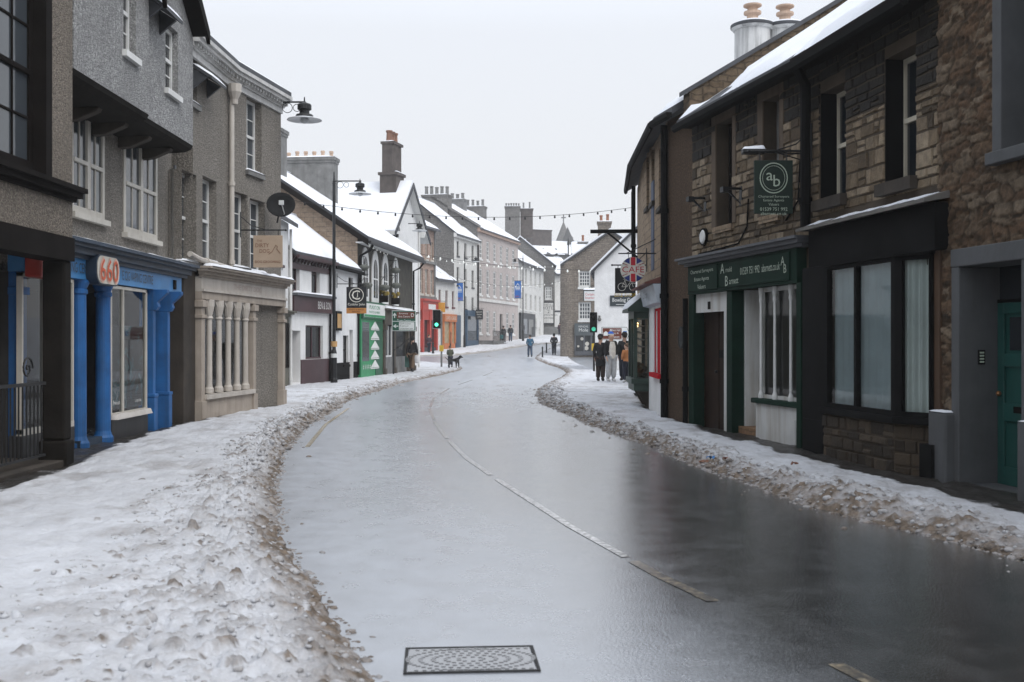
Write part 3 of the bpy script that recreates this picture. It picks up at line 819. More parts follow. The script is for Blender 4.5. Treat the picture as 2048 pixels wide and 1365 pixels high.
# ---- the tall pebbledashed house with the overhanging upper floor and the blue shop
h = House('jettied_house', 'grey pebbledashed house with overhanging gabled upper floor above a blue shop', (-6.5, 14.16), (-6.5, 21.0)); f = h.f
r1 = f.rc(140, 207, 222, 437); r2 = f.rc(246, 313, 278, 478)
for r in (r1, r2): h.winr((r[0], r[1], r[2]+.03, r[3]-.03), inset=-.02, m=CREAM_P, nx=2, ny=1, fw=.09, mull=1, sill=.05, sproj=.10, pane=PANE_L, snow=False)
h.shell(8.4, 7, PEB2, v0=2.6, gable=None)
W = .75; JL = f.u(386, W); s0 = f.u(285, W)
for (a, b_, wj, gz0, ap, gx) in ((0.02, s0-.0, W+.10, 6.9, 8.3, (.3, s0-.1)), (s0+.002, JL, W, 7.05, 8.05, (s0+.15, JL))):
    m_ = MB(); m = (gx[0]+gx[1])/2
    holes = []
    if a > 1: rr = f.rc(331, 356, 55, 186, wj)
    else: rr = f.rc(247, 272, -60, 110, wj)
    holes = [rr]
    m_.wall(a, b_, 5.12, gz0, holes, -wj, .2)
    m_.quad((gx[0],-wj,gz0), (gx[1],-wj,gz0), (m,-wj,ap), a=.5)
    for u in (a, b_): m_.quad((u,-wj,5.12), (u,.3,5.12), (u,.3,gz0), (u,-wj,gz0), a=.5)
    m_.quad((a,-wj,gz0), (b_,-wj,gz0), (b_,.3,gz0), (a,.3,gz0), a=.5)
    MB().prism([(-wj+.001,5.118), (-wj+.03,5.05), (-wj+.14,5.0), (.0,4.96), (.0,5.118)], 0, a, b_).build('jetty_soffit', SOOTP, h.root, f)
    o = m_.build('overhanging_wall', PEBL, h.root, f)
    fs = sub(f, 0, -wj, 0); sash(h.root, fs, rr, inset=.10, m=WHITE_P, nx=2, ny=2, fw=.07, sill=.06)
    bb = MB(); k = (ap-gz0)/(m-gx[0]); e = .35
    for sg in (-1, 1):
        x1 = m+sg*(gx[1]-m+.12); z1 = ap-k*abs(x1-m)
        bb.prism([(m, ap+.02), (x1, z1+.02), (x1, z1+.24), (m, ap+.28)], 1, -wj-.28, -wj-.22)
        bb.prism([(m, ap+.20), (x1, z1+.16), (x1, z1+.24), (m, ap+.28)], 1, -wj-.219, 1.8)
    rf = bb.build('gable_roof', DARK_W, h.root, f)
    sb = MB()
    for sg in (-1, 1):
        x1 = m+sg*(gx[1]-m+.10); z1 = ap-k*abs(x1-m); sb.prism([(m, ap+.285), (x1, z1+.245), (x1, z1+.30), (m, ap+.36)], 1, -wj-.25, 1.8)
    sb.build('roof_snow', SNOW, rf, f)
for u in np.linspace(.7, JL-.5, 5): MB().prism([(-W+.22, 4.985), (-W+.25, 4.93), (-.2, 4.80), (-.001, 4.78), (-.001, 4.985)], 0, u-.09, u+.09).build('jetty_bracket', BROWN_ST, h.root, f, bevel=.02)
def hood(u0, u1, v, w, pr, fr=None, root=None):
    fr = fr or f; root = root or h.root
    o = MB().prism([(-w, v), (-w-pr, v-.24), (-w-pr, v-.19), (-w, v+.06)], 0, u0, u1).prism([(-w, v-.02), (-w-pr*.75, v-.19), (-w, v-.42)], 0, u0+.03, u0+.09).prism([(-w, v-.02), (-w-pr*.75, v-.19), (-w, v-.42)], 0, u1-.09, u1-.03).build('window_hood', SLATE, root, fr)
    n = 10; U, T = np.meshgrid(np.linspace(u0+.0, u1-.0, n), np.linspace(0, 1, 6), indexing='ij')
    grid_mesh('snow_cap', U, -w-pr*T*1.02, v+.064-.25*T+.05*np.clip(np.minimum(np.minimum(T, 1-T)*6, np.minimum(U-u0, u1-U)*12), 0, 1)*(.6+.8*fbm(U*7, T*3, 4, 3)), SNOW, fr=fr, parent=o)
hood(f.u(183, W+.1), f.u(240, W+.1), 7.42, W+.1, .34); hood(f.u(287, W), f.u(322, W), 7.02, W, .36)
roof(h.root, f, 0, f.L, 8.4, 3.5, 9.3, 7, eo=.0, sd=5)
pipe(h.root, f, [(f.u(310)+.8, -.07, 3.15), (f.u(310)+.9, -.07, 3.3), (f.u(310)+.95, -.07, 4.95)], .028, LEAD, 'cable')

# blue shop: everything is set on the shopfront plane a little in front of the wall
w = .25; U = lambda px: f.u(px, w); V = lambda px, py: f.v(px, py, w)
uE = U(363)                                         # far end of the shopfront
shop = MB()
z_fb, z_ft = 2.50, 2.79
shop.box(.02, uE, -w, .0, z_fb, z_ft); fascia = shop.build('shop_fascia', BLUE_L, h.root, f)
mb = MB(); cornice(mb, .02, uE+.06, z_ft+.001, [(.06, w+.05), (.09, w+.12), (.05, w+.2), (.05, w+.26)]); co_ = mb.build('fascia_cornice', BLUE_D, h.root, f)
snow_top(co_, f, .1, uE-.1, -w-.24, .0, z_ft+.252, .035, nx=40, sd=9)
LET = mat('dark_steel_letters', (.045,.05,.055), .5, .1, bmp=0); DKSH = mat('letter_shadow_edge', (.05,.06,.07), .5, .1, bmp=0)
zc = (z_fb+z_ft)/2
letters(fascia, f, [('VAPING CENTRE', U(155), zc+.01, .15, -w-.012, 1.15), ('E CIG VAPING CENTRE', U(275), zc+.01, .15, -w-.012, 1.5)], LET)
MB().box(U(346), U(350), -w-.03, -w-.001, zc-.09, zc+.08).build('alarm_box', BLACK_P, fascia, f)
# oval shop sign standing proud of the fascia
us0, us1 = f.u(194, w+.17), f.u(240, w+.17); uc = (us0+us1)/2; hw = (us1-us0)/2; zs = f.v(217, 542, w+.17)
def stad(c, z, a, b, n=10):
    P = []
    for sx, sz, t0 in ((1,1,0), (-1,1,90), (-1,-1,180), (1,-1,270)):
        for k in range(n+1):
            t = R(t0+90*k/n); P.append((c+sx*(a-b*.8)+b*.8*math.cos(t), z+sz*(b-b*.8)+b*.8*math.sin(t)))
    return P
ov = MB().prism(stad(uc, zs, hw, .225), 1, -w-.16, -w-.001).build('sign_board', BLUE_D, fascia, f)
MB().prism(stad(uc, zs, hw-.03, .205), 1, -w-.172, -w-.161).build('sign_face', mat('sign_cream', (.60,.57,.50), .5, .06, bmp=0), ov, f)
ORG = mat('orange_red_letters', (.62,.10,.03), .45, .08, bmp=0)
letters(ov, f, [('660', uc, zs, .33, -w-.185, hw*1.55)], ORG)
mb = MB().text('660', uc, zs, .40, -w-.176, hw*1.66); mb.build('lettering_edge', mat('letter_rim', (.80,.45,.35), .5, .05, bmp=0), ov, f)
# sign and alarm at the near end
MB().box(U(70)-.33, U(70)+.18, -w-.22, -w-.001, 2.42, 2.72).build('alarm_housing', mat('red_plastic', (.40,.04,.03), .4, .15, bmp=0), fascia, f, bevel=.03)
# round columns and pilasters
def column(u, r=.115):
    MB().lathe([(r*1.35, -.05), (r*1.35, .10), (r*1.15, .14), (r, .2), (r*.94, z_fb-.22), (r*1.15, z_fb-.2), (r*1.15, z_fb-.15), (r*1.0, z_fb-.13), (r*1.35, z_fb-.04), (r*1.35, z_fb-.001)], (u, -w+.13, 0), 20).build('column', BLUE, h.root, f, smooth=False, bevel=0)
column(f.u(161, w-.1)); column(f.u(210, w-.1))
def pilaster(u, d=.13):
    mb = MB().box(u-d/2-.03, u+d/2+.03, -w-.03, .0, -.05, .62); mb.box(u-d/2, u+d/2, -w, .0, .62, 2.13).box(u-d/2-.04, u+d/2+.04, -w-.04, .0, .62, .68)
    mb.prism([(-w, 2.13), (-w-.05, 2.14), (-w-.09, 2.2), (-w-.07, 2.28), (-w-.16, 2.36), (-w-.24, 2.44), (-w-.24, 2.499), (0, 2.499), (0, 2.13)], 0, u-d/2, u+d/2)
    mb.build('pilaster', BLUE, h.root, f, bevel=.01)
pilaster(U(309)); pilaster(U(338)); MB().box(.03, .20, -.17, .0, -.05, z_fb-.001).box(.01, .22, -.20, .0, 2.2, 2.3).build('pilaster', BLUE, h.root, f, bevel=.008)
STALL = mat('black_stall_riser', (.02,.02,.022), .5, .3, bmp=.2, streak=.3, streakcol=(.10,.09,.08))
GL0 = U(226); GL1 = U(298)
for a, b_, ms in ((GL0, GL1, (.33, )), (U(47)+.02, U(152), (.42, .8))):
    MB().box(a, b_, -w+.02, -w+.2, -.05, .38).build('stall_riser', STALL, h.root, f)
    fr_ = MB(); fw = .045; v0, v1 = .40, z_fb-.02
    fr_.box(a, a+fw, -w+.03, -w+.1, v0, v1).box(b_-fw, b_, -w+.03, -w+.1, v0, v1).box(a, b_, -w+.025, -w+.1, v0-.02, v0+.06).box(a, b_, -w+.03, -w+.1, v1-.05, v1)
    for q in ms: x = a+(b_-a)*q; fr_.box(x-.02, x+.02, -w+.03, -w+.1, v0+.06, v1-.05)
    o = fr_.build('shop_window', CREAM_P, h.root, f)
    MB().quad((a+.02,-w+.06,v0), (b_-.02,-w+.06,v0), (b_-.02,-w+.06,v1), (a+.02,-w+.06,v1)).build('pane', GLASS, o, f)
snow_top(h.root, f, GL0+.0, GL1, -w-.06, -w+.04, .36, .08, nx=40, name='dirty_snow', sd=14, m=DIRTY)
# window poster: swirl of turquoise on black
m, nt, b = nodes('dark_print'); v = coord(nt)
c = ramp(nt, noise(nt, v, 2.2, 4, .6, 1.2), [(.52, (.008,.008,.01)), (.60, (.02,.16,.18)), (.66, (.35,.38,.42)), (.72, (.04,.10,.16)), (.78, (.01,.01,.012))])
nt.links.new(c, b.inputs['Base Color']); b.inputs['Roughness'].default_value = .35; PRINT = m
MB().quad((GL0+.06,-w+.09,.5), (GL1-.05,-w+.09,.5), (GL1-.05,-w+.09,1.85), (GL0+.06,-w+.09,1.85)).build('window_poster', PRINT, h.root, f)
letters(h.root, f, [('Premium', GL0+.3, .62, .07, -w+.055, .3), ('Liquids', GL1-.4, .60, .07, -w+.055, .3)], WHITE_P, 'window_lettering')
# recessed door between the columns
d0, d1 = U(172), U(206)
MB().box(d0+.04, d1, .30, .34, .1, z_fb).build('door_frame', CREAM_P, h.root, f)
dr = MB().box(d0+.12, d1-.06, .27, .299, .12, 2.3).build('door', CREAM_P, h.root, f)
MB().quad((d0+.2,.265,.5), (d1-.12,.265,.5), (d1-.12,.265,2.2), (d0+.2,.265,2.2)).build('pane', PANE, dr, f)
MB().box(d0-.1, d1+.1, -w+.05, .3, -.05, .14).build('door_step', BLUE_D, h.root, f)
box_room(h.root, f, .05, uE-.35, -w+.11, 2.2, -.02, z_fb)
MB().box(uE-.62, uE-.1, .05, .12, -.05, z_fb).build('side_door', BLUE_D, h.root, f)
# dark stone pier between the two shops
uP0, uP1 = uE+.07, f.u(392, .27)
MB().box(uP0, uP1, -.27, .1, -.1, 3.05).build('pier', BROWN_ST, h.root, f, bevel=.012)

# ---- curved grey house with the white cornice over the beige shop
h = House('cornice_house', 'grey pebbledashed house with white cornice curving round above a beige shopfront', (-6.22, 21.45), (-6.15, 23.75)); A_ = h
B_ = h.side((-6.15, 23.75), (-5.62, 26.75))
for hh, L_ in ((A_, [(364, 391, 345, 525), (405, 433, 358, 525), (366, 384, 95, 200)]), (B_, [(463, 486, 385, 535), (500, 521, 400, 545), (493, 522, 200, 346)])):
    for a in L_: hh.win(*a, inset=.16, minw=.85, nx=2, ny=2, fw=.07, sill=.07, sillm=GREY_ST, pane=PANE_L, snow=True)
A_.shell(7.2, 7, PEB2, v0=3.0); B_.shell(7.2, 7, PEB2, v0=-.5)
for hh, u0, u1 in ((A_, -.35, A_.L), (B_, .0, B_.L)):
    mb = MB(); z = 7.06
    mb.box(u0, u1, -.05, .02, z+.06, z+.19).box(u0, u1, -.10, .02, z+.191, z+.22).box(u0, u1, -.24, .02, z+.30, z+.37).box(u0, u1, -.30, .02, z+.371, z+.45).box(u0, u1, -.12, .02, z+.221, z+.299)
    for u in np.arange(u0+.1, u1-.05, .16): mb.box(u, u+.07, -.18, -.12, z+.235, z+.2995)
    mb.build('cornice', mat('grey_white_cornice', (.52,.515,.50), .6, .12, bmp=.1, streak=.4, streakcol=(.16,.14,.12)), h.root, hh.f)
    rf = roof(h.root, hh.f, u0, u1, 7.56, 3.5, 8.5, 7, eo=.27, vo=0, sd=8)
f = B_.f; pu = .06
pipe(h.root, f, [(pu, -.12, 6.95), (pu, -.08, 6.7), (pu, -.08, 3.26), (pu-.1, -.1, 3.16)], .055, BEIGE_L)
pipe(h.root, A_.f, [(A_.L-.05, -.10, 3.16), (.1, -.10, 3.20), (-.5, -.10, 3.26)], .055, BEIGE_L)
MB().lathe([(.07, 0), (.075, .1), (.15, .26), (.16, .42), (.15, .43)], (pu, -.14, 6.72), 10).build('rainwater_hopper', BEIGE_L, h.root, f)
hood(A_.f.u(388)-.1, A_.f.u(388)+.9, 6.95, .0, .38, A_.f, h.root)
# beige shopfront on one straight line in front of the bend
sf = Fc((-6.12, 21.62), (-5.52, 26.72)); Us = sf.u; w = 0
W0, W1, D1, E1 = Us(404), Us(505), Us(536), sf.L
mb = MB(); z = 2.43
mb.box(0, sf.L, -.03, .5, z, z+.15); en = mb.build('shop_fascia', BEIGE, h.root, sf)
MB().box(0, sf.L, -.07, .4, z+.151, z+.20).box(.0, sf.L, -.02, .4, z+.201, z+.44).build('fascia_board', BEIGE_L, en, sf)
mb = MB(); cornice(mb, 0, sf.L, z+.441, [(.05, .06), (.06, .12), (.05, .2), (.04, .25)]); cc = mb.build('fascia_cornice', BEIGE, en, sf)
snow_top(cc, sf, 0, sf.L, -.26, .0, z+.642, .06, nx=44, sd=3)
MB().box(0, sf.L, -.1, .9, z+.645, z+.66).build('fascia_top', LEAD, en, sf)
def colonnette(u, r=.062, y=.02):
    MB().lathe([(r*1.5, .56), (r*1.5, .64), (r*1.1, .68), (r, .74), (r*.92, 2.02), (r*1.3, 2.06), (r*1.0, 2.1), (r*1.5, 2.24), (r*1.7, 2.3), (r*1.7, 2.429)], (u, y, 0), 14).build('colonnette', BEIGE_L, h.root, sf)
for k in range(5): colonnette(W0+.16+(W1-W0-.3)*(k+.5)/5)
mb = MB()
for k in range(5):
    u = W0+.16+(W1-W0-.3)*(k+.5)/5; s_ = (W1-W0-.3)/10
    for sg in (-1, 1): mb.prism([(u, 2.428), (u+sg*s_*.95, 2.428), (u+sg*s_*.95, 2.40), (u+sg*s_*.5, 2.30), (u+sg*.07, 2.1), (u, 2.1)], 1, .0, .05)
mb.build('spandrel', BEIGE_L, h.root, sf)
def pil(u, d=.17, m_=None):
    MB().box(u-d/2, u+d/2, -.02, .12, -.1, 2.429).box(u-d/2-.03, u+d/2+.03, -.05, .12, -.1, .42).box(u-d/2-.03, u+d/2+.03, -.05, .12, 2.05, 2.12).box(u-d/2-.04, u+d/2+.04, -.07, .12, 2.27, 2.40).build('pilaster', m_ or BEIGE, h.root, sf, bevel=.008)
pil(.09); pil(W1+.1); pil(sf.L-.1)
MB().box(.18, W1, .0, .2, -.1, .44).build('stall_riser', BEIGE, h.root, sf)
MB().box(.16, W1+.02, -.07, .2, .44, .53).build('sill', BEIGE_L, h.root, sf)
o = MB().box(.18, W1, .10, .14, .531, .58).box(.18, W1, .10, .14, 2.37, 2.428).build('shop_window', BEIGE_L, h.root, sf)
MB().quad((.18,.12,.55), (W1,.12,.55), (W1,.12,2.4), (.18,.12,2.4)).build('pane', GLASS, o, sf)
box_room(h.root, sf, .18, W1, .16, 2.0, .5, 2.4, mat('pale_room', (.30,.31,.31), .9, .2))
PALEB = mat('blind_fabric', (.50,.54,.55), .9, .08, bmp=0)
for k in range(3): MB().box(.3+k*.9, .75+k*.9, .5+.1*k, .52+.1*k, .56, 1.5+.2*k).build('display_panel', [PALEB, BLUE_D, CURT][k], h.root, sf)
MB().box(W1+.18, sf.L-.18, .75, .8, -.1, 2.42).build('door', BEIGE, h.root, sf)
for a in (W1+.19, sf.L-.2): MB().box(a, a+.03, .14, .75, -.1, 2.42).build('door_recess', BEIGE, h.root, sf)
letters(en, sf, [('THE DIRTY DOG', sf.L*.5, z+.32, .11, -.021, 1.7)], mat('faded_letters', (.42,.33,.29), .6, .1, bmp=0))

# ---- low white house of the family shop
PURP = mat('purple_brown_paint', (.060,.028,.032), .5, .25, bmp=.08, streak=.2)
A0 = PX(545, 34.6), 34.6; A1 = (-7.6, 37.5); A2 = (-6.89, 41.4); A3 = (-6.42, 45.7)
h = House('white_house', 'low white rendered house with purple fascia, sash windows and snowy roof', A1, A2); f = h.f
for a in ((581, 596, 490, 583), (623, 637, 505, 590)): h.win(*a, inset=.13, minw=.85, m=PURP, nx=1, ny=1, fw=.07, sillm=STONE_DK, sill=.1)
h.hole((f.u(611), f.u(646), .95, f.v(630, 652))); h.hole((f.u(579)+.02, f.u(601), .15, f.v(590, 662)))
h.shell(4.7, 6, WHITE_R, gable=7.0, rd=3, d=.35)
roof(h.root, f, -.02, f.L, 4.72, 3, 7.0, 6, eo=.28, vo=.02, sd=21, gutter=PURP)
mb = MB()
for u in np.arange(.1, f.L, .32): mb.prism([(-.02, 4.30), (-.24, 4.56), (-.24, 4.62), (-.02, 4.62)], 0, u, u+.07)
mb.box(0, f.L, -.05, .0, 4.1, 4.3); mb.build('eaves_bracket', PURP, h.root, f)
fz = f.v(630, 622); fb = MB().box(f.u(577)+.1, f.L-.02, -.17, -.002, fz-.08, fz+.46).build('shop_fascia', PURP, h.root, f)
MB().box(f.u(577)+.06, f.L+.02, -.30, -.002, fz+.462, fz+.55).build('fascia_cornice', LEAD, fb, f)
snow_top(fb, f, .1, f.L, -.3, -.02, fz+.55, .06, nx=24, sd=33)
letters(fb, f, [('BEN & SON', f.L-.95, fz+.19, .27, -.172, 1.35)], WHITE_P)
u0, u1 = f.u(611), f.u(646); vt = f.v(630, 652)
o = MB().box(u0, u0+.06, .1, .16, .95, vt).box(u1-.06, u1, .1, .16, .95, vt).box(u0, u1, .1, .16, vt-.06, vt).box(u0, u1, .08, .16, .94, 1.02).box((u0+u1)/2-.03, (u0+u1)/2+.03, .1, .16, .95, vt).build('shop_window', PURP, h.root, f)
MB().quad((u0,.13,.95), (u1,.13,.95), (u1,.13,vt), (u0,.13,vt)).build('pane', GLASS, o, f)
box_room(h.root, f, u0, u1, .17, 1.6, .9, vt, mat('pale_room', (.3,.3,.3)))
MB().box(f.u(601), f.L, -.03, .0, -.3, .94).build('dado', PURP, h.root, f)
d = MB().box(f.u(579)+.02, f.u(601), .5, .55, -.1, f.v(590, 662)).build('door', PURP, h.root, f)
MB().box(f.u(579)+.02, f.u(601), .349, .5, -.2, .12).build('door_step', STONE_DK, h.root, f)
pipe(h.root, f, [(f.L-.06, -.08, 4.55), (f.L-.06, -.08, .0)], .05)
Cs = h.side(A0, (A1[0]-.01, A1[1]-.02)); f = Cs.f
Cs.winr((1.2, 1.75, 4.1, 4.75), inset=.1, m=PURP, nx=1, ny=1, sill=.05)
Cs.shell(5.6, 5, WHITE_R, v0=2.5)
GREENB = mat('olive_shop_paint', (.10,.095,.07), .6, .2, bmp=.1, streak=.3)
mb = MB().box(0, f.L-.12, -.02, 4, -.2, 2.42); mb.build('shopfront', GREENB, h.root, f)
mb = MB(); cornice(mb, 0, f.L-.1, 2.42, [(.08, .08), (.06, .2), (.05, .28)]); mb.build('fascia_cornice', GREENB, h.root, f)
for k in range(6): MB().box(.3+k*.42, .56+k*.42, -.06, -.019, .7, 2.2).build('shutter_panel', DARK_W, h.root, f)
pipe(h.root, f, [(f.L-.04, -.08, 5.4), (f.L-.04, -.08, .0)], .05, WHITE_P)
roof(h.root, f, 0, f.L, 5.62, 2.5, 7.0, 5, sd=17)

# ---- white wing with small windows
h = House('white_wing', 'white two-storey wing with tiny windows between lamp post and green shop', A2, A3); f = h.f
h.win(697, 706, 556, 578, inset=.1, nx=1, ny=1, m=DARK_W, minw=.5, rail=False); h.win(686, 697, 672, 730, inset=.1, m=DARK_W, nx=1, ny=1, minw=.45); h.hole((f.u(699), f.u(706), 0, 2.05)); MB().box(f.u(699), f.u(706), .2, .25, 0, 2.05).build('door', BLACK_P, h.root, f)
h.shell(4.55, 5, WHITE_R, gable=6.6, rd=2.6)
roof(h.root, f, 0, f.L, 4.58, 2.6, 6.6, 5, eo=.22, vo=.0, sd=24, gutter=BLACK_P)
for a, b_ in ((.0, f.u(699)-.05), (f.u(706)+.05, f.L)): MB().box(a, b_, -.02, .0, -.3, .75).build('dado', BLACK_P, h.root, f)
nb = MB().box(f.u(668), f.u(678), -.12, -.002, 2.0, 2.75).build('notice_board', BLACK_P, h.root, f)
MB().box(f.u(668)+.06, f.u(678)-.06, -.126, -.121, 2.1, 2.65).build('notice', mat('orange_notice', (.5,.3,.12)), nb, f)
pipe(h.root, f, [(f.L-.1, -.07, 4.4), (f.L-.1, -.07, .2)], .045)

# ---- stone gabled house with the arched windows, green shop and dark shop
SAND = mat_brick('brown_sandstone', (.26,.19,.135), (.36,.28,.21), (.15,.12,.10), .55, .2, .014)
h = House('gabled_stone_house', 'stone-gabled house with white arched upper windows over green and dark shops', A3, (-5.14, 56.8)); f = h.f; RD = 4.8
h.shell(6.0, 9.4, SAND, gable=9.2, rd=RD, front=False)
fm = MB().wall(0, f.L, -.5, 6.0, [(f.u(x)-.45, f.u(x)+.45, 3.5, 5.2) for x in (729, 749, 769, 790)], 0, .3).build('front_wall', mat('sooty_ivy_stone', (.055,.05,.04), .9, .4, bmp=.6, bs=14, streak=.3), h.root, f)
for x in (729, 749, 769, 790):
    u = f.u(x); P = [(u-.62, 3.3), (u+.62, 3.3), (u+.62, 4.75)]+[(u+.62*math.cos(R(a)), 4.75+.85*math.sin(R(a))) for a in range(15, 180, 15)]+[(u-.62, 4.75)]
    mb = MB().prism(P, 1, -.05, .03); o = mb.build('window', WHITE_P, h.root, f)
    Q = [(u-.36, 3.5), (u+.36, 3.5), (u+.36, 4.7)]+[(u+.36*math.cos(R(a)), 4.7+.5*math.sin(R(a))) for a in range(15, 180, 15)]+[(u-.36, 4.7)]
    MB().prism(Q, 1, -.058, -.052).build('pane', PANE_L, o, f)
    MB().box(u-.36, u+.36, -.07, -.059, 4.3, 4.36).box(u-.02, u+.02, -.07, -.059, 3.5, 5.2).build('glazing_bar', WHITE_P, o, f)
MB().box(f.u(735), f.L-.1, -.04, .0, 2.95, 3.25).build('string_course', WHITE_R, h.root, f)
rf = roof(h.root, f, 0, f.L, 6.05, RD, 9.2, 9.4, eo=.55, vo=.32, th=.22, sd=41, gutter=IRON, snow=.12)
MB().box(-.3, f.L+.3, -.5, .0, 5.66, 5.70).build('soffit', WHITE_P, rf, f)
k = (9.2-6.05)/RD
MB().prism([(-.55, 6.05-k*.55-.16), (RD, 9.2-.16), (RD, 9.2+.1), (-.55, 6.05-k*.55+.1)], 0, -.36, -.322).build('bargeboard', DARK_W, rf, f)
pipe(h.root, f, [(.2, -.6, 5.6), (.2, -.5, 5.4), (.2, -.08, 5.15), (.2, -.08, 3.0)], .06); pipe(h.root, f, [(f.L-.1, -.6, 5.6), (f.L-.1, -.4, 5.35), (f.L-.1, -.08, 5.2), (f.L-.1, -.08, 0)], .05)
chimney(h.root, f, 5.9, 6.7, 2.7, 5.2, 7.3, 10.15, GREY_ST, 6, POT_PALE, .34, along='y', sd=2, pr=.1, label='long grey chimney with six pale pots')
chimney(h.root, f, 0.1, 1.0, 3.35, 4.5, 8.0, 10.4, GREY_ST, 2, POT, .55, along='y', sd=3, pr=.15, label='square grey chimney with two red pots')
# skylight lumps in the snow, green shop
GRN = mat('bright_green_paint', (.02,.26,.10), .45, .15, bmp=.05, streak=.2); GRN_D = mat('deep_green_paint', (.012,.09,.045), .45, .2, bmp=.05)
g0, g1 = .12, f.u(760)
MB().box(g0, g1, -.12, .0, -.2, 3.2).build('green_shopfront', GRN, h.root, f)
fb = MB().box(g0+.02, g1+.1, -.22, -.121, 2.55, 3.28).build('shop_fascia', GRN_D, h.root, f)
MB().box(g0+.12, g1-.0, -.232, -.221, 2.62, 3.2).build('sign_face', WHITE_P, fb, f)
letters(fb, f, [('PLAXTON', (g0+g1)/2, 3.05, .17, -.234, 1.9), ('PHOTO & PRINT', (g0+g1)/2, 2.84, .11, -.234, 2.0)], GRN)
MB().box(g0+.14, g1-.02, -.236, -.2325, 2.63, 2.73).build('sign_band', GRN, fb, f)
dr = MB().box(f.u(745), g1-.12, -.14, -.121, .05, 2.45).build('door', GRN_D, h.root, f)
mb = MB()
for j in range(5):
    z = .45+j*.42; a, c = f.u(735), f.u(752); mb.prism([(a, z), (c, z), ((a+c)/2, z+.33)], 1, -.15, -.141); mb.prism([(a+.02, z-.06), (c, z-.06), (c, z-.02), (a+.02, z-.02)], 1, -.15, -.141)
mb.build('window_triangle', WHITE_P, h.root, f)
MB().quad((g0+.2,-.125,.75), (f.u(733),-.125,.75), (f.u(733),-.125,2.4), (g0+.2,-.125,2.4)).build('shop_pane', PANE_L, h.root, f)
mb = MB()
for j in range(5): mb.text('#', g0+.4+j*.38, .5, .22, -.125, .22)
mb.build('window_lettering', WHITE_P, h.root, f)
# dark shop
q0, q1 = g1+.12, f.L-.2
fb = MB().box(q0, q1, -.2, .0, 2.35, 2.95).build('shop_fascia', STONE_DK, h.root, f)
mb = MB(); cornice(mb, q0, q1, 2.951, [(.06, .25), (.07, .36)]); mb.build('fascia_cornice', STONE_DK, fb, f)
snow_top(fb, f, q0, q1, -.36, -.02, 3.085, .07, nx=26, sd=51)
for u in (q0+.14, q0+2.2, q1-.14, q1-1.5): MB().box(u-.14, u+.14, -.18, .0, -.2, 2.349).box(u-.18, u+.18, -.24, .0, -.2, .35).box(u-.18, u+.18, -.26, .0, 2.1, 2.34).build('pilaster', STONE_DK, h.root, f)
MB().box(q0+.3, q1-.3, -.1, .0, -.2, .85).build('stall_riser', GREY_ST, h.root, f)
u0, u1 = q0+.35, q0+1.95
o = MB().box(u0, u0+.08, -.09, -.03, .86, 2.3).box(u1-.08, u1, -.09, -.03, .86, 2.3).box(u0, u1, -.09, -.03, .86, .94).box((u0+u1)/2-.04, (u0+u1)/2+.04, -.09, -.03, .86, 2.3).build('shop_window', WHITE_P, h.root, f)
MB().quad((u0,-.05,.86), (u1,-.05,.86), (u1,-.05,2.3), (u0,-.05,2.3)).build('pane', PANE_L, o, f)
MB().prism([(u0+.1, 2.25), (u0+.75, 2.25), (u0+.3, 1.7), (u0+.12, 1.3)], 1, -.048, -.045).build('curtain', CURT, h.root, f)
MB().quad((q0+2.4,-.03,.86), (q1-1.7,-.03,.86), (q1-1.7,-.03,2.3), (q0+2.4,-.03,2.3)).build('shop_pane', PANE, h.root, f)
MB().box(q1-1.3, q1-.3, -.04, -.0, 0, 2.2).build('door', DARK_W, h.root, f)

# ---- white gable house with the big bargeboards and the tall chimney
h = House('white_gable_house', 'white rendered house with steep overhanging gable and tall brown chimney', (PX(786, 59), 59), (PX(838, 63), 63)); f = h.f
m_ = f.L/2; EZ, AZ = 8.0, 10.15
mb = MB().wall(0, f.L, -.5, EZ, [(f.L*.5-.5, f.L*.5+.5, 3.4, 5.0)], 0, .2); mb.quad((0,0,EZ), (f.L,0,EZ), (m_,0,AZ), a=.5)
for u in (0, f.L): mb.quad((u,0,-.5), (u,12,-.5), (u,12,EZ), (u,0,EZ), a=.5)
mb.quad((0,12,-.5), (f.L,12,-.5), (f.L,12,EZ), (m_,12,AZ), (0,12,EZ), a=.5); mb.build('wall', WHITE_R, h.root, f)
sash(h.root, f, (f.L*.5-.5, f.L*.5+.5, 3.4, 5.0))
k = (AZ-EZ)/m_; rf = MB(); sn = MB()
for sg in (-1, 1):
    x1 = m_+sg*(m_+.75); z1 = AZ-k*(m_+.75)
    rf.prism([(m_, AZ), (x1, z1), (x1, z1+.2), (m_, AZ+.2)], 1, -.40, 12.3)
    sn.prism([(m_, AZ+.203), (x1, z1+.203), (x1, z1+.27), (m_, AZ+.36)], 1, -.38, 12.25)
rfo = rf.build('roof', WHITE_P, h.root, f); sn.build('roof_snow', SNOW, rfo, f)
bb = MB()
for sg in (-1, 1):
    x1 = m_+sg*(m_+.78); z1 = AZ-k*(m_+.78); bb.prism([(m_, AZ-.06), (x1, z1-.06), (x1, z1+.21), (m_, AZ+.21)], 1, -.45, -.401)
bb.build('bargeboard', SLATE, rfo, f)
for sg in (-1, 1):
    x = m_+sg*(m_-.1); MB().prism([(x, 7.5), (x+sg*.3, 8.3-.3*k), (x, 8.2)], 1, -.38, -.02).build('gable_bracket', WHITE_P, h.root, f)
MB().box(-.6, -.45, -.5, 4, EZ-.9, EZ-.72).build('gutter', IRON, h.root, f)
MB().box(-.3, -.01, .5, 5, 4, 7.2).build('side_wall', SAND, h.root, f)
STK = mat('purple_brown_stone', (.10,.085,.078), .85, .3, bmp=.3, bs=18, streak=.4)
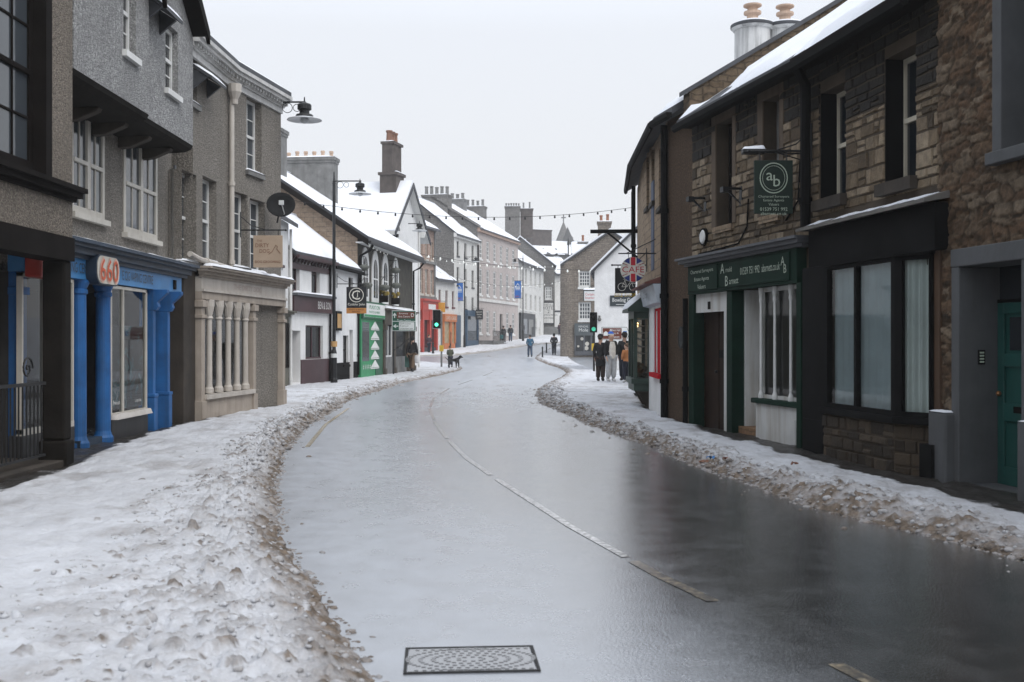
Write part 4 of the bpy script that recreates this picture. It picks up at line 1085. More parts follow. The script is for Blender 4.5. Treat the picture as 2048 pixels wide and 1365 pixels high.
c = MB().box(m_-.7, m_+.55, .35, 1.3, 8.6, 10.75).box(m_-.8, m_+.65, .27, 1.38, 10.75, 10.9)
for x in (-.5, -.05, .4): c.prism([(m_+x-.25, .55), (m_+x, .45), (m_+x+.2, .55), (m_+x+.2, 1.15), (m_+x-.25, 1.15)], 2, 10.9, 12.45)
c.box(m_-.8, m_+.65, .42, 1.22, 12.45, 12.58)
co_ = c.build('chimney', STK, h.root, f); snow_top(co_, f, m_-.8, m_+.65, .42, 1.22, 12.581, .06, sd=6); snow_top(co_, f, m_-.8, m_+.65, .27, .42, 10.9, .05, sd=7)
for i in range(3):
    MB().lathe([(.2, 0), (.2, .08), (.17, .1), (.15, .5), (.19, .54), (.19, .62), (.13, .62)], (m_-.5+i*.42, .82, 12.59), 12).build('chimney_pot', mat('brown_clay_pot', (.23,.12,.08), .8, .25, streak=.3), co_, f)
pipe(h.root, f, [(.15, -.08, 8), (.15, -.08, 0)], .06); pipe(h.root, f, [(f.L-.15, -.07, 7.9), (f.L-.15, -.07, 0)], .05, WHITE_P)
# ================================================================== RIGHT SIDE
DRESS = mat_stone('squared_buff_stone', [(0, (.085,.06,.038)), (.3, (.20,.145,.088)), (.7, (.31,.235,.155)), (1, (.41,.325,.225))], soot=.55)
MORT = mat('old_mortar', (.070,.053,.037), .95, .3, bmp=.4, bs=30)
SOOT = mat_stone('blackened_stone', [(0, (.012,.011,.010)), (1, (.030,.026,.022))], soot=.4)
BRR = mat_pebble('brown_roughcast', (.15,.098,.062), 1.1, .35)
BRS = mat_brick('brown_coursed_stone', (.24,.17,.11), (.33,.25,.17), (.11,.085,.06), .38, .17, .014, .7, .35)
BRS2 = mat_brick('dark_brown_stone', (.10,.07,.045), (.16,.12,.08), (.05,.038,.028), .3, .13, .016, .8, .4, .05)
SHOPG = mat('dark_green_paint', (.006,.024,.015), .65, .25, bmp=.06, spec=.1)
GLET = mat('pale_green_letters', (.45,.52,.42), .5, .05, bmp=0)
SHOPW = mat('white_shop_paint', (.62,.62,.60), .6, .1, bmp=.15, streak=.5, streakcol=(.25,.19,.11))
P = dict(C0=(3.62,31.8), C1=(3.25,27.3), C2=(3.11,22.0), D=(3.40,20.7), E=(4.44,15.86), G=(4.94,12.7), K=(5.55,8.9), J=(6.4,3.6))

def stone_front(h, v0, v1, seed, hh=.165, w=.25, rel=.022, holes=None, m=None, u0=0, u1=None):
    st = MB().stones(u0, h.L if u1 is None else u1, v0, v1, [(a-.0, b, c, d) for a, b, c, d in (holes or h.holes)], 0, hh, w, rel, seed)
    return st.build('stone_facing', m or DRESS, h.root, h.f)

# ---- estate agent's house: R2
h = House('estate_agent_house', 'buff stone house with dark green estate agent shopfront and white window columns', P['D'], P['E']); f = h.f
EV = 5.74
w1 = h.winr((f.u(1434), f.u(1466), f.v(1450, 452), 5.45), inset=.22, m=DARK_W, nx=1, ny=1, fw=.06, sill=.08, sillm=BRS)
w2 = h.winr((f.u(1528), f.u(1560), f.v(1540, 432), 5.45), inset=.22, m=GREY_ST, nx=1, ny=1, fw=.07, sill=.08, sillm=BRS)
h.shell(EV, 7, MORT, v0=2.5, d=.3)
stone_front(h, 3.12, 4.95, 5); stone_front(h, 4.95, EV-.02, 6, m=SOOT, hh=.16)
WSM = mat('brown_dressed_stone', (.11,.08,.055), .85, .25, bmp=.35, streak=.4, streakcol=(.02,.017,.014))
for r in (w1, w2): MB().box(r[0]-.2, r[0]-.004, -.028, .05, r[2], r[3]).box(r[1]+.004, r[1]+.16, -.026, .05, r[2], r[3]).box(r[0]-.2, r[1]+.16, -.03, .05, r[3]+.004, r[3]+.25).build('window_surround', WSM, h.root, f, bevel=.012)
roof(h.root, f, -.05, f.L, EV+.06, 3.5, 8.15, 7, eo=.30, vo=.0, sd=61, gutter=BLACK_P, snow=.13, edge=.09)
MB().box(-.05, f.L, -.36, .0, EV-.14, EV-.08).build('soffit', DARK_W, h.root, f)
pu = f.u(1626)
pipe(h.root, f, [(pu, -.3, EV-.1), (pu, -.12, EV-.4), (pu, -.12, 3.2)], .075)
# shopfront: fascia band, door bay, window bay
zt, zb = 2.98, 2.46
sf0 = f.u(1392); sfm = f.u(1456); sf1 = f.u(1607)
mb = MB().box(sf0, sf1+.1, -.16, .0, zb, zt); fb = mb.build('shop_fascia', SHOPG, h.root, f)
mb = MB(); cornice(mb, sf0, sf1+.25, zt+.001, [(.05, .2), (.06, .3), (.04, .36)]); cc = mb.build('fascia_cornice', LEAD, fb, f)
for a, b_ in ((sf0+.06, sfm-.05), (sfm+.06, sf1-.1)): MB().box(a, b_, -.185, -.161, zb+.05, zt-.04).build('sign_panel', SHOPG, fb, f, bevel=.008)
c1 = (sf0+sfm)/2; wd = sfm-sf0
letters(fb, f, [('Chartered Surveyors', c1, zt-.13, .085, -.187, wd*.72), ('Estate Agents', c1, zt-.27, .085, -.187, wd*.46), ('Valuers', c1, zt-.40, .08, -.187, wd*.26),
                ('A', sfm+.2, zt-.14, .17, -.187), ('rnold', sfm+.47, zt-.17, .085, -.187), ('B', sfm+.38, zt-.36, .17, -.187), ('arnett', sfm+.68, zt-.38, .085, -.187),
                ('01539 751 992', sfm+(sf1-sfm)*.47, zt-.235, .12, -.187, .74), ('abarnett.co.uk', sfm+(sf1-sfm)*.745, zt-.235, .12, -.187, .64), ('A', sf1-.30, zt-.17, .13, -.187), ('B', sf1-.22, zt-.29, .13, -.187)], GLET)
# left bay: white board, brown door
d0, d1 = f.u(1397), f.u(1456)
wp = MB().box(d0, d1+.06, -.05, .0, 2.12, zb-.001).build('door_header', SHOPW, h.root, f)
MB().box((d0+d1)/2-.1, (d0+d1)/2+.02, -.058, -.051, 2.17, 2.31).build('door_number', DARK_W, wp, f)
BRD = mat('brown_door_timber', (.028,.016,.011), .7, .3, spec=.1, bmp=.1, streak=.3)
dr = MB().box(d0+.03, d1-.06, .12, .17, -.1, 2.118).box((d0+d1)/2-.012, (d0+d1)/2+.012, .105, .121, .0, 2.118).build('door', BRD, h.root, f)
pl_ = MB().box(d0+.72, d0+1.0, .10, .119, 1.30, 1.44).build('name_plate', BLACK_P, dr, f)
MB().ball((d0+.62, .09, 1.05), .03).build('door_knob', IRON, dr, f)
MB().box(d1-.06, d1+.05, -.05, .18, -.1, 2.119).build('door_jamb', SHOPW, h.root, f)
MB().box(sf0-.12, d0-.002, -.1, .12, -.1, zb-.001).build('pilaster', SHOPG, h.root, f, bevel=.01)
q0, q1 = f.u(1466), f.u(1477)
MB().box(q0, q1, -.12, .12, -.1, zb-.001).build('pilaster', SHOPG, h.root, f, bevel=.01)
x0, x1 = f.u(1518), f.u(1612)
MB().box(q1+.002, x0, .62, .68, .02, zb).box(x0-.04, x0, .12, .62, .02, zb).box(q1+.002, q1+.05, .1, .62, .0, zb).build('recess_wall', SHOPW, h.root, f)
MB().box(q1, x0, .0, .62, -.1, .16).build('tiled_step', mat_brick('tan_tiles', (.26,.15,.08), (.30,.18,.10), (.08,.06,.04), .15, .15, .008, .3, .2), h.root, f)
MB().box(x0, x1, -.06, .2, -.1, .60).build('stall_riser', SHOPW, h.root, f, bevel=.012)
MB().box(x0-.06, x1, -.12, .2, .601, .68).build('sill', SHOPG, h.root, f, bevel=.01)
o = MB().box(x0, x1, .03, .08, .681, .74).box(x0, x1, .03, .08, zb-.07, zb-.002).build('shop_window', SHOPW, h.root, f)
for q in (.03, .34, .68):
    u = x0+(x1-x0)*q+.03; MB().lathe([(.045, .681), (.045, .74), (.025, .8), (.022, 2.2), (.036, 2.26), (.028, 2.30), (.044, 2.40), (.044, zb-.003)], (u, .0, 0), 12).build('window_column', WHITE_P, o, f)
MB().quad((x0,.055,.69), (x1,.055,.69), (x1,.055,zb-.01), (x0,.055,zb-.01)).build('pane', GLASS, o, f)
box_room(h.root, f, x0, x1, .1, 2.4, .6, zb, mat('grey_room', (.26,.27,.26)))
MB().box(x0+.5, x0+1.25, .8, .85, .7, 1.15).build('display_board', mat('navy_board', (.02,.025,.05)), h.root, f)
MB().box(x0+1.0, x0+1.9, 1.4, 1.45, .7, 2.2).build('display_panel', CURT, h.root, f)
st = MB().disc(x1-.25, 1.45, .14, .045, .2, n=20, t=.003).build('window_sticker', SHOPW, o, f); letters(st, f, [('8', x1-.25, 1.45, .22, .044)], mat('red_sticker', (.5,.08,.05), .5, bmp=0))
MB().box(x1+.002, x1+.15, -.16, .12, -.1, zb-.001).build('pilaster', SHOPG, h.root, f, bevel=.01)
fl = MB().tube([(f.u(1603), -.10, .0), (f.u(1603), -.10, .42)], .03, 8).build('standpipe', SHOPW, h.root, f)
for x, z in ((f.u(1412), f.v(1408, 410)), (f.u(1483), f.v(1478, 392))):
    MB().box(x-.05, x+.05, -.02, .0, z-.18, z+.14).prism([(-.02, z-.15), (-.30, z+.08), (-.30, z+.12), (-.02, z+.12), (-.02, z+.08), (-.24, z+.08)], 0, x-.02, x+.02).box(x-.07, x+.07, -.36, -.26, z+.03, z+.12).build('flood_lamp', IRON, h.root, f)
al = MB().lathe([(.12, 0), (.14, .02), (.14, .06), (.10, .09)], (0, 0, 0), 14).build('alarm_bell', WHITE_P, h.root, sub(f, f.u(1412), -.0, f.v(1412, 475)))
al.data.transform(Matrix.Rotation(R(90), 4, 'X')); MB().ring(f.u(1412), f.v(1412, 475), .13, .16, -.07, n=16, t=.07).build('alarm_rim', BLACK_P, h.root, f)
pipe(h.root, f, [(f.u(1500), -.03, 3.95), (f.u(1500)-.05, -.03, 3.5), (f.u(1480), -.03, 3.25), (f.u(1400), -.03, 3.2)], .014, BLACK_P, 'cable')
pipe(h.root, f, [(f.u(1604), -.03, 4.3), (f.u(1600), -.03, 3.7), (f.u(1575), -.03, 3.45)], .014, BLACK_P, 'cable')

# ---- black shop under the two sashes: R1
h = House('black_shop_house', 'soot-topped buff stone house with black bay-windowed shop and cream sashes', P['E'], P['G']); f = h.f
CRM = mat('cream_sash_paint', (.62,.57,.46), .5, .1, bmp=.05, streak=.2, streakcol=(.25,.2,.12))
wA = (f.u(1641), f.u(1692), f.v(1668, 395), f.v(1668, 175)); wB = (f.u(1770), f.u(1833), f.v(1800, 362), f.v(1800, 105))
for r in (wA, wB): h.winr(r, inset=.24, m=CRM, nx=1, ny=1, fw=.065, sill=.12, sillm=BROWN_ST, sproj=.12, snow=False)
h.shell(EV, 7, MORT, v0=2.5, d=.3)
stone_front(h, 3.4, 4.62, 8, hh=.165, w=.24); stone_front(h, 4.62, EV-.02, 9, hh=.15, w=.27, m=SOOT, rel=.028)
for r in (wA, wB): MB().box(r[0]+.002, r[0]+.02, .002, .24, r[2], r[3]).build('black_reveal', BLACK_P, h.root, f)
for r in (wA, wB): curtain(h.root, f, r[0]+.1, r[1]-.1, .34, r[2], (r[2]+r[3])/2, waves=8, amp=.01)
roof(h.root, f, .0, f.L+.05, EV+.06, 3.5, 8.15, 7, eo=.42, vo=.0, sd=64, gutter=BLACK_P, snow=.13, edge=.1)
MB().box(0, f.L, -.46, .0, EV-.16, EV-.10).build('soffit', DARK_W, h.root, f)
zc = 3.18; e0, e1 = .02, f.u(1879, .12)
mb = MB().box(e0, e1, -.18, .0, 2.64, zc); fb = mb.build('shop_fascia', BLACK_P, h.root, f)
cc = MB().prism([(.0, zc+.14), (-.34, zc+.03), (-.34, zc-.01), (.0, zc+.05)], 0, e0-.1, e1+.05).build('fascia_canopy', mat('weathered_board', (.16,.15,.135), .8, .3, bmp=.3), fb, f)
for sd, a, b_ in ((3, .8, .95), (5, .45, .62), (6, .3, .4), (7, .05, .15), (8, .7, .76)):
    n = 14; Ug, T = np.meshgrid(np.linspace(e0+(e1-e0)*a, e0+(e1-e0)*b_, n), np.linspace(.05, .95, 5), indexing='ij')
    grid_mesh('snow_patch', Ug, -.34*T, zc+.143-.11*T+.035*np.clip(np.minimum(np.minimum(T, 1-T)*5, np.minimum(np.arange(n), n-1-np.arange(n))[:,None]*.4), 0, 1)*fbm(Ug*6, T*4, sd, 3), SNOW, fr=f, parent=cc)
MB().box(f.u(1876), f.u(1887), -.05, .02, -.1, zc-.05).build('corner_post', mat('brown_post_paint', (.085,.05,.03), .6, .25, bmp=.15, streak=.3), h.root, f)
# the bay: front plane and the canted near side
wb = .30; b0 = f.u(1648, wb); b1 = f.u(1789, wb); b2 = f.u(1872, .02)
zs, zh = .72, 2.61
plan = [(b0, .0), (b0, -wb), (b1, -wb), (b2, -.02), (b2, .0)]
RUBD = mat_stone('dark_rubble', [(0, (.025,.018,.012)), (.6, (.06,.043,.028)), (1, (.11,.08,.052))], soot=.4)
MB().prism(plan, 2, -.1, zs-.10).build('stall_riser', MORT, h.root, f)
fw_ = Fr(0, 0); fw_.M = f.M @ Matrix.Translation((b0, -wb, 0))
MB().stones(0, b1-b0, .0, zs-.11, (), 0, .13, .22, .03, 15).build('stone_facing', RUBD, h.root, fw_)
an = math.atan2(wb-.02, b2-b1); cl = math.hypot(b2-b1, wb-.02); fc_ = Fr(0, 0); fc_.M = f.M @ Matrix.Translation((b1, -wb, 0)) @ Matrix.Rotation(an, 4, 'Z')
MB().stones(0, cl, .0, zs-.11, (), 0, .13, .22, .03, 16).build('stone_facing', RUBD, h.root, fc_)
def inflate(P_, d): return [(x+(d if x > b1-.01 else -d*.4), y-(d if y < -.01 else 0)) for x, y in P_]
MB().prism(inflate(plan, .07), 2, zs-.10, zs-.02).build('sill', BLACK_P, h.root, f, bevel=.01)
for fr_, a, b_, ms, nm in ((fw_, 0, b1-b0, (.47,), 'shop_window'), (fc_, 0, cl, (), 'side_window')):
    mb = MB(); t = .09
    mb.box(a, a+t, -.0, .07, zs-.02, zh).box(b_-t, b_, -.0, .07, zs-.02, zh).box(a+t, b_-t, .0, .07, zs-.02, zs+.04).box(a+t, b_-t, .0, .07, zh-.05, zh)
    for q in ms: x = a+(b_-a)*q; mb.box(x-.03, x+.03, .0, .07, zs+.04, zh-.05)
    o = mb.build(nm, BLACK_P, h.root, fr_)
    MB().quad((a+.05,.04,zs), (b_-.05,.04,zs), (b_-.05,.04,zh), (a+.05,.04,zh)).build('pane', GLASS, o, fr_)
    curtain(h.root, fr_, a+.06, b_-.06, .12, zs, zh, mat('blue_grey_curtain', (.66,.77,.81), .9, .1, bmp=0) if nm == 'shop_window' else mat('pale_drape', (.62,.66,.63), .9, .1, bmp=0), waves=10 if nm == 'shop_window' else 5, amp=.02 if nm == 'shop_window' else .035)
MB().prism([(b0+.05, -wb+.16), (b1-.1, -wb+.16), (b2-.1, .16), (b2-.1, .2), (b0+.05, .2)], 2, zs-.05, zs-.021).build('window_board', STALL, h.root, f)
box_room(h.root, f, b0-.1, b2, .2, 2, .5, 2.64)
MB().box(.02, b0-.002, -.28, .0, -.1, 2.639).build('shopfront_pier', BLACK_P, h.root, f, bevel=.01); MB().box(b2+.002, f.u(1876)-.004, -.10, .0, -.1, 2.639).build('shopfront_pier', BLACK_P, h.root, f, bevel=.01)
for a, b_ in ((b0, b1), ): MB().prism(inflate(plan, .04), 2, zh, 2.639).build('window_head', BLACK_P, h.root, f)
MB().box(.08, b0-.03, -.30, -.281, .05, .5).build('pier_plinth', BLACK_P, h.root, f)
MB().box(b2+.02, b2+.28, -.24, -.101, -.1, .42).build('meter_box', BLACK_P, h.root, f)

# ---- rough rubble building with the grey door surround: R0
h = House('rubble_stone_building', 'rough brown rubble building with grey stone door surround and green door', P['G'], P['K']); f = h.f
RUB = None
m, nt, b = nodes('rough_rubble'); v = coord(nt)
at = nd(nt, 'ShaderNodeAttribute', attribute_name='cell').outputs['Fac']; mo = nd(nt, 'ShaderNodeAttribute', attribute_name='joint').outputs['Fac']
c = ramp(nt, at, [(0, (.04,.03,.021)), (.3, (.11,.072,.044)), (.55, (.165,.10,.058)), (.8, (.20,.145,.095)), (1, (.28,.215,.15))])
c = mix(nt, ramp(nt, noise(nt, v, 14, 6, .7), [(.35, (0,0,0)), (.65, (1,1,1))]), mix(nt, .55, c, (.02,.016,.012)), c)
c = mix(nt, mo, c, mix(nt, noise(nt, v, 30, 4), (.018,.013,.009), (.085,.058,.036)))
g = ramp(nt, noise(nt, v, .8, 5, .6), [(.45, (0,0,0)), (.75, (1,1,1))]); c = mix(nt, math_(nt, 'MULTIPLY', g, .4), c, (.03,.026,.02))
nt.links.new(c, b.inputs['Base Color']); b.inputs['Roughness'].default_value = .9; b.inputs['Specular IOR Level'].default_value = .25
bump(nt, b, noise(nt, v, 26, 6, .75), .8, .035); RUB = m
dj0, dj1 = f.u(1917), f.u(1917)+1.42; zd = 2.62
wn = (f.u(2016), f.u(2016)+1.0, f.v(2030, 318)+.1, 6.4)
ho = [(dj0, dj1, -1, zd), wn]
h.shell(8.2, 7, MORT, v0=-.6, front=False)
n = .022; us = np.arange(0, f.L, n); vs = np.arange(-.1, 7.2, n); Ug, Vg = np.meshgrid(us, vs, indexing='ij')
wx = Ug+.10*(fbm(Ug*3, Vg*3, 71, 3)-.5); wy = Vg+.08*(fbm(Ug*3, Vg*3, 75, 3)-.5)
f1, f2, cid = worley(wx*2.9, wy*8.6, 70); ed = np.clip((f2-f1)*4.5, 0, 1)
g1, g2, gid = worley(wx*8, wy*15, 90)
Y = -(.030*ed**.4*(.2+1.1*cid)+.055*(fbm(Ug*7, Vg*13, 77, 5, .6)-.5)+.015*np.clip((g2-g1)*2, 0, 1)*(cid < .4)); Y[:, 0] = 0
kp = np.ones((len(us)-1, len(vs)-1), bool); uc, vc = np.meshgrid(us[:-1]+n/2, vs[:-1]+n/2, indexing='ij')
for a in ho: kp &= ~((uc > a[0]) & (uc < a[1]) & (vc > a[2]) & (vc < a[3]))
grid_mesh('wall', Ug, Y, Vg, RUB, dict(cell=np.where(cid < .4, gid, cid), joint=np.clip(1-ed*1.5, 0, 1)), fr=f, parent=h.root, keep=kp, smooth=False)
MB().wall(0, f.L, 7.1, 8.2, (), .0).build('upper_wall', BRS, h.root, f)
GS = mat('grey_painted_stone', (.085,.088,.092), .75, .15, bmp=.25, bs=20, streak=.25)
mb = MB().box(dj0, dj1, -.10, .5, zd-.20, zd).box(dj0, dj0+.15, -.09, .56, -.1, zd-.201).box(dj1-.15, dj1, -.09, .56, -.1, zd-.201)
ds = mb.build('door_surround', GS, h.root, f, bevel=.012)
for a, b_ in ((dj0-.30, dj0+.06), (dj1-.06, dj1+.3)):
    o = MB().box(a, b_, -.20, .02, -.1, .80).build('door_plinth', GS, ds, f, bevel=.025)
    snow_top(o, f, a+.03, b_-.03, -.19, -.02, .80, .014, sd=int(b_*9))
GDOOR = mat('sea_green_paint', (.014,.072,.062), .5, .18, bmp=.06, streak=.25, streakcol=(.01,.03,.03))
ddx = .40; a0, a1 = dj0+.16, dj1-.151
mb = MB().box(a0, a1, ddx, ddx+.05, .02, 2.02).box(a0, a0+.12, ddx-.03, ddx, .02, 2.02).box(a1-.12, a1, ddx-.03, ddx, .02, 2.02)
for z, hh in ((.02, .2), (.72, .2), (1.32, .14), (1.9, .12)): mb.box(a0+.12, a1-.12, ddx-.03, ddx, z, z+hh)
dr = mb.build('door', GDOOR, h.root, f, bevel=.006)
MB().box(a0+.3, a0+.46, ddx-.035, ddx-.031, .82, .89).build('letter_box', DARK_W, dr, f); MB().ball((a0+.07, ddx-.06, 1.02), .03).build('door_knob', mat('old_brass', (.25,.12,.05), .4, metal=.7), dr, f)
MB().box(a0+.2, a0+.42, ddx-.012, ddx-.001, 1.5, 1.86).build('door_light', PANE, dr, f)
MB().box(a0, a1, ddx-.001, ddx+.04, 2.06, zd-.2).build('fanlight', PANE, h.root, f); MB().box(a0, a1, ddx-.03, ddx+.05, 2.021, 2.059).build('transom', BLACK_P, h.root, f)
MB().box(dj0, dj1, -.1, .6, -.1, .02).build('door_step', GS, h.root, f)
bp = MB().box(dj0+.151, dj0+.165, .14, .22, 1.34, 1.50).build('entry_phone', BLACK_P, h.root, f)
mb = MB()
for k in range(4): mb.box(dj0+.166, dj0+.172, .155, .205, 1.36+k*.034, 1.378+k*.034)
mb.build('bell_button', GLET, bp, f)
ws = MB().box(wn[0]-.16, wn[0], -.08, .2, wn[2], wn[3]).box(wn[1], wn[1]+.16, -.08, .2, wn[2], wn[3]).box(wn[0]-.2, wn[1]+.2, -.14, .2, wn[2]-.13, wn[2]-.001).build('window_surround', GS, h.root, f, bevel=.01)
sash(h.root, f, wn, inset=.26, m=mat('grey_green_paint', (.10,.115,.12), .5, .1, bmp=.05), nx=2, ny=2, fw=.1, sill=0)
roof(h.root, f, 0, f.L, 8.2, 3.5, 9.6, 7, eo=.2, vo=0, sd=81)
# and the house it continues into, beside the photographer
h2 = House('plain_stone_house', 'plain brown stone house with sash windows next to the rubble building', P['K'], P['J'])
for u in (1.2, 3.4): h2.winr((u, u+1.0, 3.7, 5.6), nx=2, ny=2); h2.winr((u, u+1.0, .9, 2.5), nx=2, ny=2)
h2.shell(8, 7, BRS, v0=-.6); roof(h2.root, h2.f, 0, h2.L, 8, 3.5, 9.6, 7, eo=.25, vo=0, sd=82)

# ---- brown house round the bend, with cafe sign, green bay and red window: R3
h = House('bend_house', 'brown stone and roughcast house round the bend with red shop window and green bay', P['C2'], P['D']); f = h.f
HB = 6.0; h1 = h.side(P['C1'], P['C2']); h0 = h.side(P['C0'], P['C1'])
f0 = h1.f
rw = (f0.u(1313.5), f0.u(1331), .92, 2.3)
h1.holes.append(rw)
for px0, px1, yt, yb in ((1318, 1326, 300, 420), (1303, 1311, 300, 410), (1293, 1298, 300, 420)):
    a = f0.u(px0); h1.winr((a, a+.7, f0.v(px0, yb), f0.v(px0, yt)), inset=.1, nx=1, ny=2, m=DARK_W, sill=.06, sillm=BROWN_ST)
h.shell(HB, 7, BRR, v0=-.5, d=.2); h1.shell(HB, 7, BRS, v0=-.5, d=.2); h0.shell(HB, 6, BRS, v0=-.5)
# the raised gable wall against the estate agent's lower roof
g = MB().prism([(-.05, 5.7), (3.6, 7.9), (3.6, 8.56), (-.05, 6.30)], 0, f.L-.34, f.L-.03).build('parapet_gable', BRS2, h.root, f)
cp = MB().prism([(-.12, 6.26), (3.66, 8.56), (3.66, 8.65), (-.12, 6.35)], 0, f.L-.38, f.L+.02).build('coping', SLATE, h.root, f)
for hh, sd, e in ((h, 91, -.02), (h1, 92, -.0), (h0, 93, 0)): roof(h.root, hh.f, -.0, hh.L-.36 if hh is h else hh.L, HB+.10, 3.5, 8.25, 7, eo=.28, vo=0, sd=sd, gutter=BLACK_P, snow=.12)
# paired round chimney
R_ST = mat('limewashed_stone', (.58,.58,.57), .85, .12, bmp=.3, bs=14, streak=.75, streakcol=(.06,.06,.06))
cx_ = PX(1505, 24); cf = Fr(cx_, 24, 0, R(6))
c = MB()
for x in (0, .73): c.lathe([(.40, 6.4), (.385, 8.36), (.42, 8.37), (.46, 8.42), (.46, 8.47), (.40, 8.5)], (x, 0, 0), 24)
co_ = c.build('chimney', R_ST, h.root, cf); co_['label'] = 'twin round white chimney streaked with black soot'
mb = MB()
for x in (0, .73): mb.lathe([(.445, 0), (.475, .02), (.475, .075), (.44, .09)], (x, 0, 8.41), 24)
mb.build('chimney_cap', SLATE, co_, cf)
for x in (0, .73):
    MB().lathe([(.41, 0), (.36, .05), (.2, .09), (.02, .1)], (x, 0, 8.5), 18).build('snow_cap', SNOW, co_, cf, smooth=True)
    MB().lathe([(.13, 0), (.12, .14), (.19, .17), (.19, .22), (.11, .24), (.11, .30), (.2, .34), (.2, .37), (.05, .39)], (x, 0, 8.56), 14).build('chimney_pot', POT_PALE, co_, cf)
# roughcast strip: pipes, plaque
pipe(h.root, h.f, [(.02, -.08, 5.9), (.02, -.08, .0)], .07); pipe(h.root, h.f, [(h.f.L-.02, -.14, 2.4), (h.f.L-.02, -.14, .0)], .05)
pq = (h.f.u(1365), h.f.v(1365, 676)); mb = MB().disc(pq[0], pq[1], .125, -.03, .21, t=.03); pb = mb.build('plaque', mat('green_slate_plaque', (.02,.03,.027), .4, .2, bmp=.1), h.root, h.f)
MB().ring(pq[0], pq[1], .115, .135, -.045, 1.6).build('plaque_rim', IRON, pb, h.f); MB().box(pq[0]-.06, pq[0]+.06, -.034, -.031, pq[1]-.08, pq[1]+.1).build('plaque_panel', IRON, pb, h.f)
# red window in a white shopfront
f = f0; RED = mat('signal_red_paint', (.46,.010,.018), .8, .12, bmp=.05, spec=.06); WB = WHITE_R
s0, s1 = f.u(1303), f.L-.03
MB().wall(s0, s1, -.3, 2.5, [rw], -.06, .1).box(s0, s0+.01, -.06, 0, -.3, 2.5).build('white_shopfront', WB, h.root, f)
mb = MB().box(rw[0], rw[0]+.16, -.04, .06, rw[2], rw[3]).box(rw[1]-.16, rw[1], -.04, .06, rw[2], rw[3]).box(rw[0], rw[1], -.04, .06, rw[3]-.06, rw[3]).box((rw[0]+rw[1])/2-.5, (rw[0]+rw[1])/2+.5, -.03, .06, rw[2], rw[3])
o = mb.build('shop_window', RED, h.root, f)
mb = MB()
for x in (rw[0]+.35, rw[1]-.5): mb.box(x, x+.09, -.05, .05, rw[2], rw[3]-.06)
mb.build('window_bar', WHITE_P, o, f)
MB().quad((rw[0],.05,rw[2]), (rw[1],.05,rw[2]), (rw[1],.05,rw[3]), (rw[0],.05,rw[3])).build('pane', PANE, o, f)
MB().box(rw[0]-.1, rw[1]+.05, -.16, .0, rw[2]-.09, rw[2]).build('sill', RED, o, f)
fb = MB().prism([(-.06, 2.35), (-.20, 2.38), (-.28, 2.75), (-.06, 2.75)], 0, s0, s1).build('shop_fascia', mat('pale_blue_sign', (.50,.55,.60), .5, .15), h.root, f)
letters(fb, f, [('Shop', (s0+s1)/2, 2.56, .2, -.29, .9)], BLUE_D)
MB().prism([(-.05, 2.92), (-.45, 2.78), (-.45, 2.75), (-.05, 2.77)], 0, s0-.1, s1).build('fascia_cornice', mat('red_brown_lead', (.14,.05,.04)), fb, f)
# green bay
pu1 = s0-.05; pu0 = pu1-1.6; pr = .40
GB = mat('bottle_green_paint', (.028,.055,.042), .45, .2, bmp=.06)
bay = MB().box(pu0-.06, pu1+.06, -pr-.06, .0, .62, .74).box(pu0, pu1, -pr, .0, .45, .62)
for x in (pu0, (pu0+pu1)/2-.04, pu1-.08): bay.box(x, x+.08, -pr, -pr+.08, .74, 2.25)
bay.box(pu0, pu0+.08, -.08, .0, .74, 2.25).box(pu1-.08, pu1, -.08, .0, .74, 2.25).box(pu0, pu1, -pr, .0, 2.12, 2.30)
bo = bay.build('bay_window', GB, h.root, f, bevel=.006)
MB().quad((pu0+.04,-pr+.03,.74), (pu1-.04,-pr+.03,.74), (pu1-.04,-pr+.03,2.14), (pu0+.04,-pr+.03,2.14)).quad((pu1-.04,-pr+.03,.74), (pu1-.04,0,.74), (pu1-.04,0,2.14), (pu1-.04,-pr+.03,2.14)).quad((pu0+.04,-pr+.03,.74), (pu0+.04,0,.74), (pu0+.04,0,2.14), (pu0+.04,-pr+.03,2.14)).build('pane', GLASS, bo, f)
br0 = MB().prism([(.0, 2.80), (-pr-.14, 2.34), (-pr-.14, 2.28), (.0, 2.28)], 0, pu0-.1, pu1+.1).build('bay_roof', GB, bo, f)
n = 20; Ug, T = np.meshgrid(np.linspace(pu0-.1, pu1+.1, n), np.linspace(0, 1, 10), indexing='ij')
grid_mesh('roof_snow', Ug, -(pr+.16)*T, 2.805-.46*T+.10*np.clip(np.minimum(np.minimum(T*9, (1-T)*9), np.minimum(np.arange(n), n-1-np.arange(n))[:,None]*.5), 0, 1)*(.5+fbm(Ug*3, T*3, 12, 4)), SNOW, fr=f, parent=br0)
for x in (pu0+.25, pu1-.3): MB().prism([(-.02, .45), (-pr+.1, .45), (-.02, -.05)], 0, x-.05, x+.05).build('bay_bracket', STONE_DK, bo, f)
mb = MB()
for k in range(26):
    x = random.uniform(pu0+.2, pu1-.2); z = random.uniform(.76, .8); mb.ball((x, -random.uniform(.1, pr-.1), z+random.uniform(0, .28)), random.uniform(.04, .09), n=7, m=5)
mb.build('window_display', mat('dried_flowers', (.10,.085,.04), .8, .5, vs=8), bo, f)
mb = MB()
for k in range(5): mb.tube([(pu1-.35+.12*math.cos(t*.35), -.25+.12*math.sin(t*.35)-.0, 1.3+k*.16+.02*t/9) for t in range(19)], .012, 5)
mb.build('hanging_wreath', mat('pale_wire', (.4,.4,.38), .5), bo, f)
MB().ball((pu1-.5, -.3, 1.98), .06).build('lit_bulb', mat_emit('warm_bulb', (1,.62,.25), 4), bo, f)
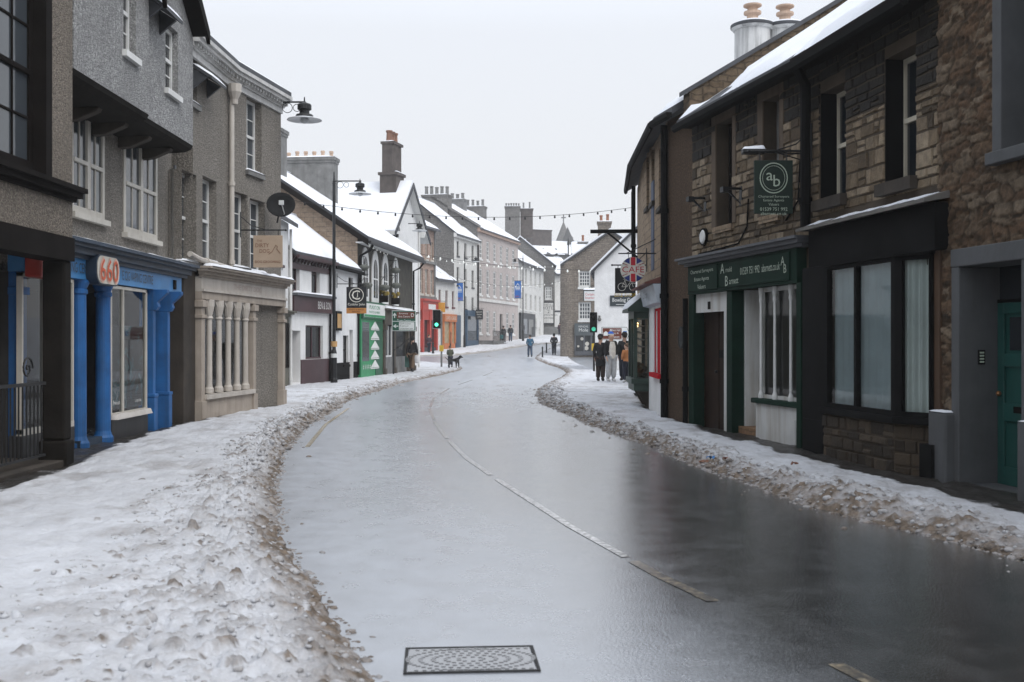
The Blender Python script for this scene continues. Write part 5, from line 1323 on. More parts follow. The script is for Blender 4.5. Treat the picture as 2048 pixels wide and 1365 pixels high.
# far corner: black post and pipes up the end of the terrace
pipe(h.root, h0.f, [(.12, -.12, 5.9), (.12, -.12, 4.3)], .06); pipe(h.root, h0.f, [(.55, -.12, 6.0), (.55, -.12, .2)], .06)
MB().box(2.2, 2.75, -.02, .02, 3.2, 5.2).build('window', mat('slate_blue_paint', (.05,.07,.12)), h.root, h1.f)
for z, L_ in ((4.75, 1.25),):
    MB().box(.2, .32, -1.35, .0, z-.05, z+.05).tube([(.26, .0, z-.75), (.26, -.9, z)], .03, 6).build('cable_bracket', BLACK_P, h.root, h0.f)
# ================================================================== FAR HOUSES
PINKST = mat_brick('pink_sandstone', (.36,.25,.20), (.44,.32,.26), (.22,.17,.14), .6, .26, .012, .4, .3)
RUBG = mat_brick('grey_rubble', (.15,.145,.14), (.26,.25,.235), (.10,.095,.09), .30, .13, .02, .9, .2, .06)
RUBB = mat_brick('brown_grey_rubble', (.17,.145,.12), (.29,.25,.21), (.11,.095,.08), .34, .15, .02, .9, .2, .06)
PINKR = mat('pinkish_render', (.47,.415,.39), .85, .1, bmp=.2, bs=16, streak=.2)
OFFW = mat('offwhite_render', (.66,.65,.62), .85, .08, bmp=.2, bs=16, streak=.2)
REDSH = mat('pillar_box_red_paint', (.42,.035,.02), .45, .15, bmp=.05)
ORSH = mat('orange_shop_paint', (.50,.16,.05), .5, .2, bmp=.05); BLSH = mat('slate_blue_shop_paint', (.03,.07,.12), .45, .2, bmp=.05)
DKSHOP = mat('charcoal_shop_paint', (.025,.028,.032), .5, .2, bmp=.05)
def pt(px, Y): return (PX(px, Y), Y)
FW = dict(nx=2, ny=2, fw=.09, bar=.04, sill=.12)

h = House('red_shop_building', 'pink sandstone building with bright red shopfront at the far side-street corner', pt(837, 95), pt(869, 99.2)); f = h.f; L = h.L
for k in range(3):
    u = .75+k*1.45; h.winr((u-.32, u+.32, 8.3, 9.9), m=CREAM_P, **FW)
    h.winr((u-.45, u+.45, 5.2, 7.4), m=CREAM_P, mull=1, nx=1, ny=1, fw=.1, sill=.14)
h.shell(11.2, 9, PINKST, gable=14, rd=4.5)
for z in (4.75, 7.9, 10.9): MB().box(-.1, L+.1, -.2, -.001, z, z+.22).build('string_course', GREY_ST, h.root, f)
for u in (.05, L-.05): MB().box(u-.16, u+.16, -.09, -.002, .0, 10.9).build('quoin', GREY_ST, h.root, f)
roof(h.root, f, 0, L, 11.25, 4.5, 14, 9, eo=.5, vo=.1, sd=101, gutter=LEAD)
sfb = MB().box(.05, L-.05, -.4, -.001, 3.75, 4.55).box(.0, L, -.55, -.001, 4.551, 4.74).build('shop_fascia', REDSH, h.root, f)
MB().box(L*.35, L*.8, -.41, -.402, 3.5-.2+.55, 4.3).build('sign_panel', WHITE_P, sfb, f)
mb = MB()
for u in (.25, L*.5, L-.3): mb.box(u-.2, u+.2, -.38, -.001, -.2, 3.75)
mb.box(.05, L-.05, -.34, -.001, 2.9, 3.75).build('shopfront', REDSH, h.root, f)
for a, b_ in ((.45, L*.5-.2), (L*.5+.2, L-.5)): MB().quad((a,-.12,.5), (b_,-.12,.5), (b_,-.12,2.9), (a,-.12,2.9)).build('shop_pane', PANE, h.root, f)
MB().box(.05, L-.05, -.3, -.001, -.2, .5).build('stall_riser', DKSHOP, h.root, f)
chimney(h.root, f, L-1.9, L-.1, 2.2, 3.1, 11.8, 13.35, RUBG, 4, POT, .6, sd=102, pr=.17)

h = House('small_white_shop', 'small white two-storey shop with orange-red front and snowy low roof', pt(869, 99.2), pt(909, 104)); f = h.f; L = h.L
for k in range(3): h.winr((1.0+k*1.7, 1.6+k*1.7, 4.1, 5.6), m=mat('maroon_window_paint', (.12,.03,.035), bmp=0), **FW)
h.shell(6.6, 6, OFFW, gable=9, rd=3.5); roof(h.root, f, 0, L, 6.65, 3.5, 9, 6, eo=.35, vo=0, sd=104, gutter=LEAD)
MB().box(L*.36, L-.1, -.3, -.001, 2.7, 3.4).box(L*.36, L-.1, -.12, -.001, -.2, .7).box(L*.36, L*.36+.2, -.2, -.001, .7, 2.7).box(L-.3, L-.1, -.2, -.001, .7, 2.7).box(L*.68, L*.68+.5, -.2, -.001, .7, 2.7).build('shopfront', ORSH, h.root, f)
letters(h.root, f, [('CAFE & CAKES', L*.68, 3.05, .32, -.303, L*.5)], CREAM_P, 'shop_lettering')
MB().quad((L*.4,-.08,.7), (L-.2,-.08,.7), (L-.2,-.08,2.7), (L*.4,-.08,2.7)).build('shop_pane', mat('lit_shop_window', (.35,.27,.15), .3, .5, vs=6, bmp=0), h.root, f)
MB().box(.2, L*.3, -.06, -.001, 0, 2.4).build('door', OFFW, h.root, f)

h = House('tall_white_house', 'tall off-white three-storey house with dark shopfront and rubble gable end', pt(908, 104.1), pt(955, 112)); f = h.f; L = h.L
for k in range(3):
    u = 1.3+k*2.55
    for z0, z1 in ((8.9, 10.3), (6.1, 7.8), (3.9, 5.1)):
        if not (k == 0 and z0 < 4): h.winr((u-.4, u+.4, z0, z1), m=DKSHOP, **FW)
h.shell(11.0, 9, RUBG, gable=14.6, rd=4.5, front=False)
MB().wall(0, L, -.6, 11.0, h.holes, 0, .25).build('front_wall', OFFW, h.root, f)
MB().box(-.1, L+.1, -.3, -.001, 10.6, 11.0).build('cornice', WHITE_P, h.root, f)
roof(h.root, f, 0, L, 11.05, 4.5, 14.6, 9, eo=.4, vo=.1, sd=106)
MB().box(L*.42, L-.1, -.35, -.001, 3.2, 3.75).box(L*.45, L-.3, -.2, -.001, -.2, .8).box(L*.45, L*.45+.3, -.2, -.001, .8, 3.2).box(L-.5, L-.25, -.2, -.001, .8, 3.2).build('shopfront', BLSH, h.root, f)
MB().quad((L*.48,-.1,.8), (L-.3,-.1,.8), (L-.3,-.1,3.2), (L*.48,-.1,3.2)).build('shop_pane', PANE_L, h.root, f)
MB().box(.3, 1.9, -.12, -.001, -.2, 3.2).build('blue_shopfront', BLSH, h.root, f)
pipe(h.root, f, [(L-.1, -.1, 10.5), (L-.1, -.1, 0)], .08)

h = House('long_pink_terrace', 'long pinkish three-storey terrace with rows of white sashes and string course', pt(955, 112.1), pt(1036, 128)); f = h.f; L = h.L
for k in range(6):
    u = 1.2+k*(L-2.2)/5.4
    for z0, z1 in ((8.9, 10.9), (5.2, 7.9), (1.2, 3.6)):
        if k == 3 and z0 < 2: continue
        h.winr((u-.55, u+.55, z0, z1), inset=.06, nx=3, ny=2, fw=.14, bar=.06, sill=.14, m=WHITE_P)
dz = 1.2+3*(L-2.2)/5.4; h.hole((dz-.6, dz+.6, .2, 3.4)); MB().box(dz-.6, dz+.6, .2, .25, .2, 3.4).build('door', DKSHOP, h.root, f)
h.shell(12.0, 10, PINKR, gable=15.2, rd=5, a=.5)
MB().box(0, L, -.12, -.001, 4.55, 4.85).build('string_course', OFFW, h.root, f); MB().box(-.1, L+.1, -.3, -.001, 11.6, 12.0).build('cornice', PINKST, h.root, f)
roof(h.root, f, 0, L, 12.05, 5, 15.2, 10, eo=.35, vo=.05, sd=108)
MB().prism([(-.3, 12.0), (5, 15.2), (5, 15.45), (-.3, 12.25)], 0, -.3, .1).build('gable_coping', RUBG, h.root, f)
MB().quad((-.02,-.02,4), (-.02,10,4), (-.02,10,12), (-.02,5,15.15), (-.02,-.02,12)).build('gable_wall', RUBG, h.root, f)
chimney(h.root, f, -.3, 1.1, 3.1, 5.9, 12.8, 15.35, RUBG, 5, GREY_ST, .9, along='y', sd=109, pr=.2, label='broad grey chimney with five tall pots, nearest on the pink terrace')
chimney(h.root, f, 8.4, 9.6, 4.1, 5.9, 14, 16.0, GREY_ST, 3, GREY_ST, .7, along='y', sd=110, pr=.2, label='middle grey chimney with three pots on the pink terrace')
chimney(h.root, f, L-1.2, L, 3.8, 6.2, 13.5, 16.0, RUBG, 4, GREY_ST, .8, along='y', sd=111, pr=.18, label='far end grey chimney of the pink terrace')
for k in range(2): MB().box(.6+k*.1, 4.4, -1.6-k*.4, -.001, -.3, .5-k*.25).build('entrance_step', GREY_ST, h.root, f)
mb = MB()
for k in range(24): mb.box(.5+k*.22, .53+k*.22, -1.5, -1.47, .3, 1.5)
mb.box(.4, 5.7, -1.5, -1.47, 1.45, 1.5).build('area_railing', IRON, h.root, f)

h = House('white_corner_house', 'white three-storey house with dark shop below at the top of the street', pt(1036.5, 128.3), pt(1087, 145)); f = h.f; L = h.L
for k in range(5):
    u = 1.6+k*3.2
    h.winr((u-.6, u+.6, 6.7, 8.6), **FW); h.winr((u-.6, u+.6, 3.6, 5.6), **FW)
h.winr((13.6, 14.8, .6, 2.4), **FW)
h.shell(9.3, 8, OFFW, gable=12.2, rd=4); roof(h.root, f, 0, L, 9.35, 4, 12.2, 8, eo=.4, vo=.0, sd=113, gutter=LEAD)
MB().box(.3, 9.5, -.3, -.001, -.3, 3.2).build('shopfront', DKSHOP, h.root, f); MB().box(9.8, 12.0, -.4, -.05, 1.6, 2.7).build('sign_board', OFFW, h.root, f)
for k in range(2): MB().quad((1+k*4,-.31,.7), (4+k*4,-.31,.7), (4+k*4,-.31,2.5), (1+k*4,-.31,2.5)).build('shop_pane', PANE, h.root, f)

def gable_front(name, label, px0, px1, Y, ez, apx, az, D, m, wins=(), twist=0.0, sd=1, over=.25, g0=None, snow=.16):
    """a house whose gable end faces down the street"""
    A, B = pt(px0, Y), pt(px1, Y+twist); h = House(name, label, A, B); f = h.f; L = h.L; ua = f.u(apx)
    z0 = f.M.translation.z; e0, e1 = ez[0]-z0, ez[1]-z0; a = az-z0
    for w in wins: h.win(*w[:4], **(w[4] if len(w) > 4 else {}))
    mb = MB().wall(0, L, -.6, min(e0, e1), h.holes, 0, .2); lo = min(e0, e1)
    mb._add([(0,0,lo), (L,0,lo), (L,0,e1), (ua,0,a), (0,0,e0)], [(0,1,2,3,4)], .5)
    for u, e in ((0, e0), (L, e1)): mb.quad((u,0,-.6), (u,D,-.6), (u,D,e), (u,0,e), a=.5)
    mb.quad((0,D,-.6), (L,D,-.6), (L,D,e1), (ua,D,a), (0,D,e0), a=.5)
    mb.build('wall', m, h.root, f); h.finish()
    rf = MB(); sn = MB()
    for u, e, s_ in ((0, e0, -1), (L, e1, 1)):
        k = (a-e)/abs(ua-u); x = u+s_*over; z = e-k*over
        rf.prism([(ua, a+.0), (x, z), (x, z+.16), (ua, a+.16)], 1, -.22, D+.2); sn.prism([(ua, a+.163), (x, z+.163), (x, z+.163+snow*.8), (ua, a+.163+snow)], 1, -.19, D+.18)
    r = rf.build('roof', SLATE, h.root, f); sn.build('roof_snow', SNOW, r, f); return h
h = gable_front('grey_gable_house', 'grey stone gable house with hotel sign on its end wall at the street top', 990, 1109, 146, (11.6, 11.6), 1040, 15.3, 14, RUBG, [(1090, 1104, 574, 600, dict(nx=4, ny=2, fw=.18, bar=.1))])
f = h.f
chimney(h.root, f, f.u(1010), f.u(1040), .1, 1.5, 13, 17.0, RUBG, 6, GREY_ST, .5, sd=120, label='wide speckled grey chimney with six small pots')
chimney(h.root, f, f.u(1041), f.u(1066), 1.0, 2.4, 13, 16.8, STK, 2, GREY_ST, .9, sd=121, label='brownish chimney with two tall pots beside the speckled one')
sg = MB().box(f.u(1086), f.u(1108), -.12, -.001, f.v(1097, 650), f.v(1097, 604)).build('painted_sign_frame', DKSHOP, h.root, f)
MB().box(f.u(1087.5), f.u(1106.5), -.14, -.121, f.v(1097, 647), f.v(1097, 607)).build('painted_sign', OFFW, sg, f)
uc = f.u(1097); letters(sg, f, [('THE OLD', uc, f.v(1097, 611), .25, -.142), ('HOTEL', uc, f.v(1097, 617), .42, -.142), ('2', uc, f.v(1097, 624), .45, -.142), ('ROOMS & MEALS', uc, f.v(1097, 631), .22, -.142), ('CAR PARK', uc, f.v(1097, 637), .2, -.142)], DKSHOP)
MB().box(f.u(1085), f.u(1125), -.5, -.002, -.5, f.v(1100, 655)).build('plinth', GREY_ST, h.root, f)
h = House('white_end_house', 'narrow white house closing the street beside the hotel sign', pt(1109.5, 147), pt(1150, 149)); f = h.f
h.hole((f.u(1119), f.u(1124), -.3, f.v(1120, 632))); MB().box(f.u(1119), f.u(1124), .2, .25, -.5, f.v(1120, 632)).build('door', DKSHOP, h.root, f)
h.shell(f.v(1118, 548), 6, OFFW, gable=f.v(1118, 520), rd=3); roof(h.root, f, 0, h.L, f.v(1118, 546), 3, f.v(1118, 515), 6, eo=.5, vo=.1, sd=125, gutter=LEAD)
MB().box(0, h.L, -.06, -.001, f.v(1118, 625), f.v(1118, 622)).build('string_course', DKSHOP, h.root, f)
h = House('snowy_roofed_house', 'house behind the grey gable with broad snowy roof and dark chimney', pt(1045, 172), pt(1160, 176)); f = h.f
h.shell(12, 9, RUBG, gable=17.0, rd=4.5); roof(h.root, f, 0, h.L, 12, 4.5, f.v(1090, 479), 9, eo=.3, sd=127)
chimney(h.root, f, f.u(1073), f.u(1117), 2.5, 4, 12, f.v(1095, 459), STK, 0, sd=128)
sp = Fr(PX(1127, 230), 230, gz(230)); t = thing('church_spire', 'pale stone church spire with a cross, far up the street', 'spire', sp)
MB().lathe([(3.3, -2), (3.3, 13)], (0,0,0), 4).build('tower', GREY_ST, t, sp)
MB().lathe([(3.2, 13), (.12, PZ(446, 230)-gz(230))], (0,0,0), 8).build('steeple', RUBG, t, sp); zt = PZ(446, 230)-gz(230)
MB().box(-.12, .12, -.12, .12, zt, zt+1.7).box(-.5, .5, -.1, .1, zt+.9, zt+1.15).build('cross', GREY_ST, t, sp)
tp = Fr(PX(1140, 210), 210, gz(210)); t = thing('stone_turret', 'small pale turret to the right of the church spire', 'turret', tp)
MB().lathe([(1.1, -2), (1.1, PZ(490, 210)-gz(210)), (1.4, PZ(488, 210)-gz(210)), (.6, PZ(480, 210)-gz(210)), (.6, PZ(476, 210)-gz(210)), (.05, PZ(470, 210)-gz(210))], (0,0,0), 10).build('turret_shaft', GREY_ST, t, tp)

# ---- right-hand far side
W5 = dict(nx=4, ny=2, fw=.12, bar=.05, sill=.14, inset=.12, pane=PANE_L)
h = gable_front('rubble_gable_house', 'brown-grey rubble gable house with grey shopfront facing down the street', 1127, 1320, 88, (7.75, 7.75), 1221, 10.3, 10, RUBB, twist=-.5, wins= [(1157, 1181, 543, 575, W5), (1157, 1182, 605, 641, W5)], sd=7)
f = h.f
chimney(h.root, f, f.u(1196), f.u(1222), .1, 1.2, 9, f.v(1208, 447), RUBB, 2, POT, .6, sd=130)
s0_, s1_ = f.u(1149), f.u(1190)
fb = MB().box(s0_, s1_, -.18, -.001, f.v(1165, 672), f.v(1165, 648)).build('shop_fascia', mat('grey_green_shop_paint', (.09,.105,.11), .5, .12, bmp=.04), h.root, f)
letters(fb, f, [('Mole', (s0_+s1_)/2-.1, f.v(1165, 661), .26, -.182), ('KENDAL', (s0_+s1_)/2-.1, f.v(1165, 654), .14, -.182)], WHITE_P)
o = MB().box(s0_, s0_+.1, -.1, -.001, .5, f.v(1165, 672)).box(s1_-.35, s1_-.25, -.1, -.001, .5, f.v(1165, 672)).box(s0_, s1_, -.12, -.001, .2, .5).box((s0_+s1_)/2-.1, (s0_+s1_)/2, -.1, -.001, .5, f.v(1165, 672)).build('shop_window', LEAD, h.root, f)
MB().quad((s0_,-.04,.5), (s1_,-.04,.5), (s1_,-.04,f.v(1165, 672)), (s0_,-.04,f.v(1165, 672))).build('pane', PANE, o, f)
mb = MB()
for k, (x, z) in enumerate(((.3,.9), (.6,1.5), (1.0,1.1), (1.2,1.9), (.5,2.0), (.95,.75))): mb.disc(s0_+x, z, .09+.04*(k % 3), -.05, n=12, t=.005)
mb.build('window_display', CREAM_P, o, f)
MB().cyl((f.u(1139), -.05, f.v(1139, 632)), (f.u(1139), -.01, f.v(1139, 632)), .25, n=16).build('wall_plaque', GREY_ST, h.root, f)
mb = MB().lathe([(.62, -.5), (.62, 7.7)], (.35, .40, 0), 16); mb.build('rounded_corner', RUBB, h.root, f)
hf = Fr(PX(1155, 105), 105, gz(105)); 
h = House('chimneyed_house', 'stone house behind the rubble gable, only its chimney and roof showing', pt(1145, 106), pt(1185, 105.9)); f = h.f
h.shell(9.0, 6, RUBB, gable=10.3, rd=3); roof(h.root, f, 0, h.L, 9.05, 3, 10.3, 6, sd=133); chimney(h.root, f, f.u(1157), f.u(1176), 2.2, 3.4, 9, f.v(1166, 483), GREY_ST, 1, POT, .8, sd=134)

WH2 = mat('rough_white_limewash', (.74,.74,.735), .9, .08, bmp=.5, bs=9, streak=.15, streakcol=(.45,.44,.42), bd=.04)
h = gable_front('white_cottage', 'rough whitewashed gable cottage behind the group of people', 1189, 1380, 58, (5.3, 5.3), 1285, 7.75, 9, WH2, (), twist=-.5, sd=9, over=.2); f = h.f
sb = MB().box(f.u(1220), f.u(1272), -.06, -.001, f.v(1245, 613), f.v(1245, 592)).build('sign_board', mat('dark_slate_board', (.03,.04,.045), .5, .1, bmp=.05), h.root, f)
letters(sb, f, [('Bowling Green', f.u(1225), f.v(1245, 602), .27, -.063, 1.32, .004, 'l')], WHITE_P)
MB().box(f.u(1232), f.u(1260), -.064, -.061, f.v(1245, 610.5), f.v(1245, 609.5)).build('sign_rule', WHITE_P, sb, f)
MB().ball((f.u(1199), -.12, f.v(1199, 640)), .10).box(f.u(1199)-.05, f.u(1199)+.05, -.1, .0, f.v(1199, 636)-.05, f.v(1199, 636)+.1).build('alarm_dome', GREY_ST, h.root, f)
MB().box(f.u(1230), f.u(1255), .6, 1.6, 6.6, 6.85).build('dormer', LEAD, h.root, f)
# a brown house seen past the white cottage keeps the side lane closed
h = House('lane_house', 'brown stone house down the lane behind the terrace end', (6.9, 35), (12, 35.2)); h.shell(5, 6, BRS, gable=7, rd=3); roof(h.root, h.f, 0, h.L, 5.05, 3, 7, 6, sd=140)
# houses along the side street, left
h = House('side_street_house', 'grey rubble house along the side street behind the white gable', (-30, 92), (-9.2, 94)); 
for k in range(5): h.winr((1.5+k*4, 2.6+k*4, 1.2, 3), **FW); h.winr((1.5+k*4, 2.6+k*4, 4.6, 6.2), **FW)
h.shell(8, 8, RUBG, gable=11, rd=4); roof(h.root, h.f, 0, h.L, 8.05, 4, 11, 8, sd=142)
# ================================================================== SIGNS, LAMPS, STREET FURNITURE
SIGN_BEIGE = mat('tan_sign_board', (.42,.32,.235), .6, .08, bmp=.05); SIGN_BLACK = mat('black_sign_board', (.012,.013,.016), .4, .2, bmp=.03)
SIGN_GREEN = mat('dark_green_sign', (.005,.018,.011), .65, .15, bmp=.03); SIGN_ROAD = mat('road_sign_green', (.006,.075,.045), .4, .08, bmp=0)
SIGN_BROWN = mat('road_sign_brown', (.13,.032,.018), .4, .08, bmp=0); SIGN_WHITE = mat('reflective_white', (.66,.68,.67), .4, .05, bmp=0); SIGN_BLUE = mat('sign_blue', (.012,.13,.46), .4, .1, bmp=0)
BRNL = mat('brown_letters', (.20,.09,.05), .6, .05, bmp=0); ORANGE = mat('orange_band', (.50,.22,.06), .5, .1, bmp=0); CREAMF = mat('cream_letters', (.75,.73,.66), .5, .04, bmp=0)
UKR = mat('flag_red', (.50,.012,.03), .4, .08, bmp=0); UKB = mat('flag_blue', (.018,.04,.22), .4, .08, bmp=0)

# grooming parlour board
F_ = Fr(PX(507, 24.4), 24.4, PZ(472, 24.4)); w, hh = .645, .71
t, b = hang_sign(F_, 'tan square board with brown lettering and a dog outline, hung above the beige shop', w, hh, SIGN_BEIGE, .28)
letters(b, F_, [('THE', .14, -.12, .045, -.026), ('DIRTY', .20, -.22, .085, -.026, .3), ('DOG', .25, -.345, .085, -.026, .22), ('DOG GROOMING', w/2, -.585, .055, -.026, .56)], BRNL)
MB().tube([(.34, -.03, -.42), (.42, -.03, -.36), (.47, -.03, -.27), (.50, -.03, -.22), (.54, -.03, -.25), (.52, -.03, -.30), (.60, -.03, -.40)], .006, 5).build('dog_outline', BRNL, b, F_)
# cobbler's board
F_ = Fr(PX(693, 42.4), 42.4, PZ(575, 42.4)); w, hh = .77, 1.02
t, b = hang_sign(F_, 'black board with white ringed C over an orange band, on the white wing', w, hh, SIGN_BLACK, .36)
MB().box(.0, w, -.030, -.0255, -hh, -hh+.21).build('band', ORANGE, b, F_)
mb = MB().ring(w/2, -.31, .255, .28, -.032).text('C', w/2-.02, -.31, .36, -.028).text('J', w/2+.03, -.31, .2, -.030)
mb.text('Cobbler John', w/2, -.68, .12, -.028, .66).build('lettering', CREAMF, b, F_)
letters(b, F_, [('BOOTS & SHOES', w/2, -.87, .055, -.031, .58), ('REPAIRED', w/2, -.955, .055, -.031, .3)], SIGN_BLACK)
# estate agent's board, right
Y_ = 16.1; F_ = Fr(PX(1508, Y_), Y_, PZ(322, Y_)); w, hh = .563, .78
t, b = hang_sign(F_, 'dark green board with ringed ab monogram and phone number', w, hh, SIGN_GREEN, .27, side=-1, rods=.14, ironm=IRON)
mb = MB().ring(w/2, -.26, .192, .205, -.032, 1.1).ring(w/2, -.26, .160, .165, -.032, 1.1).text('a', w/2-.06, -.24, .115, -.028).text('b', w/2+.045, -.30, .17, -.028)
mb.text('Chartered Surveyors', w/2, -.535, .045, -.028, .45).text('Estate Agents', w/2, -.59, .045, -.028, .3).text('Valuers', w/2, -.645, .04, -.028, .15).text('01539 751 992', w/2, -.715, .05, -.028, .40).text('abarnett.co.uk', w/2, -.78, .045, -.028, .38)
mb.build('lettering', GLET, b, F_)
# lamp over it
Y_ = 16.35; F_ = Fr(PX(1484, Y_), Y_, PZ(305, Y_)); t = thing('sign_lamp', 'small flat lamp with a snow cap on a long arm above the green ab board', 'lamp', F_)
MB().box(0, .34, -.09, .09, -.03, .03).build('lamp_head', IRON, t, F_, bevel=.02); snow_top(t, F_, .01, .33, -.08, .08, .03, .05, sd=7)
MB().tube([(.34, 0, 0), (.93, .05, -.02)], .012, 6).tube([(.5, 0, -.005), (.93, .05, -.12)], .009, 6).build('arm', IRON, t, F_)
# cafe roundel
Y_ = 24.0; r_ = .272; F_ = Fr(PX(1266, Y_), Y_, PZ(540, Y_)); t = thing('cafe_sign', 'round red, white and blue flag sign reading CAFE on an iron bracket', 'sign', F_)
d_ = MB().disc(0, 0, r_, -.02, n=48, t=.04).build('board', CREAMF, t, F_)
def clip_circle(P_, r):
    """outline of a convex polygon cut by the roundel"""
    out = []; n = len(P_)
    for i in range(n):
        (x0, z0), (x1, z1) = P_[i], P_[(i+1) % n]
        for k in range(24):
            x, z = x0+(x1-x0)*k/24, z0+(z1-z0)*k/24; q = math.hypot(x, z)
            if q > r: x, z = x*r/q, z*r/q
            if not out or math.hypot(x-out[-1][0], z-out[-1][1]) > 1e-4: out.append((x, z))
    return out
R_ = r_*.985; mb = MB(); q_ = r_/.33
mb.prism(clip_circle([(x_*q_, z_*q_) for x_, z_ in [(-.06, .11), (.06, .11), (.06, .5), (-.06, .5)]], R_), 1, -.026, -.021).prism(clip_circle([(x_*q_, z_*q_) for x_, z_ in [(-.06, -.5), (.06, -.5), (.06, -.11), (-.06, -.11)]], R_), 1, -.026, -.021)
for sx in (-1, 1):
    for sz in (-1, 1): mb.prism(clip_circle([(x_*q_, z_*q_) for x_, z_ in [(sx*.12, sz*.11), (sx*.18, sz*.11), (sx*.42, sz*.27), (sx*.42, sz*.225)]], R_), 1, -.026, -.0215)
mb.build('red_bars', UKR, d_, F_)
mb = MB()
for sx in (-1, 1):
    for sz in (-1, 1): mb.prism(clip_circle([(x_*q_, z_*q_) for x_, z_ in [(sx*.09, sz*.14), (sx*.09, sz*.5), (sx*.38, sz*.38), (sx*.40, sz*.30)]], R_), 1, -.025, -.021)
mb.build('blue_corners', UKB, d_, F_)
letters(d_, F_, [('CAFE', 0, 0, .128, -.024, .48)], UKR)
MB().cyl((-.32, 0, .35), (.50, .0, .35), .014, n=8).tube([(-.15, 0, .35), (.49, 0, .66)], .011, 6).cyl((-.1, 0, .35), (-.1, 0, .24), .007, n=6).cyl((.1, 0, .35), (.1, 0, .24), .007, n=6).build('bracket', IRON, t, F_)
# bicycle shop board
Y_ = 26.2; F_ = Fr(PX(1230, Y_), Y_, PZ(537, Y_)); w, hh = .475, .60
t, b = hang_sign(F_, 'black board with white bicycle and yellow BIKE SHOP lettering behind the CAFE sign', w, hh, SIGN_BLACK, .27, side=-1, rods=.07)
mb = MB().ring(.16, -.45, .085, .097, -.032, n=20).ring(.43, -.45, .085, .097, -.032, n=20)
mb.tube([(.16,-.034,-.45), (.235,-.034,-.30), (.385,-.034,-.30), (.43,-.034,-.45)], .006, 5).tube([(.16,-.034,-.45), (.28,-.034,-.45), (.385,-.034,-.30)], .006, 5).tube([(.28,-.034,-.45), (.22,-.034,-.27), (.19,-.034,-.27)], .006, 5).tube([(.385,-.034,-.30), (.375,-.034,-.255), (.42,-.034,-.25)], .006, 5).build('bicycle_outline', CREAMF, b, F_)
letters(b, F_, [('BIKE SHOP', w/2, -.645, .085, -.028, .50)], mat('yellow_letters', (.62,.42,.08), .5, .05, bmp=0))
# tailor's board on the far rubble gable
Y_ = 85; F_ = Fr(PX(1168, Y_), Y_, PZ(583, Y_)); t = thing('projecting_sign', 'white boxed sign with red lettering and snow on top, on the rubble gable', 'sign', F_)
b = MB().box(0, .95, -.06, .06, -.75, 0).build('board', SIGN_WHITE, t, F_); letters(b, F_, [('Curtains', .48, -.25, .2, -.062, .75), ('Interiors', .48, -.52, .2, -.062, .75)], UKR)
MB().box(-.06, 0, -.08, .08, -.8, .08).box(-.06, 1.0, -.08, .08, 0, .08).build('frame', IRON, t, F_); snow_top(t, F_, -.05, 1.0, -.1, .1, .08, .14, sd=3); MB().tube([(.2, 0, .1), (.8, .5, .5), (.9, 3.0, .55)], .02, 6).build('stay', IRON, t, F_)
# yellow board and black board far left
Y_ = 99.5; F_ = Fr(PX(877, Y_), Y_, PZ(606, Y_)); t, b = hang_sign(F_, 'yellow-orange square board hung on the small white shop', .60, .9, mat('yellow_board', (.62,.30,.03), .5, .12), .3)
Y_ = 110; F_ = Fr(PX(951, Y_), Y_, PZ(620, Y_)); t, b = hang_sign(F_, 'black square board on the wall where the pink terrace starts', .75, 1.0, SIGN_BLACK, .3)
letters(b, F_, [('RESTAURANT', .37, -.25, .12, -.028, .6), ('WINE BAR', .37, -.5, .12, -.028, .5), ('OPEN', .37, -.75, .12, -.028, .4)], CREAMF)

# direction sign on its post
Y_ = 50.0; F_ = Fr(PX(784, Y_), Y_, 0); t = thing('direction_sign', 'green direction sign with brown arts centre panel on two grey posts', 'road sign', F_)
x0, x1, z0, z1 = 0, PX(832, Y_)-PX(784, Y_), PZ(663, Y_), PZ(622, Y_)
b = MB().prism([(x0, z0), (x1, z0), (x1, z1), (x0, z1)], 1, -.02, .0).build('sign_plate', SIGN_WHITE, t, F_)
MB().box(x0+.025, x1-.025, -.024, -.021, z0+.025, z0+.425).box(x0+.025, x1-.025, -.024, -.021, z0+.455, z1-.025).build('green_panel', SIGN_ROAD, b, F_)
bp = MB().box(x0+.22, x1-.07, -.028, -.0245, z1-.36, z1-.07).build('brown_panel', SIGN_BROWN, b, F_)
wp = MB().box(x0+.32, x1-.07, -.028, -.0245, z0+.05, z0+.40).build('white_panel', SIGN_WHITE, b, F_)
def arrow(mb, x, z, s_, ang, y):
    c, q = math.cos(ang), math.sin(ang)
    for P_ in ([(-.5,-.09), (.15,-.09), (.15,.09), (-.5,.09)], [(.0,-.36), (.5,0), (.0,.36), (-.12,.30), (.12,0), (-.12,-.30)]):
        mb.prism([(x+(a*c-d*q)*s_, z+(a*q+d*c)*s_) for a, d in P_], 1, y-.003, y)
mb = MB(); arrow(mb, x0+.12, z1-.22, .24, R(90), -.0245); arrow(mb, x0+.17, z0+.22, .24, R(180), -.0245); mb.text('Town Centre', (x0+x1)/2, z1-.45, .095, -.025, .62); mb.build('lettering', SIGN_WHITE, b, F_)
letters(bp, F_, [('Brewery', (x0+x1)/2-.02, z1-.145, .095, -.029, .4), ('Arts Centre', (x0+x1)/2, z1-.27, .095, -.029, .52), ('D', x1-.15, z1-.21, .16, -.029)], SIGN_WHITE)
letters(wp, F_, [('Golf course', x0+.35, z0+.335, .075, -.029, .5, .004, 'l'), ('Brigsteer', x0+.35, z0+.225, .075, -.029, .42, .004, 'l'), ('Underbarrow', x0+.35, z0+.115, .075, -.029, .6, .004, 'l')], SIGN_BLACK)
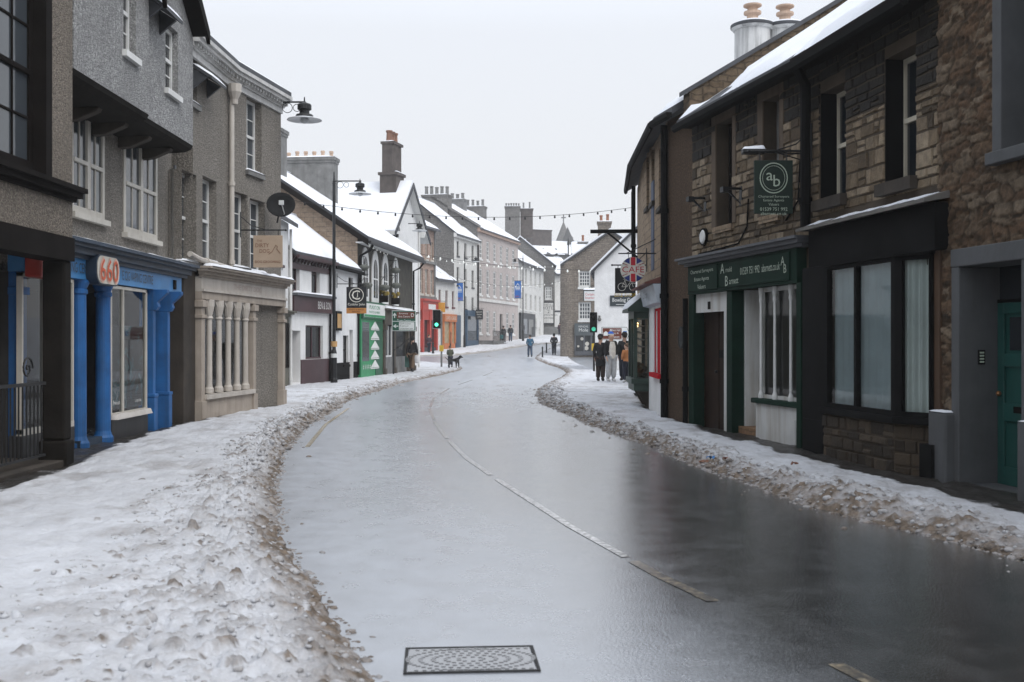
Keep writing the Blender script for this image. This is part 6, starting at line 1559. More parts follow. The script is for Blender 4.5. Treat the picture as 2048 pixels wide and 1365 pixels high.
mb = MB().cyl((.06, .05, -.1), (.06, .05, z1), .038, n=10); mb.build('post', IRON, t, F_); MB().cyl((x1-.1, .05, z0-.2), (x1-.1, .05, z1), .03, n=10).tube([(x1-.1, .05, z0-.2), (.06, .05, z0-.9)], .02, 6).build('brace', IRON, t, F_)
# museum sign
Y_ = 51; F_ = Fr(PX(1203, Y_), Y_, 0); t = thing('museum_sign', 'brown and white arrow-ended gallery and museum sign with a blue parking square', 'road sign', F_)
x1 = PX(1259, Y_)-PX(1203, Y_); z0, z1 = PZ(681, Y_), PZ(655, Y_); zm = (z0+z1)/2
b = MB().prism([(0, z0), (x1-.12, z0), (x1, zm), (x1-.12, z1), (0, z1)], 1, -.02, .0).build('sign_plate', SIGN_BLACK, t, F_)
MB().prism([(.02, z0+.02), (x1-.13, z0+.02), (x1-.03, zm), (x1-.13, z1-.02), (.02, z1-.02)], 1, -.024, -.021).build('sign_face', SIGN_WHITE, b, F_)
bp = MB().box(.05, .93, -.028, -.0245, z0+.05, z1-.05).build('brown_panel', SIGN_BROWN, b, F_)
mb = MB().text('Abbot Hall', .62, zm+.16, .11, -.029, .5).text('Gallery &', .58, zm+.01, .11, -.029, .42).text('Museum', .62, zm-.15, .11, -.029, .4)
mb.prism([(.09, zm-.10), (.31, zm-.10), (.31, zm+.03), (.20, zm+.11), (.09, zm+.03)], 1, -.032, -.029); mb.build('lettering', SIGN_WHITE, bp, F_)
pb = MB().box(1.0, 1.17, -.028, -.0245, zm-.11, zm+.11).build('parking_square', SIGN_BLUE, b, F_); letters(pb, F_, [('P', 1.085, zm, .15, -.029)], SIGN_WHITE)
for x in (.25, 1.0): MB().cyl((x, .04, 0), (x, .04, z1), .035, n=10).build('post', IRON, t, F_)

# ---- lamps
def lamp_head(t, fr, x, z):
    MB().lathe([(.012, .30), (.02, .2), (.06, .16), (.15, .13), (.17, .10), (.17, .0), (.12, -.03), (.12, -.10), (.20, -.13), (.22, -.18), (.20, -.2)], (x, 0, z), 16).build('lamp_body', IRON, t, fr)
    MB().lathe([(.20, -.19), (.40, -.235), (.42, -.26), (.38, -.255), (.1, -.22)], (x, 0, z), 20).build('lamp_shade', mat('opal_shade', (.66,.68,.70), .35, .05, bmp=0), t, fr, smooth=True)
    MB().lathe([(.02, -.34), (.09, -.31), (.11, -.26), (.09, -.21)], (x, 0, z), 12).build('lamp_glass', mat('lamp_glass', (.6,.62,.64), .1, .05, bmp=0), t, fr, smooth=True)
def arm(t, fr, x0, x1, z, curl=True):
    mb = MB().cyl((x0, 0, z), (x1+.05, 0, z), .022, n=8)
    s_ = 1 if x1 > x0 else -1
    if curl:
        for c, q in ((.22, .12), (.45, .09)): mb.tube([(x0+s_*(c+q*math.cos(a*.5)), 0, z-.14+q*math.sin(a*.5)) for a in range(14)], .009, 5)
    mb.build('arm', IRON, t, fr)
def lamp_post(px, py, Y, ztop, zarm, xarm, label, banner=None, band=False):
    F_ = Fr(PX(px, Y), Y, PZ(py, Y)-.05); t = thing('street_lamp', label, 'street lamp', F_, 'black street lamps'); b0 = F_.M.translation.z
    zt, za = ztop-b0, zarm-b0
    MB().lathe([(.13, 0), (.13, .25), (.11, .3), (.11, 1.2), (.085, 1.3), (.07, 1.35), (.062, 3.2), (.055, za), (.05, zt-.45), (.075, zt-.42), (.04, zt-.38), (.02, zt), (.004, zt+.02)], (0,0,0), 12).build('pole', IRON, t, F_)
    arm(t, F_, 0, xarm, za); lamp_head(t, F_, xarm, za-.22)
    if band:
        MB().lathe([(.118, 1.75-.3), (.118, 1.95-.3)], (0,0,0), 12).build('yellow_tag', mat('orange_notice', (.5,.3,.12)), t, F_); MB().lathe([(.116, 1.05), (.116, 1.2)], (0,0,0), 12).build('white_band', SIGN_WHITE, t, F_)
    return t, F_
lamp_post(668, 771, 40.2, PZ(345, 40.2), PZ(363, 40.2), .95, 'tall black lamp post in front of the white shop with purple fascia', band=True)
BAN = SIGN_BLUE
def banner(Y, px0, px1, y0, y1, lab, post):
    F_ = Fr(PX(px0, Y), Y-.02, PZ(y1, Y)); w, hh = PX(px1, Y)-PX(px0, Y), (y1-y0)/FPX*Y
    t = thing('banner', lab, 'banner', F_, 'blue festival banners')
    b = MB().box(0, w, -.01, .01, 0, hh).build('cloth', BAN, t, F_)
    MB().prism([(w*.2, hh*.72), (w*.5, hh*.88), (w*.8, hh*.72), (w*.7, hh*.72), (w*.5, hh*.82), (w*.3, hh*.72)], 1, -.014, -.011).box(w*.15, w*.85, -.014, -.011, hh*.62, hh*.67).box(w*.15, w*.85, -.014, -.011, hh*.54, hh*.59).box(w*.15, w*.85, -.014, -.011, hh*.47, hh*.50).build('banner_print', SIGN_WHITE, b, F_)
    n = 12; mb = MB()
    for k in range(14): mb.disc(random.uniform(.1, .9)*w, random.uniform(.04, .16)*hh, .04*w+.02, -.013, n=7, t=.002)
    mb.build('banner_flowers', mat('purple_pink_print', (.22,.10,.25)), b, F_)
    MB().cyl((-.05, 0, hh+.03), (w+.2, 0, hh+.03), .025, n=6).cyl((-.05, 0, -.03), (w+.2, 0, -.03), .025, n=6).build('banner_arm', IRON, t, F_)
lamp_post(929, 697, 105.5, PZ(500, 105), PZ(514, 105), 1.1, 'distant black lamp post on the far left pavement before the tall white house')
banner(105.4, 910, 926, 567, 602, 'blue banner with white peak emblem on the lamp post near the tall white house', None)
lamp_post(1046, 683, 122, PZ(510, 122), PZ(518, 122), -.9, 'farthest lamp post, at the end of the pink terrace')
banner(121.9, 1029, 1042, 563, 597, 'blue banner with white peak emblem at the far end of the pink terrace', None)
F_ = Fr(-5.58, 26.5, PZ(205, 26.5)); t = thing('wall_lamp', 'black bracket street lamp on the cornice corner of the grey house', 'street lamp', F_, 'bracket lamps on walls')
arm(t, F_, -.05, .55, 0); lamp_head(t, F_, .58, -.18)
F_ = Fr(PX(819, 60), 60.3, PZ(447, 60)); t = thing('wall_lamp', 'black bracket lamp below the white gable with the big bargeboards', 'street lamp', F_, 'bracket lamps on walls')
arm(t, F_, -.1, .5, 0, False); lamp_head(t, F_, .52, -.15)
F_ = Fr(PX(1113, 140), 140, PZ(508, 140)); t = thing('wall_lamp', 'far bracket lamp in front of the snowy roofs beside the spire', 'street lamp', F_, 'bracket lamps on walls')
arm(t, F_, 1.4, 0, 0, False); lamp_head(t, F_, 0, -.15); MB().lathe([(.1, -9), (.08, 1.2), (.18, 1.1), (.02, 2.0)], (1.5,0,0), 8).build('pole', IRON, t, F_)

# ---- strings of festoon lights
BULB = mat_emit('pale_bulb', (.85,.86,.82), .25); DARKB = IRON
def festoon(p0, p1, sag, n, lab, lit):
    p0 = Vector(p0); p1 = Vector(p1); F_ = Fr(*p0); t = thing('festoon_lights', lab, 'string lights', F_, 'festoon lights across the street')
    P_ = [(p1-p0)*k/40-Vector((0, 0, sag*4*(k/40)*(1-k/40))) for k in range(41)]
    MB().tube(P_, .007 if p0.y < 50 else .012, 5).build('cable', IRON, t, F_); first = None
    for k in range(n):
        q = (k+.5)/n; c = (p1-p0)*q-Vector((0, 0, sag*4*q*(1-q))); f2 = Fr(0, 0); f2.M = F_.M @ Matrix.Translation(c)
        if first is None:
            r = .026 if p0.y < 50 else .045
            first = MB().lathe([(r*.5, .0), (r*.75, -.01), (r*.75, -r*1.2), (r, -r*1.6), (r*1.1, -r*2.2), (r*.6, -r*3), (.004, -r*3.2)], (0,0,0), 8).build('bulb', BULB if lit else DARKB, t, f2, smooth=True)
        else:
            o = first.copy(); COL.objects.link(o); o.parent = t; o.matrix_basis = WM[t].inverted() @ f2.M; WM[o] = f2.M
P3 = lambda px, py, Y: (PX(px, Y), Y, PZ(py, Y))
festoon(P3(552, 396, 27), P3(1264, 416, 32.5), .38, 22, 'near string of dark bulbs spanning the street from the cornice house', False)
festoon(P3(822, 505, 57), P3(1192, 541, 58), .25, 16, 'string of pale bulbs from the stone-gabled house to the white cottage', True)
festoon(P3(735, 488, 46), P3(812, 512, 57), .18, 12, 'short string of pale bulbs along the eaves above the arched windows', True)
festoon(P3(848, 512, 97), P3(1128, 530, 88), .5, 20, 'string of pale bulbs from the red shop building to the rubble gable', True)
festoon(P3(912, 556, 104), P3(1128, 562, 88), .6, 16, 'lower string of pale bulbs from the tall white house across the far street', True)

# ---- satellite dish on the cornice house
F_ = Fr(PX(562, 25.6), 25.6, PZ(411, 25.6)); t = thing('satellite_dish', 'dark grey satellite dish on the end corner of the pebbledashed house', 'satellite dish', F_)
d_ = MB().lathe([(.012, .055), (.12, .045), (.22, .02), (.32, -.03), (.335, -.025), (.22, .035), (.012, .07)], (0,0,0), 24).build('dish', mat('dark_grey_dish', (.022,.023,.024), .8, .15, bmp=.02, spec=.1), t, F_, smooth=True)
d_.data.transform(Matrix.Rotation(R(18), 4, 'Y') @ Matrix.Rotation(R(68), 4, 'X') @ Matrix.Scale(-1, 4, (0,0,1)) @ Matrix.Scale(.95, 4, (0,1,0)))
MB().tube([(.05, .05, -.24), (.12, -.2, -.22), (.10, -.42, -.02)], .014, 6).box(.05, .15, -.48, -.40, -.05, .05).build('receiver_arm', SIGN_WHITE, t, F_); MB().tube([(0, .02, 0), (-.05, .12, -.08), (-.12, .14, -.4)], .02, 6).build('wall_mount', IRON, t, F_)
# ---- hanging baskets on the gabled house
BASK = mat('winter_basket', (.12,.125,.11), .9, .35, bmp=.5, bs=30)
for k, (px, py, Y) in enumerate(((727, 535, 46.0), (734, 571, 46.3), (769, 575, 49.3), (791, 541, 51.4), (792, 571, 51.6))):
    lab = ['upper of the two near round hanging baskets by the first arched window', 'lower of the two near round hanging baskets above the green shop', 'round hanging basket between the second and third arched windows', 'upper of the two far round hanging baskets by the last arched window', 'lower of the two far round hanging baskets above the dark shop'][k]
    x = PX(px, Y); F_ = Fr(x, Y, PZ(py, Y)); t = thing('hanging_basket', lab, 'hanging basket', F_, 'round hanging baskets')
    MB().lathe([(.02, -.17), (.12, -.15), (.2, -.09), (.24, 0), (.22, .05), (.12, .10), (.02, .11)], (0,0,0), 16).build('basket', BASK, t, F_, smooth=True)
    wx = (-6.42+.115*(Y-45.7))-x
    MB().tube([(0, 0, .12), (0, 0, .45)], .012, 5).tube([(wx, 0, .45), (.06, 0, .45)], .016, 6).tube([(wx, 0, .1), (-.05, 0, .43)], .012, 6).build('bracket', IRON, t, F_)
for px, py, Y in ((765, 592, 49.7), (789, 597, 52.1)):
    F_ = Fr(PX(px, Y), Y, PZ(py, Y)); t = thing('window_planter', 'yellowed planter on the dark shop cornice, '+('near one' if px < 780 else 'far one'), 'planter', F_, 'planters on the shop cornice')
    MB().box(-.25, .25, -.15, .15, -.3, .0).build('trough', DARK_W, t, F_); mb = MB()
    for k in range(14): mb.ball((random.uniform(-.25,.25), random.uniform(-.15,.15), random.uniform(0,.22)), random.uniform(.05,.11), n=6, m=4)
    mb.build('foliage', mat('yellow_leaves', (.30,.22,.05), .8, .4, vs=9), t, F_)
# ---- traffic lights
GLOW2 = mat_emit('dim_green_light', (.06,.55,.35), .5); GLOW = mat_emit('green_light', (.10,1.0,.55), 1.6); LENS = mat('dark_lens', (.02,.02,.02), .2, bmp=0)
def signal(px, pbase, Y, ptop, lab, hx=-.28, cam=True, white=True):
    F_ = Fr(PX(px, Y), Y, PZ(pbase, Y)); t = thing('traffic_light', lab, 'traffic light', F_, 'traffic lights'); H = PZ(ptop, Y)-F_.M.translation.z
    MB().cyl((0,0,-.05), (0,0,H-.1), .055, n=10).build('pole', GREY_ST if white else IRON, t, F_)
    if white: MB().box(hx-.24, hx+.24, .0, .02, H-1.12, H).build('backing_board', mat('black_board_white_edge', (.5,.5,.5)), t, F_)
    b = MB().box(hx-.18, hx+.18, -.16, -.001, H-1.05, H-.04).build('signal_head', BLACK_P, t, F_, bevel=.02)
    if white: MB().box(hx-.215, hx+.215, -.008, -.001, H-1.09, H-.03).build('board_face', BLACK_P, t, F_)
    for k, m_ in enumerate((GLOW if white else GLOW2, LENS, LENS)):
        z = H-.88+k*.31; MB().disc(hx, z, .105, -.175, n=18, t=.012).build('lens', m_, b, F_)
        mb = MB()
        for q in range(12):
            a0, a1 = R(-20+q*220/12), R(-20+(q+1)*220/12); mb.quad(*[(hx+.125*math.cos(a), y, z+.125*math.sin(a)) for a, y in ((a0,-.16), (a1,-.16), (a1,-.34), (a0,-.34))])
        mb.build('visor', BLACK_P, b, F_)
    MB().box(-.12, .12, -.12, .08, 1.0, 1.35).build('push_button_unit', mat('yellow_button_box', (.55,.36,.03)), t, F_)
    MB().box(hx, 0, -.03, .03, H-.2, H-.14).box(hx, 0, -.03, .03, H-.9, H-.84).build('mount', IRON, t, F_)
signal(883, 738, 64, 620, 'traffic light on grey pole with green lit, on the left snowy corner')
signal(1188, 742, 55, 624, 'black traffic light showing green in front of the white cottage', hx=-.03, white=False)
# ---- bollards
base = None
for px, py, H, lab in ((1085, 718, .95, 'slim black bollard nearest the man in blue on the right kerb'), (1093, 707, .9, 'slim black bollard behind the man in the dark coat, middle one'), (1122, 699, .9, 'slim black bollard farthest right by the rubble gable'), (866, 709, 1.0, 'stout black bollard before the red shop'), (901, 698, 1.6, 'thin green post on the far left pavement')):
    Y = next(y for y in np.arange(60, 140, .25) if gz(y)+.1-PZ(py, y) > 0) if py < 712 else 86
    F_ = Fr(PX(px, Y), Y, PZ(py, Y))
    if base is None:
        base = thing('bollard', lab, 'bollard', F_, 'bollards'); MB().lathe([(.075, -.05), (.075, .12), (.06, .15), (.055, .78), (.075, .8), (.075, .86), (.04, .92), (.02, .95)], (0,0,0), 12).build('bollard_post', IRON, base, F_)
    else: copy_tree(base, F_.M @ Matrix.Diagonal((1.5 if 'stout' in lab else 1, 1.5 if 'stout' in lab else 1, H/.95, 1)), label=lab)
# ---- manhole cover
F_ = Fr(-.53, 5.70, .003, R(4)); F_.M = F_.M @ Matrix.Rotation(R(0), 4, 'Z')
t = thing('manhole_cover', 'rectangular iron manhole cover with ring pattern set in the wet road', 'manhole cover', F_)
CI = mat('wet_cast_iron', (.07,.07,.072), .22, .3, bmp=.1, bs=60, metal=.3, coat=1); CI.node_tree.nodes['Principled BSDF'].inputs['Coat IOR'].default_value = 3.2
MB().box(-.022, .642, -.425, -.41, .0, .005).box(-.022, .642, .0, .016, .0, .005).box(-.022, -.006, -.41, .0, .0, .005).box(.626, .642, -.41, .0, .0, .005).build('frame', mat('dark_frame_iron', (.022,.022,.022), .6, spec=.2), t, F_)
mb = MB().box(0, .62, -.40, -.01, .0, .003)
for q in range(1, 6):
    r_ = .055*q; n = int(2*math.pi*r_/.036)
    for k in range(n):
        a = 2*math.pi*k/n; x, y = .31+r_*1.15*math.cos(a), -.205+r_*.66*math.sin(a)
        mb.box(x-.011, x+.011, y-.007, y+.007, .0031, .0065)
for x in np.arange(.03, .6, .04):
    for y in (-.38, -.03): mb.box(x, x+.02, y-.008, y+.008, .0031, .0065)
mb.build('plate', CI, t, F_)
# ---- litter on the bank, right
for i, (px, py, c, s_, lab) in enumerate(((1421, 932, (.05,.18,.42), .05, 'crumpled blue wrapper on the right slush bank'), (1450, 934, (.22,.06,.03), .05, 'reddish dead leaf beside the blue wrapper'), (1590, 945, (.16,.06,.03), .045, 'brown dead leaf on the trodden snow by the white stall riser'), (1408, 940, (.20,.09,.05), .06, 'brown soggy scrap in the slush'))):
    Y = CH*FPX/(py-HY)*.93; F_ = Fr(PX(px, Y), Y, .20, i*1.1); n = 7
    Xg, Yg = np.meshgrid(np.linspace(-s_, s_, n), np.linspace(-s_, s_, n)); Zg = .05*(vn(Xg*40+i*9, Yg*40, i)-.3); kp = (np.hypot(Xg, Yg) < s_*1.15)[:-1,:-1]
    o = grid_mesh('wrapper' if i == 0 else 'dead_leaf', Xg, Yg*.6, Zg, mat('litter_tone_%s' % 'abcd'[i], c, .5, .3, bmp=.1), fr=F_, keep=kp); tag(o, lab, 'wrapper' if i == 0 else 'leaf')
# ================================================================== PEOPLE
SKIN = mat('skin', (.48,.30,.22), .6, .08, bmp=.02)
def skin(name, V, E, m, parent, fr, sub_=1):
    """a continuous tapering surface grown over joints: V = [(pos, (rx, ry))]"""
    me = bpy.data.meshes.new(name); me.from_pydata([v[0] for v in V], E, []); me.materials.append(m)
    o = bpy.data.objects.new(name, me); put(o, fr, parent)
    s_ = o.modifiers.new('skin', 'SKIN'); s_.use_smooth_shade = True
    for i, v in enumerate(V):
        r = v[1]; sv = me.skin_vertices[0].data[i]; sv.radius = r if isinstance(r, tuple) else (r, r); sv.use_root = i == 0
    u = o.modifiers.new('sub', 'SUBSURF'); u.levels = u.render_levels = sub_; return o
def cloth(name, col): return mat('cloth_'+name, col, .85, .2, vs=7, bmp=.25, bs=40)
SHOE = mat('dark_boots', (.02,.018,.016), .5, .2)

def person(fr, label, H, coat, legs, stride=0.0, arms='down', hair=(.03,.02,.015), hat=None, longcoat=0.0, shirt=None, shoe=None, hood=False, group=None, slim=1.0, lean=0.0, pocket=False, crouch=0.0, hatcol2=None, bag=None):
    """stands on fr's origin facing local -y"""
    t = thing('person', label, 'person', fr, group or 'people walking in the snowy street'); h = H; dz = -crouch*h
    P_ = lambda x, y, z: Vector((x*h, (y-lean*max(0, z-.5))*h, z*h+(dz if z > .3 else 0)))
    pel, wai, che, nec = P_(0,0,.53), P_(0,-.005,.61), P_(0,0,.73), P_(0,0,.825)
    hd = [P_(0,-.008,.862), P_(0,-.012,.90), P_(0,-.006,.945), P_(0,.002,.982)]
    V = [(pel, (.085*h, .062*h)), (wai, (.075*h, .055*h)), (che, (.088*h, .062*h)), (nec, (.036*h, .036*h)), (hd[0], (.040*h, .045*h)), (hd[1], (.046*h, .055*h)), (hd[2], (.050*h, .060*h)), (hd[3], (.028*h, .034*h))]
    E = [(0,1), (1,2), (2,3), (3,4), (4,5), (5,6), (6,7)]
    n0 = len(V); V.append((P_(0,-.068,.917), (.009*h, .009*h))); E.append((5, n0))             # nose
    for sx in (-1, 1): V.append((P_(sx*.052, .0, .92), (.006*h, .012*h))); E.append((5, len(V)-1))
    LV, LE = [(pel+Vector((0,0,.02*h)), (.088*h*slim, .066*h*slim))], []
    CV = [(P_(0,0,.56), (.098*h*slim, .072*h)), (wai, (.090*h*slim, .068*h)), (che, (.100*h*slim, .072*h)), (P_(0,0,.805), (.058*h, .05*h)), (P_(0,-.004,.842), (.044*h, .046*h))]; CE = [(0,1), (1,2), (2,3), (3,4)]
    for sx in (-1, 1):
        fy = -stride*sx; lift = .0 if fy <= 0 else .03*min(1, stride*8)
        hip = P_(sx*.052, 0, .50); kn = P_(sx*.055, fy*.55-.018-crouch*.5, .285); kn.z = (.285-crouch*.45)*h; an = P_(sx*.055, fy+.01, .0); an.z = (.05+lift)*h
        toe = Vector((an.x, an.y-.085*h, max(.022*h, an.z-.035*h-lift*h*.6))); heel = an+Vector((0, .02*h, -.02*h))
        k = len(V); V += [(hip, .048*h), (kn, .034*h), (an+Vector((0,0,.02*h)), .022*h)]; E += [(0,k), (k,k+1), (k+1,k+2)]
        k = len(LV); LV += [(hip, .072*h*slim), (kn, .056*h*slim), (an+Vector((0,0,.006*h)), .050*h*slim)]; LE += [(0,k), (k,k+1), (k+1,k+2)]
        mb_ = skin('boot', [(an+Vector((0,0,.03*h)), .042*h), (heel, .038*h), (toe, (.036*h, .030*h))], [(0,1), (1,2)], shoe or SHOE, t, fr)
        sh = P_(sx*.108, .004, .795); sw = -fy*.8
        if arms == 'down': el, wr = P_(sx*.135, .012+sw*.3, .635), P_(sx*.125, -.02+sw*.9, .50)
        elif arms == 'pocket': el, wr = P_(sx*.155, .03, .645), P_(sx*.105, -.065, .555)
        elif arms == 'front': el, wr = P_(sx*.14, .0, .64), P_(sx*.05, -.12, .60)
        else: el, wr = P_(sx*.14, .0, .64), P_(sx*.15, -.05, .52)
        d = (wr-el).normalized(); k = len(V)
        V += [(sh, .034*h), (el, .026*h), (wr, .017*h), (wr+d*.042*h, (.020*h, .012*h))]; E += [(2,k), (k,k+1), (k+1,k+2), (k+2,k+3)]
        side = Vector((0, 1, 0)) if arms != 'front' else Vector((sx, 0, 0)); p = wr+d*.042*h
        for q in range(4):
            b0 = p+side*(q-1.5)*.009*h+d*.008*h; l_ = (.040, .046, .044, .034)[q]*h; j = len(V)
            m1 = b0+d*l_*.55; m2 = b0+d*l_*.95+Vector((-sx*.010*h, 0, 0))
            V += [(b0, .0050*h), (m1, .0046*h), (m2, .0040*h)]; E += [(k+3, j), (j, j+1), (j+1, j+2)]
        j = len(V); tb = wr+d*.014*h-side*.016*h; V += [(tb, .0056*h), (tb+d*.028*h-side*.010*h, .0048*h)]; E += [(k+2, j), (j, j+1)]
        k = len(CV); CV += [(sh, .048*h), (el, .042*h), (wr, .033*h)]; CE += [(2,k), (k,k+1), (k+1,k+2)]
    skin('body', V, E, SKIN, t, fr); skin('trousers', LV, LE, legs, t, fr); skin('jacket', CV, CE, coat, t, fr)
    hem = .50-longcoat
    MB().lathe([(.100*h*slim, (hem)*h+dz), (.108*h*slim, (hem+.01)*h+dz), (.102*h*slim, .50*h+dz), (.094*h*slim, .60*h+dz), (.06*h, .66*h+dz)], (0, -lean*.05*h, 0), 18, 1.0, .78, close=False).build('jacket_hem', coat, t, fr, smooth=True)
    if shirt:
        MB().lathe([(.074*h, .47*h), (.080*h, .60*h), (.078*h, .72*h), (.048*h, .815*h)], (0, -.042*h, 0), 14, 1.0, .78, close=False).build('jumper', shirt, t, fr, smooth=True)
    hm = mat('hair_'+('dark' if hair[0] < .1 else 'light'), hair, .7, .3, bmp=.3, bs=60)
    hc = P_(0, .010, .942)
    if hood: MB().ball(tuple(hc), .066*h, .074*h, .072*h, 14, 10).build('hood', coat, t, fr, smooth=True)
    else: MB().ball(tuple(hc+Vector((0, .006*h, .004*h))), .057*h, .063*h, .056*h, 14, 10).build('hair', hm, t, fr, smooth=True)
    if hat:
        ho = MB().lathe([(.064*h, .0), (.066*h, .022*h), (.058*h, .05*h), (.038*h, .072*h), (.01*h, .08*h)], tuple(hc+Vector((0, -.004*h, .004*h))), 16).build('hat', hat, t, fr, smooth=True)
        if hatcol2: MB().lathe([(.067*h, .0), (.069*h, .02*h), (.066*h, .03*h)], tuple(hc+Vector((0, -.004*h, .002*h))), 16).build('hat_band', hatcol2, ho, fr); MB().ball(tuple(hc+Vector((0, 0, .098*h))), .024*h).build('bobble', hatcol2, ho, fr, smooth=True)
    for sx in (-1, 1):
        MB().ball(tuple(P_(sx*.019, -.060, .928)), .0058*h, n=8, m=6).build('eye', SHOE, t, fr)
    return t
def at(px, py, H_px, H, face=0.0):
    """stand a person of height H where the photo shows the feet; distance follows from their size"""
    Y = FPX*H/H_px; return Y
def stand(px, Y, face, z=None): return Fr(PX(px, Y), Y, (gz(Y)+.10) if z is None else z, R(face))

BLK = cloth('black', (.012,.012,.014)); NAVY = cloth('navy', (.015,.018,.03)); DKG = cloth('dark_grey', (.025,.027,.030)); TAN = cloth('tan', (.14,.095,.06)); LGREY = cloth('pale_grey', (.40,.41,.42)); BROWN = cloth('dark_brown', (.035,.022,.018)); BLUEJ = cloth('blue', (.02,.09,.16)); ORJ = cloth('orange_tan', (.42,.17,.06)); CRMC = cloth('cream', (.62,.59,.54)); HB_ = cloth('hat_blue', (.03,.12,.50)); OLIVE = cloth('olive', (.07,.075,.05)); JEAN = cloth('denim', (.05,.075,.12)); PLUM = cloth('plum', (.06,.03,.04))
zg = .11
person(stand(1201, 41.0, 165, zg), 'woman seen from behind in long black coat, black hat and dark wide trousers', 1.72, BLK, BROWN, .02, 'down', hat=BLK, longcoat=.17, slim=1.05)
person(stand(1222, 40.6, 25, zg), 'man in blue and white bobble hat, dark open jacket, white jumper and pale grey trousers', 1.80, BLK, LGREY, .015, 'down', hat=HB_, hatcol2=CRMC, shirt=CRMC, shoe=mat('pale_trainers', (.5,.5,.5)), slim=1.12)
person(stand(1249, 41.6, 190, zg), 'man with black cap and black coat standing beside the bobble-hatted man', 1.80, BLK, NAVY, .02, 'down', hat=BLK, slim=1.1)
person(stand(1253.5, 39.4, 215, zg), 'child in orange-tan fleece-lined jacket by the green bay window', 1.42, ORJ, NAVY, .02, 'front', hair=(.10,.06,.035), shoe=mat('pale_trainers', (.5,.5,.5)))
t = person(stand(824, 53.5, 160, .1), 'walker in dark hooded coat and brown trousers carrying a white bag', 1.72, BLK, TAN, .10, 'down', hood=True, longcoat=.06, lean=.08, slim=1.15)
F_ = Fr(PX(833.5, 53.4), 53.4, .1); b = MB().lathe([(.02, .42), (.13, .46), (.15, .62), (.12, .78), (.1, .8)], (0,0,0), 12, 1, .6).build('carrier_bag', mat('white_plastic_bag', (.6,.6,.6), .4, .1, bmp=.3), None, F_); tag(b, 'white carrier bag held by the walker in the dark hood', 'bag')
F_ = Fr(PX(815, 53.7), 53.7, .1); b = MB().box(-.12, .10, -.1, .1, .22, .78).build('shopping_bag', mat('green_shopper', (.06,.14,.12), .6, .2, bmp=.2), None, F_, bevel=.02); tag(b, 'dark green shopping bag on the other side of the hooded walker', 'bag')
person(stand(901, 63, 200, .1), 'short person in olive coat and pink scarf bending over beside a black dog', 1.30, OLIVE, NAVY, .03, 'front', hair=(.12,.08,.05), lean=.25, crouch=.05)
person(stand(1060, 86.5, 195), 'man in blue jacket walking up the middle of the road', 1.75, BLUEJ, JEAN, .075, 'pocket', lean=.05)
person(stand(1108, 90, 175), 'man in long dark coat on the right pavement near the bollards', 1.76, BLK, NAVY, .04, 'pocket', longcoat=.12, hood=True)
person(stand(1007, 121, 165, gz(121)+.05), 'far walker in dark jacket carrying a turquoise bag by the pink terrace', 1.72, DKG, NAVY, .05, 'down', hat=BLK)
person(stand(1021, 121.5, 185, gz(121.5)+.05), 'far walker in dark jacket and blue jeans, right of the pair by the pink terrace', 1.82, DKG, JEAN, .06, 'down')
person(stand(1119.5, 141, 180, gz(141)+.1), 'far person in plum coat by the narrow white house', 1.65, PLUM, NAVY, .03, 'down')
person(stand(858, 94.5, 150, gz(94.5)+.1), 'person in patterned dark coat standing before the red shopfront', 1.55, PLUM, NAVY, .02, 'front', hair=(.2,.15,.12))
F_ = Fr(PX(1002.5, 120.8), 120.8, gz(121)+.05); b = MB().lathe([(.02, .3), (.22, .34), (.24, .7), (.2, .75)], (0,0,0), 10, 1, .5).build('shopping_bag', mat('turquoise_bag', (.03,.28,.30)), None, F_); tag(b, 'turquoise bag beside the far walker', 'bag')

# the dog
F_ = Fr(PX(907, 61.2), 61.2, .10, R(-25)); t = thing('dog', 'black dog with white chest standing at the snowy left corner', 'dog', F_)
V = [((-.02,0,.43), (.085,.095)), ((.22,0,.45), (.10,.12)), ((.36,0,.56), (.065,.07)), ((.44,0,.64), (.065,.07)), ((.52,0,.61), (.04,.04)), ((.60,0,.585), (.028,.026)),
     ((-.26,0,.45), (.075,.09)), ((-.42,0,.50), (.02,.02)), ((-.54,0,.60), (.012,.012)),
     ((.42,.045,.71), (.02,.012)), ((.42,-.045,.71), (.02,.012))]
E = [(0,1), (1,2), (2,3), (3,4), (4,5), (0,6), (6,7), (7,8), (3,9), (3,10)]
for sy in (-1, 1):
    k = len(V); o_ = .05*sy
    V += [((.24+o_*.5,sy*.075,.34), .065), ((.25+o_*.7,sy*.08,.20), .042), ((.25+o_*.8,sy*.08,.035), .032), ((.29+o_*.8,sy*.08,.02), .030)]; E += [(1,k), (k,k+1), (k+1,k+2), (k+2,k+3)]
    k = len(V); V += [((-.26-o_*.5,sy*.075,.34), .075), ((-.20-o_*.5,sy*.08,.25), .052), ((-.31-o_*.5,sy*.08,.15), .036), ((-.29-o_*.5,sy*.08,.035), .030), ((-.25-o_*.5,sy*.08,.02), .030)]; E += [(6,k), (k,k+1), (k+1,k+2), (k+2,k+3), (k+3,k+4)]
skin('body', V, E, mat('black_fur', (.012,.012,.013), .6, .3, bmp=.4, bs=50), t, F_)
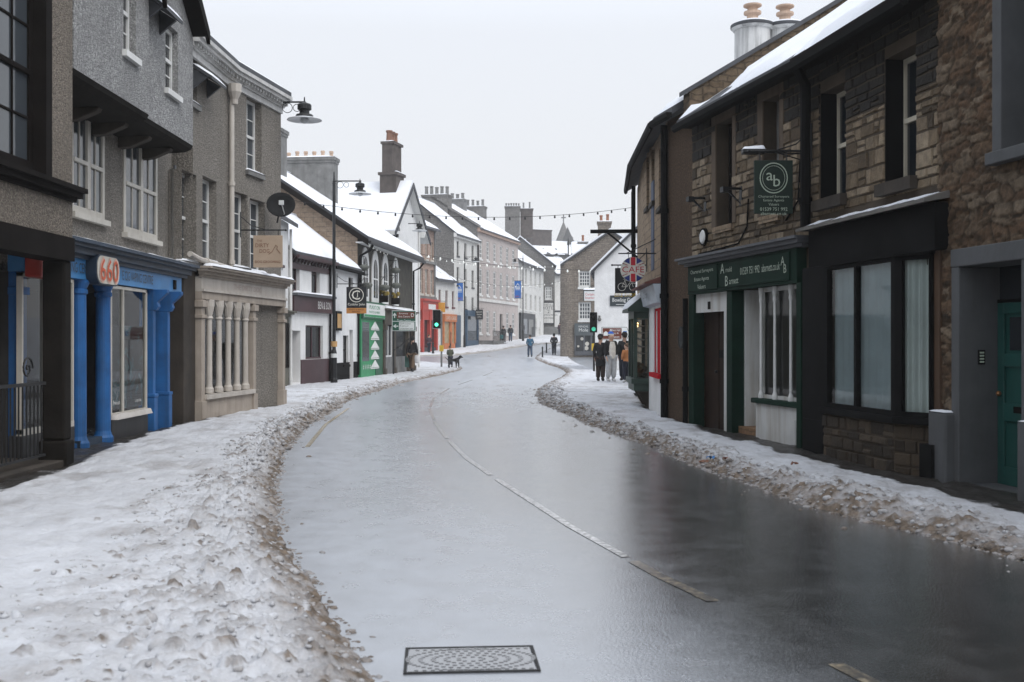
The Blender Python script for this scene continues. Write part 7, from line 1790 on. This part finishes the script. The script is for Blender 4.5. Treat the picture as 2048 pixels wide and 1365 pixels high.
# ================================================================== SKY, SUN, CAMERA
W = bpy.data.worlds.new('World'); S.world = W; W.use_nodes = True; nt = W.node_tree
bg = nt.nodes['Background']; bg.inputs['Strength'].default_value = .1
SUN_EL, SUN_AZ = R(50), R(140)
sk = nt.nodes.new('ShaderNodeTexSky'); sk.sky_type = 'NISHITA'; sk.sun_disc = False; sk.sun_elevation = SUN_EL; sk.sun_rotation = SUN_AZ; sk.dust_density = 4
tc = nt.nodes.new('ShaderNodeTexCoord'); sp = nt.nodes.new('ShaderNodeSeparateXYZ'); nt.links.new(tc.outputs['Generated'], sp.inputs[0])
gr = ramp(nt, sp.outputs[2], [(0, (.66,.67,.685)), (.14, (.655,.667,.69)), (.27, (.665,.69,.735)), (.40, (.86,.93,1.06)), (1, (.93,.98,1.06))])
cloud = mix(nt, 1.0, gr, (10.4,10.4,10.4), 'MULTIPLY')
cl = mix(nt, .06, cloud, sk.outputs[0]); nt.links.new(cl, bg.inputs['Color'])
ld = bpy.data.lights.new('sun', 'SUN'); ld.energy = 1.3; ld.angle = R(40); ld.color = (1, .97, .93)
so = bpy.data.objects.new('sun', ld); COL.objects.link(so)
d = Vector((math.sin(SUN_AZ)*math.cos(SUN_EL), math.cos(SUN_AZ)*math.cos(SUN_EL), math.sin(SUN_EL)))
so.rotation_euler = d.to_track_quat('Z', 'Y').to_euler(); so.location = d*60+Vector((0, 30, 0))
# falling snow and mist between us and the far houses
m = bpy.data.materials.new('thin_mist'); m.use_nodes = True; n_ = m.node_tree; n_.nodes.clear()
pv = n_.nodes.new('ShaderNodeVolumePrincipled'); pv.inputs['Color'].default_value = (.985,.99,1,1); pv.inputs['Density'].default_value = HAZE; pv.inputs['Anisotropy'].default_value = .2
ou = n_.nodes.new('ShaderNodeOutputMaterial'); n_.links.new(pv.outputs[0], ou.inputs['Volume'])
if HAZE > 0:
    MB().box(-110, 110, -22, 300, -1.2, 34).build('haze', m, None, Fr(0,0), kind='stuff')
cd = bpy.data.cameras.new('camera'); cd.sensor_width = 36; cd.lens = FPX/2048*36; cd.clip_end = 2000; cd.clip_start = .1
cd.dof.use_dof = True; cd.dof.focus_distance = 34; cd.dof.aperture_fstop = 4.5
co = bpy.data.objects.new('camera', cd); co.location = (0, 0, CH); co.rotation_euler = (R(90), 0, 0); COL.objects.link(co); S.camera = co
S.view_settings.view_transform = 'Standard'; S.view_settings.look = 'None'; S.view_settings.exposure = .36; S.view_settings.gamma = 1
S.cycles.use_denoising = True; S.cycles.max_bounces = 6; S.cycles.diffuse_bounces = 3; S.cycles.glossy_bounces = 3; S.cycles.transparent_max_bounces = 8; S.cycles.volume_bounces = 1
S.cycles.caustics_reflective = False; S.cycles.caustics_refractive = False; S.cycles.sample_clamp_indirect = 4
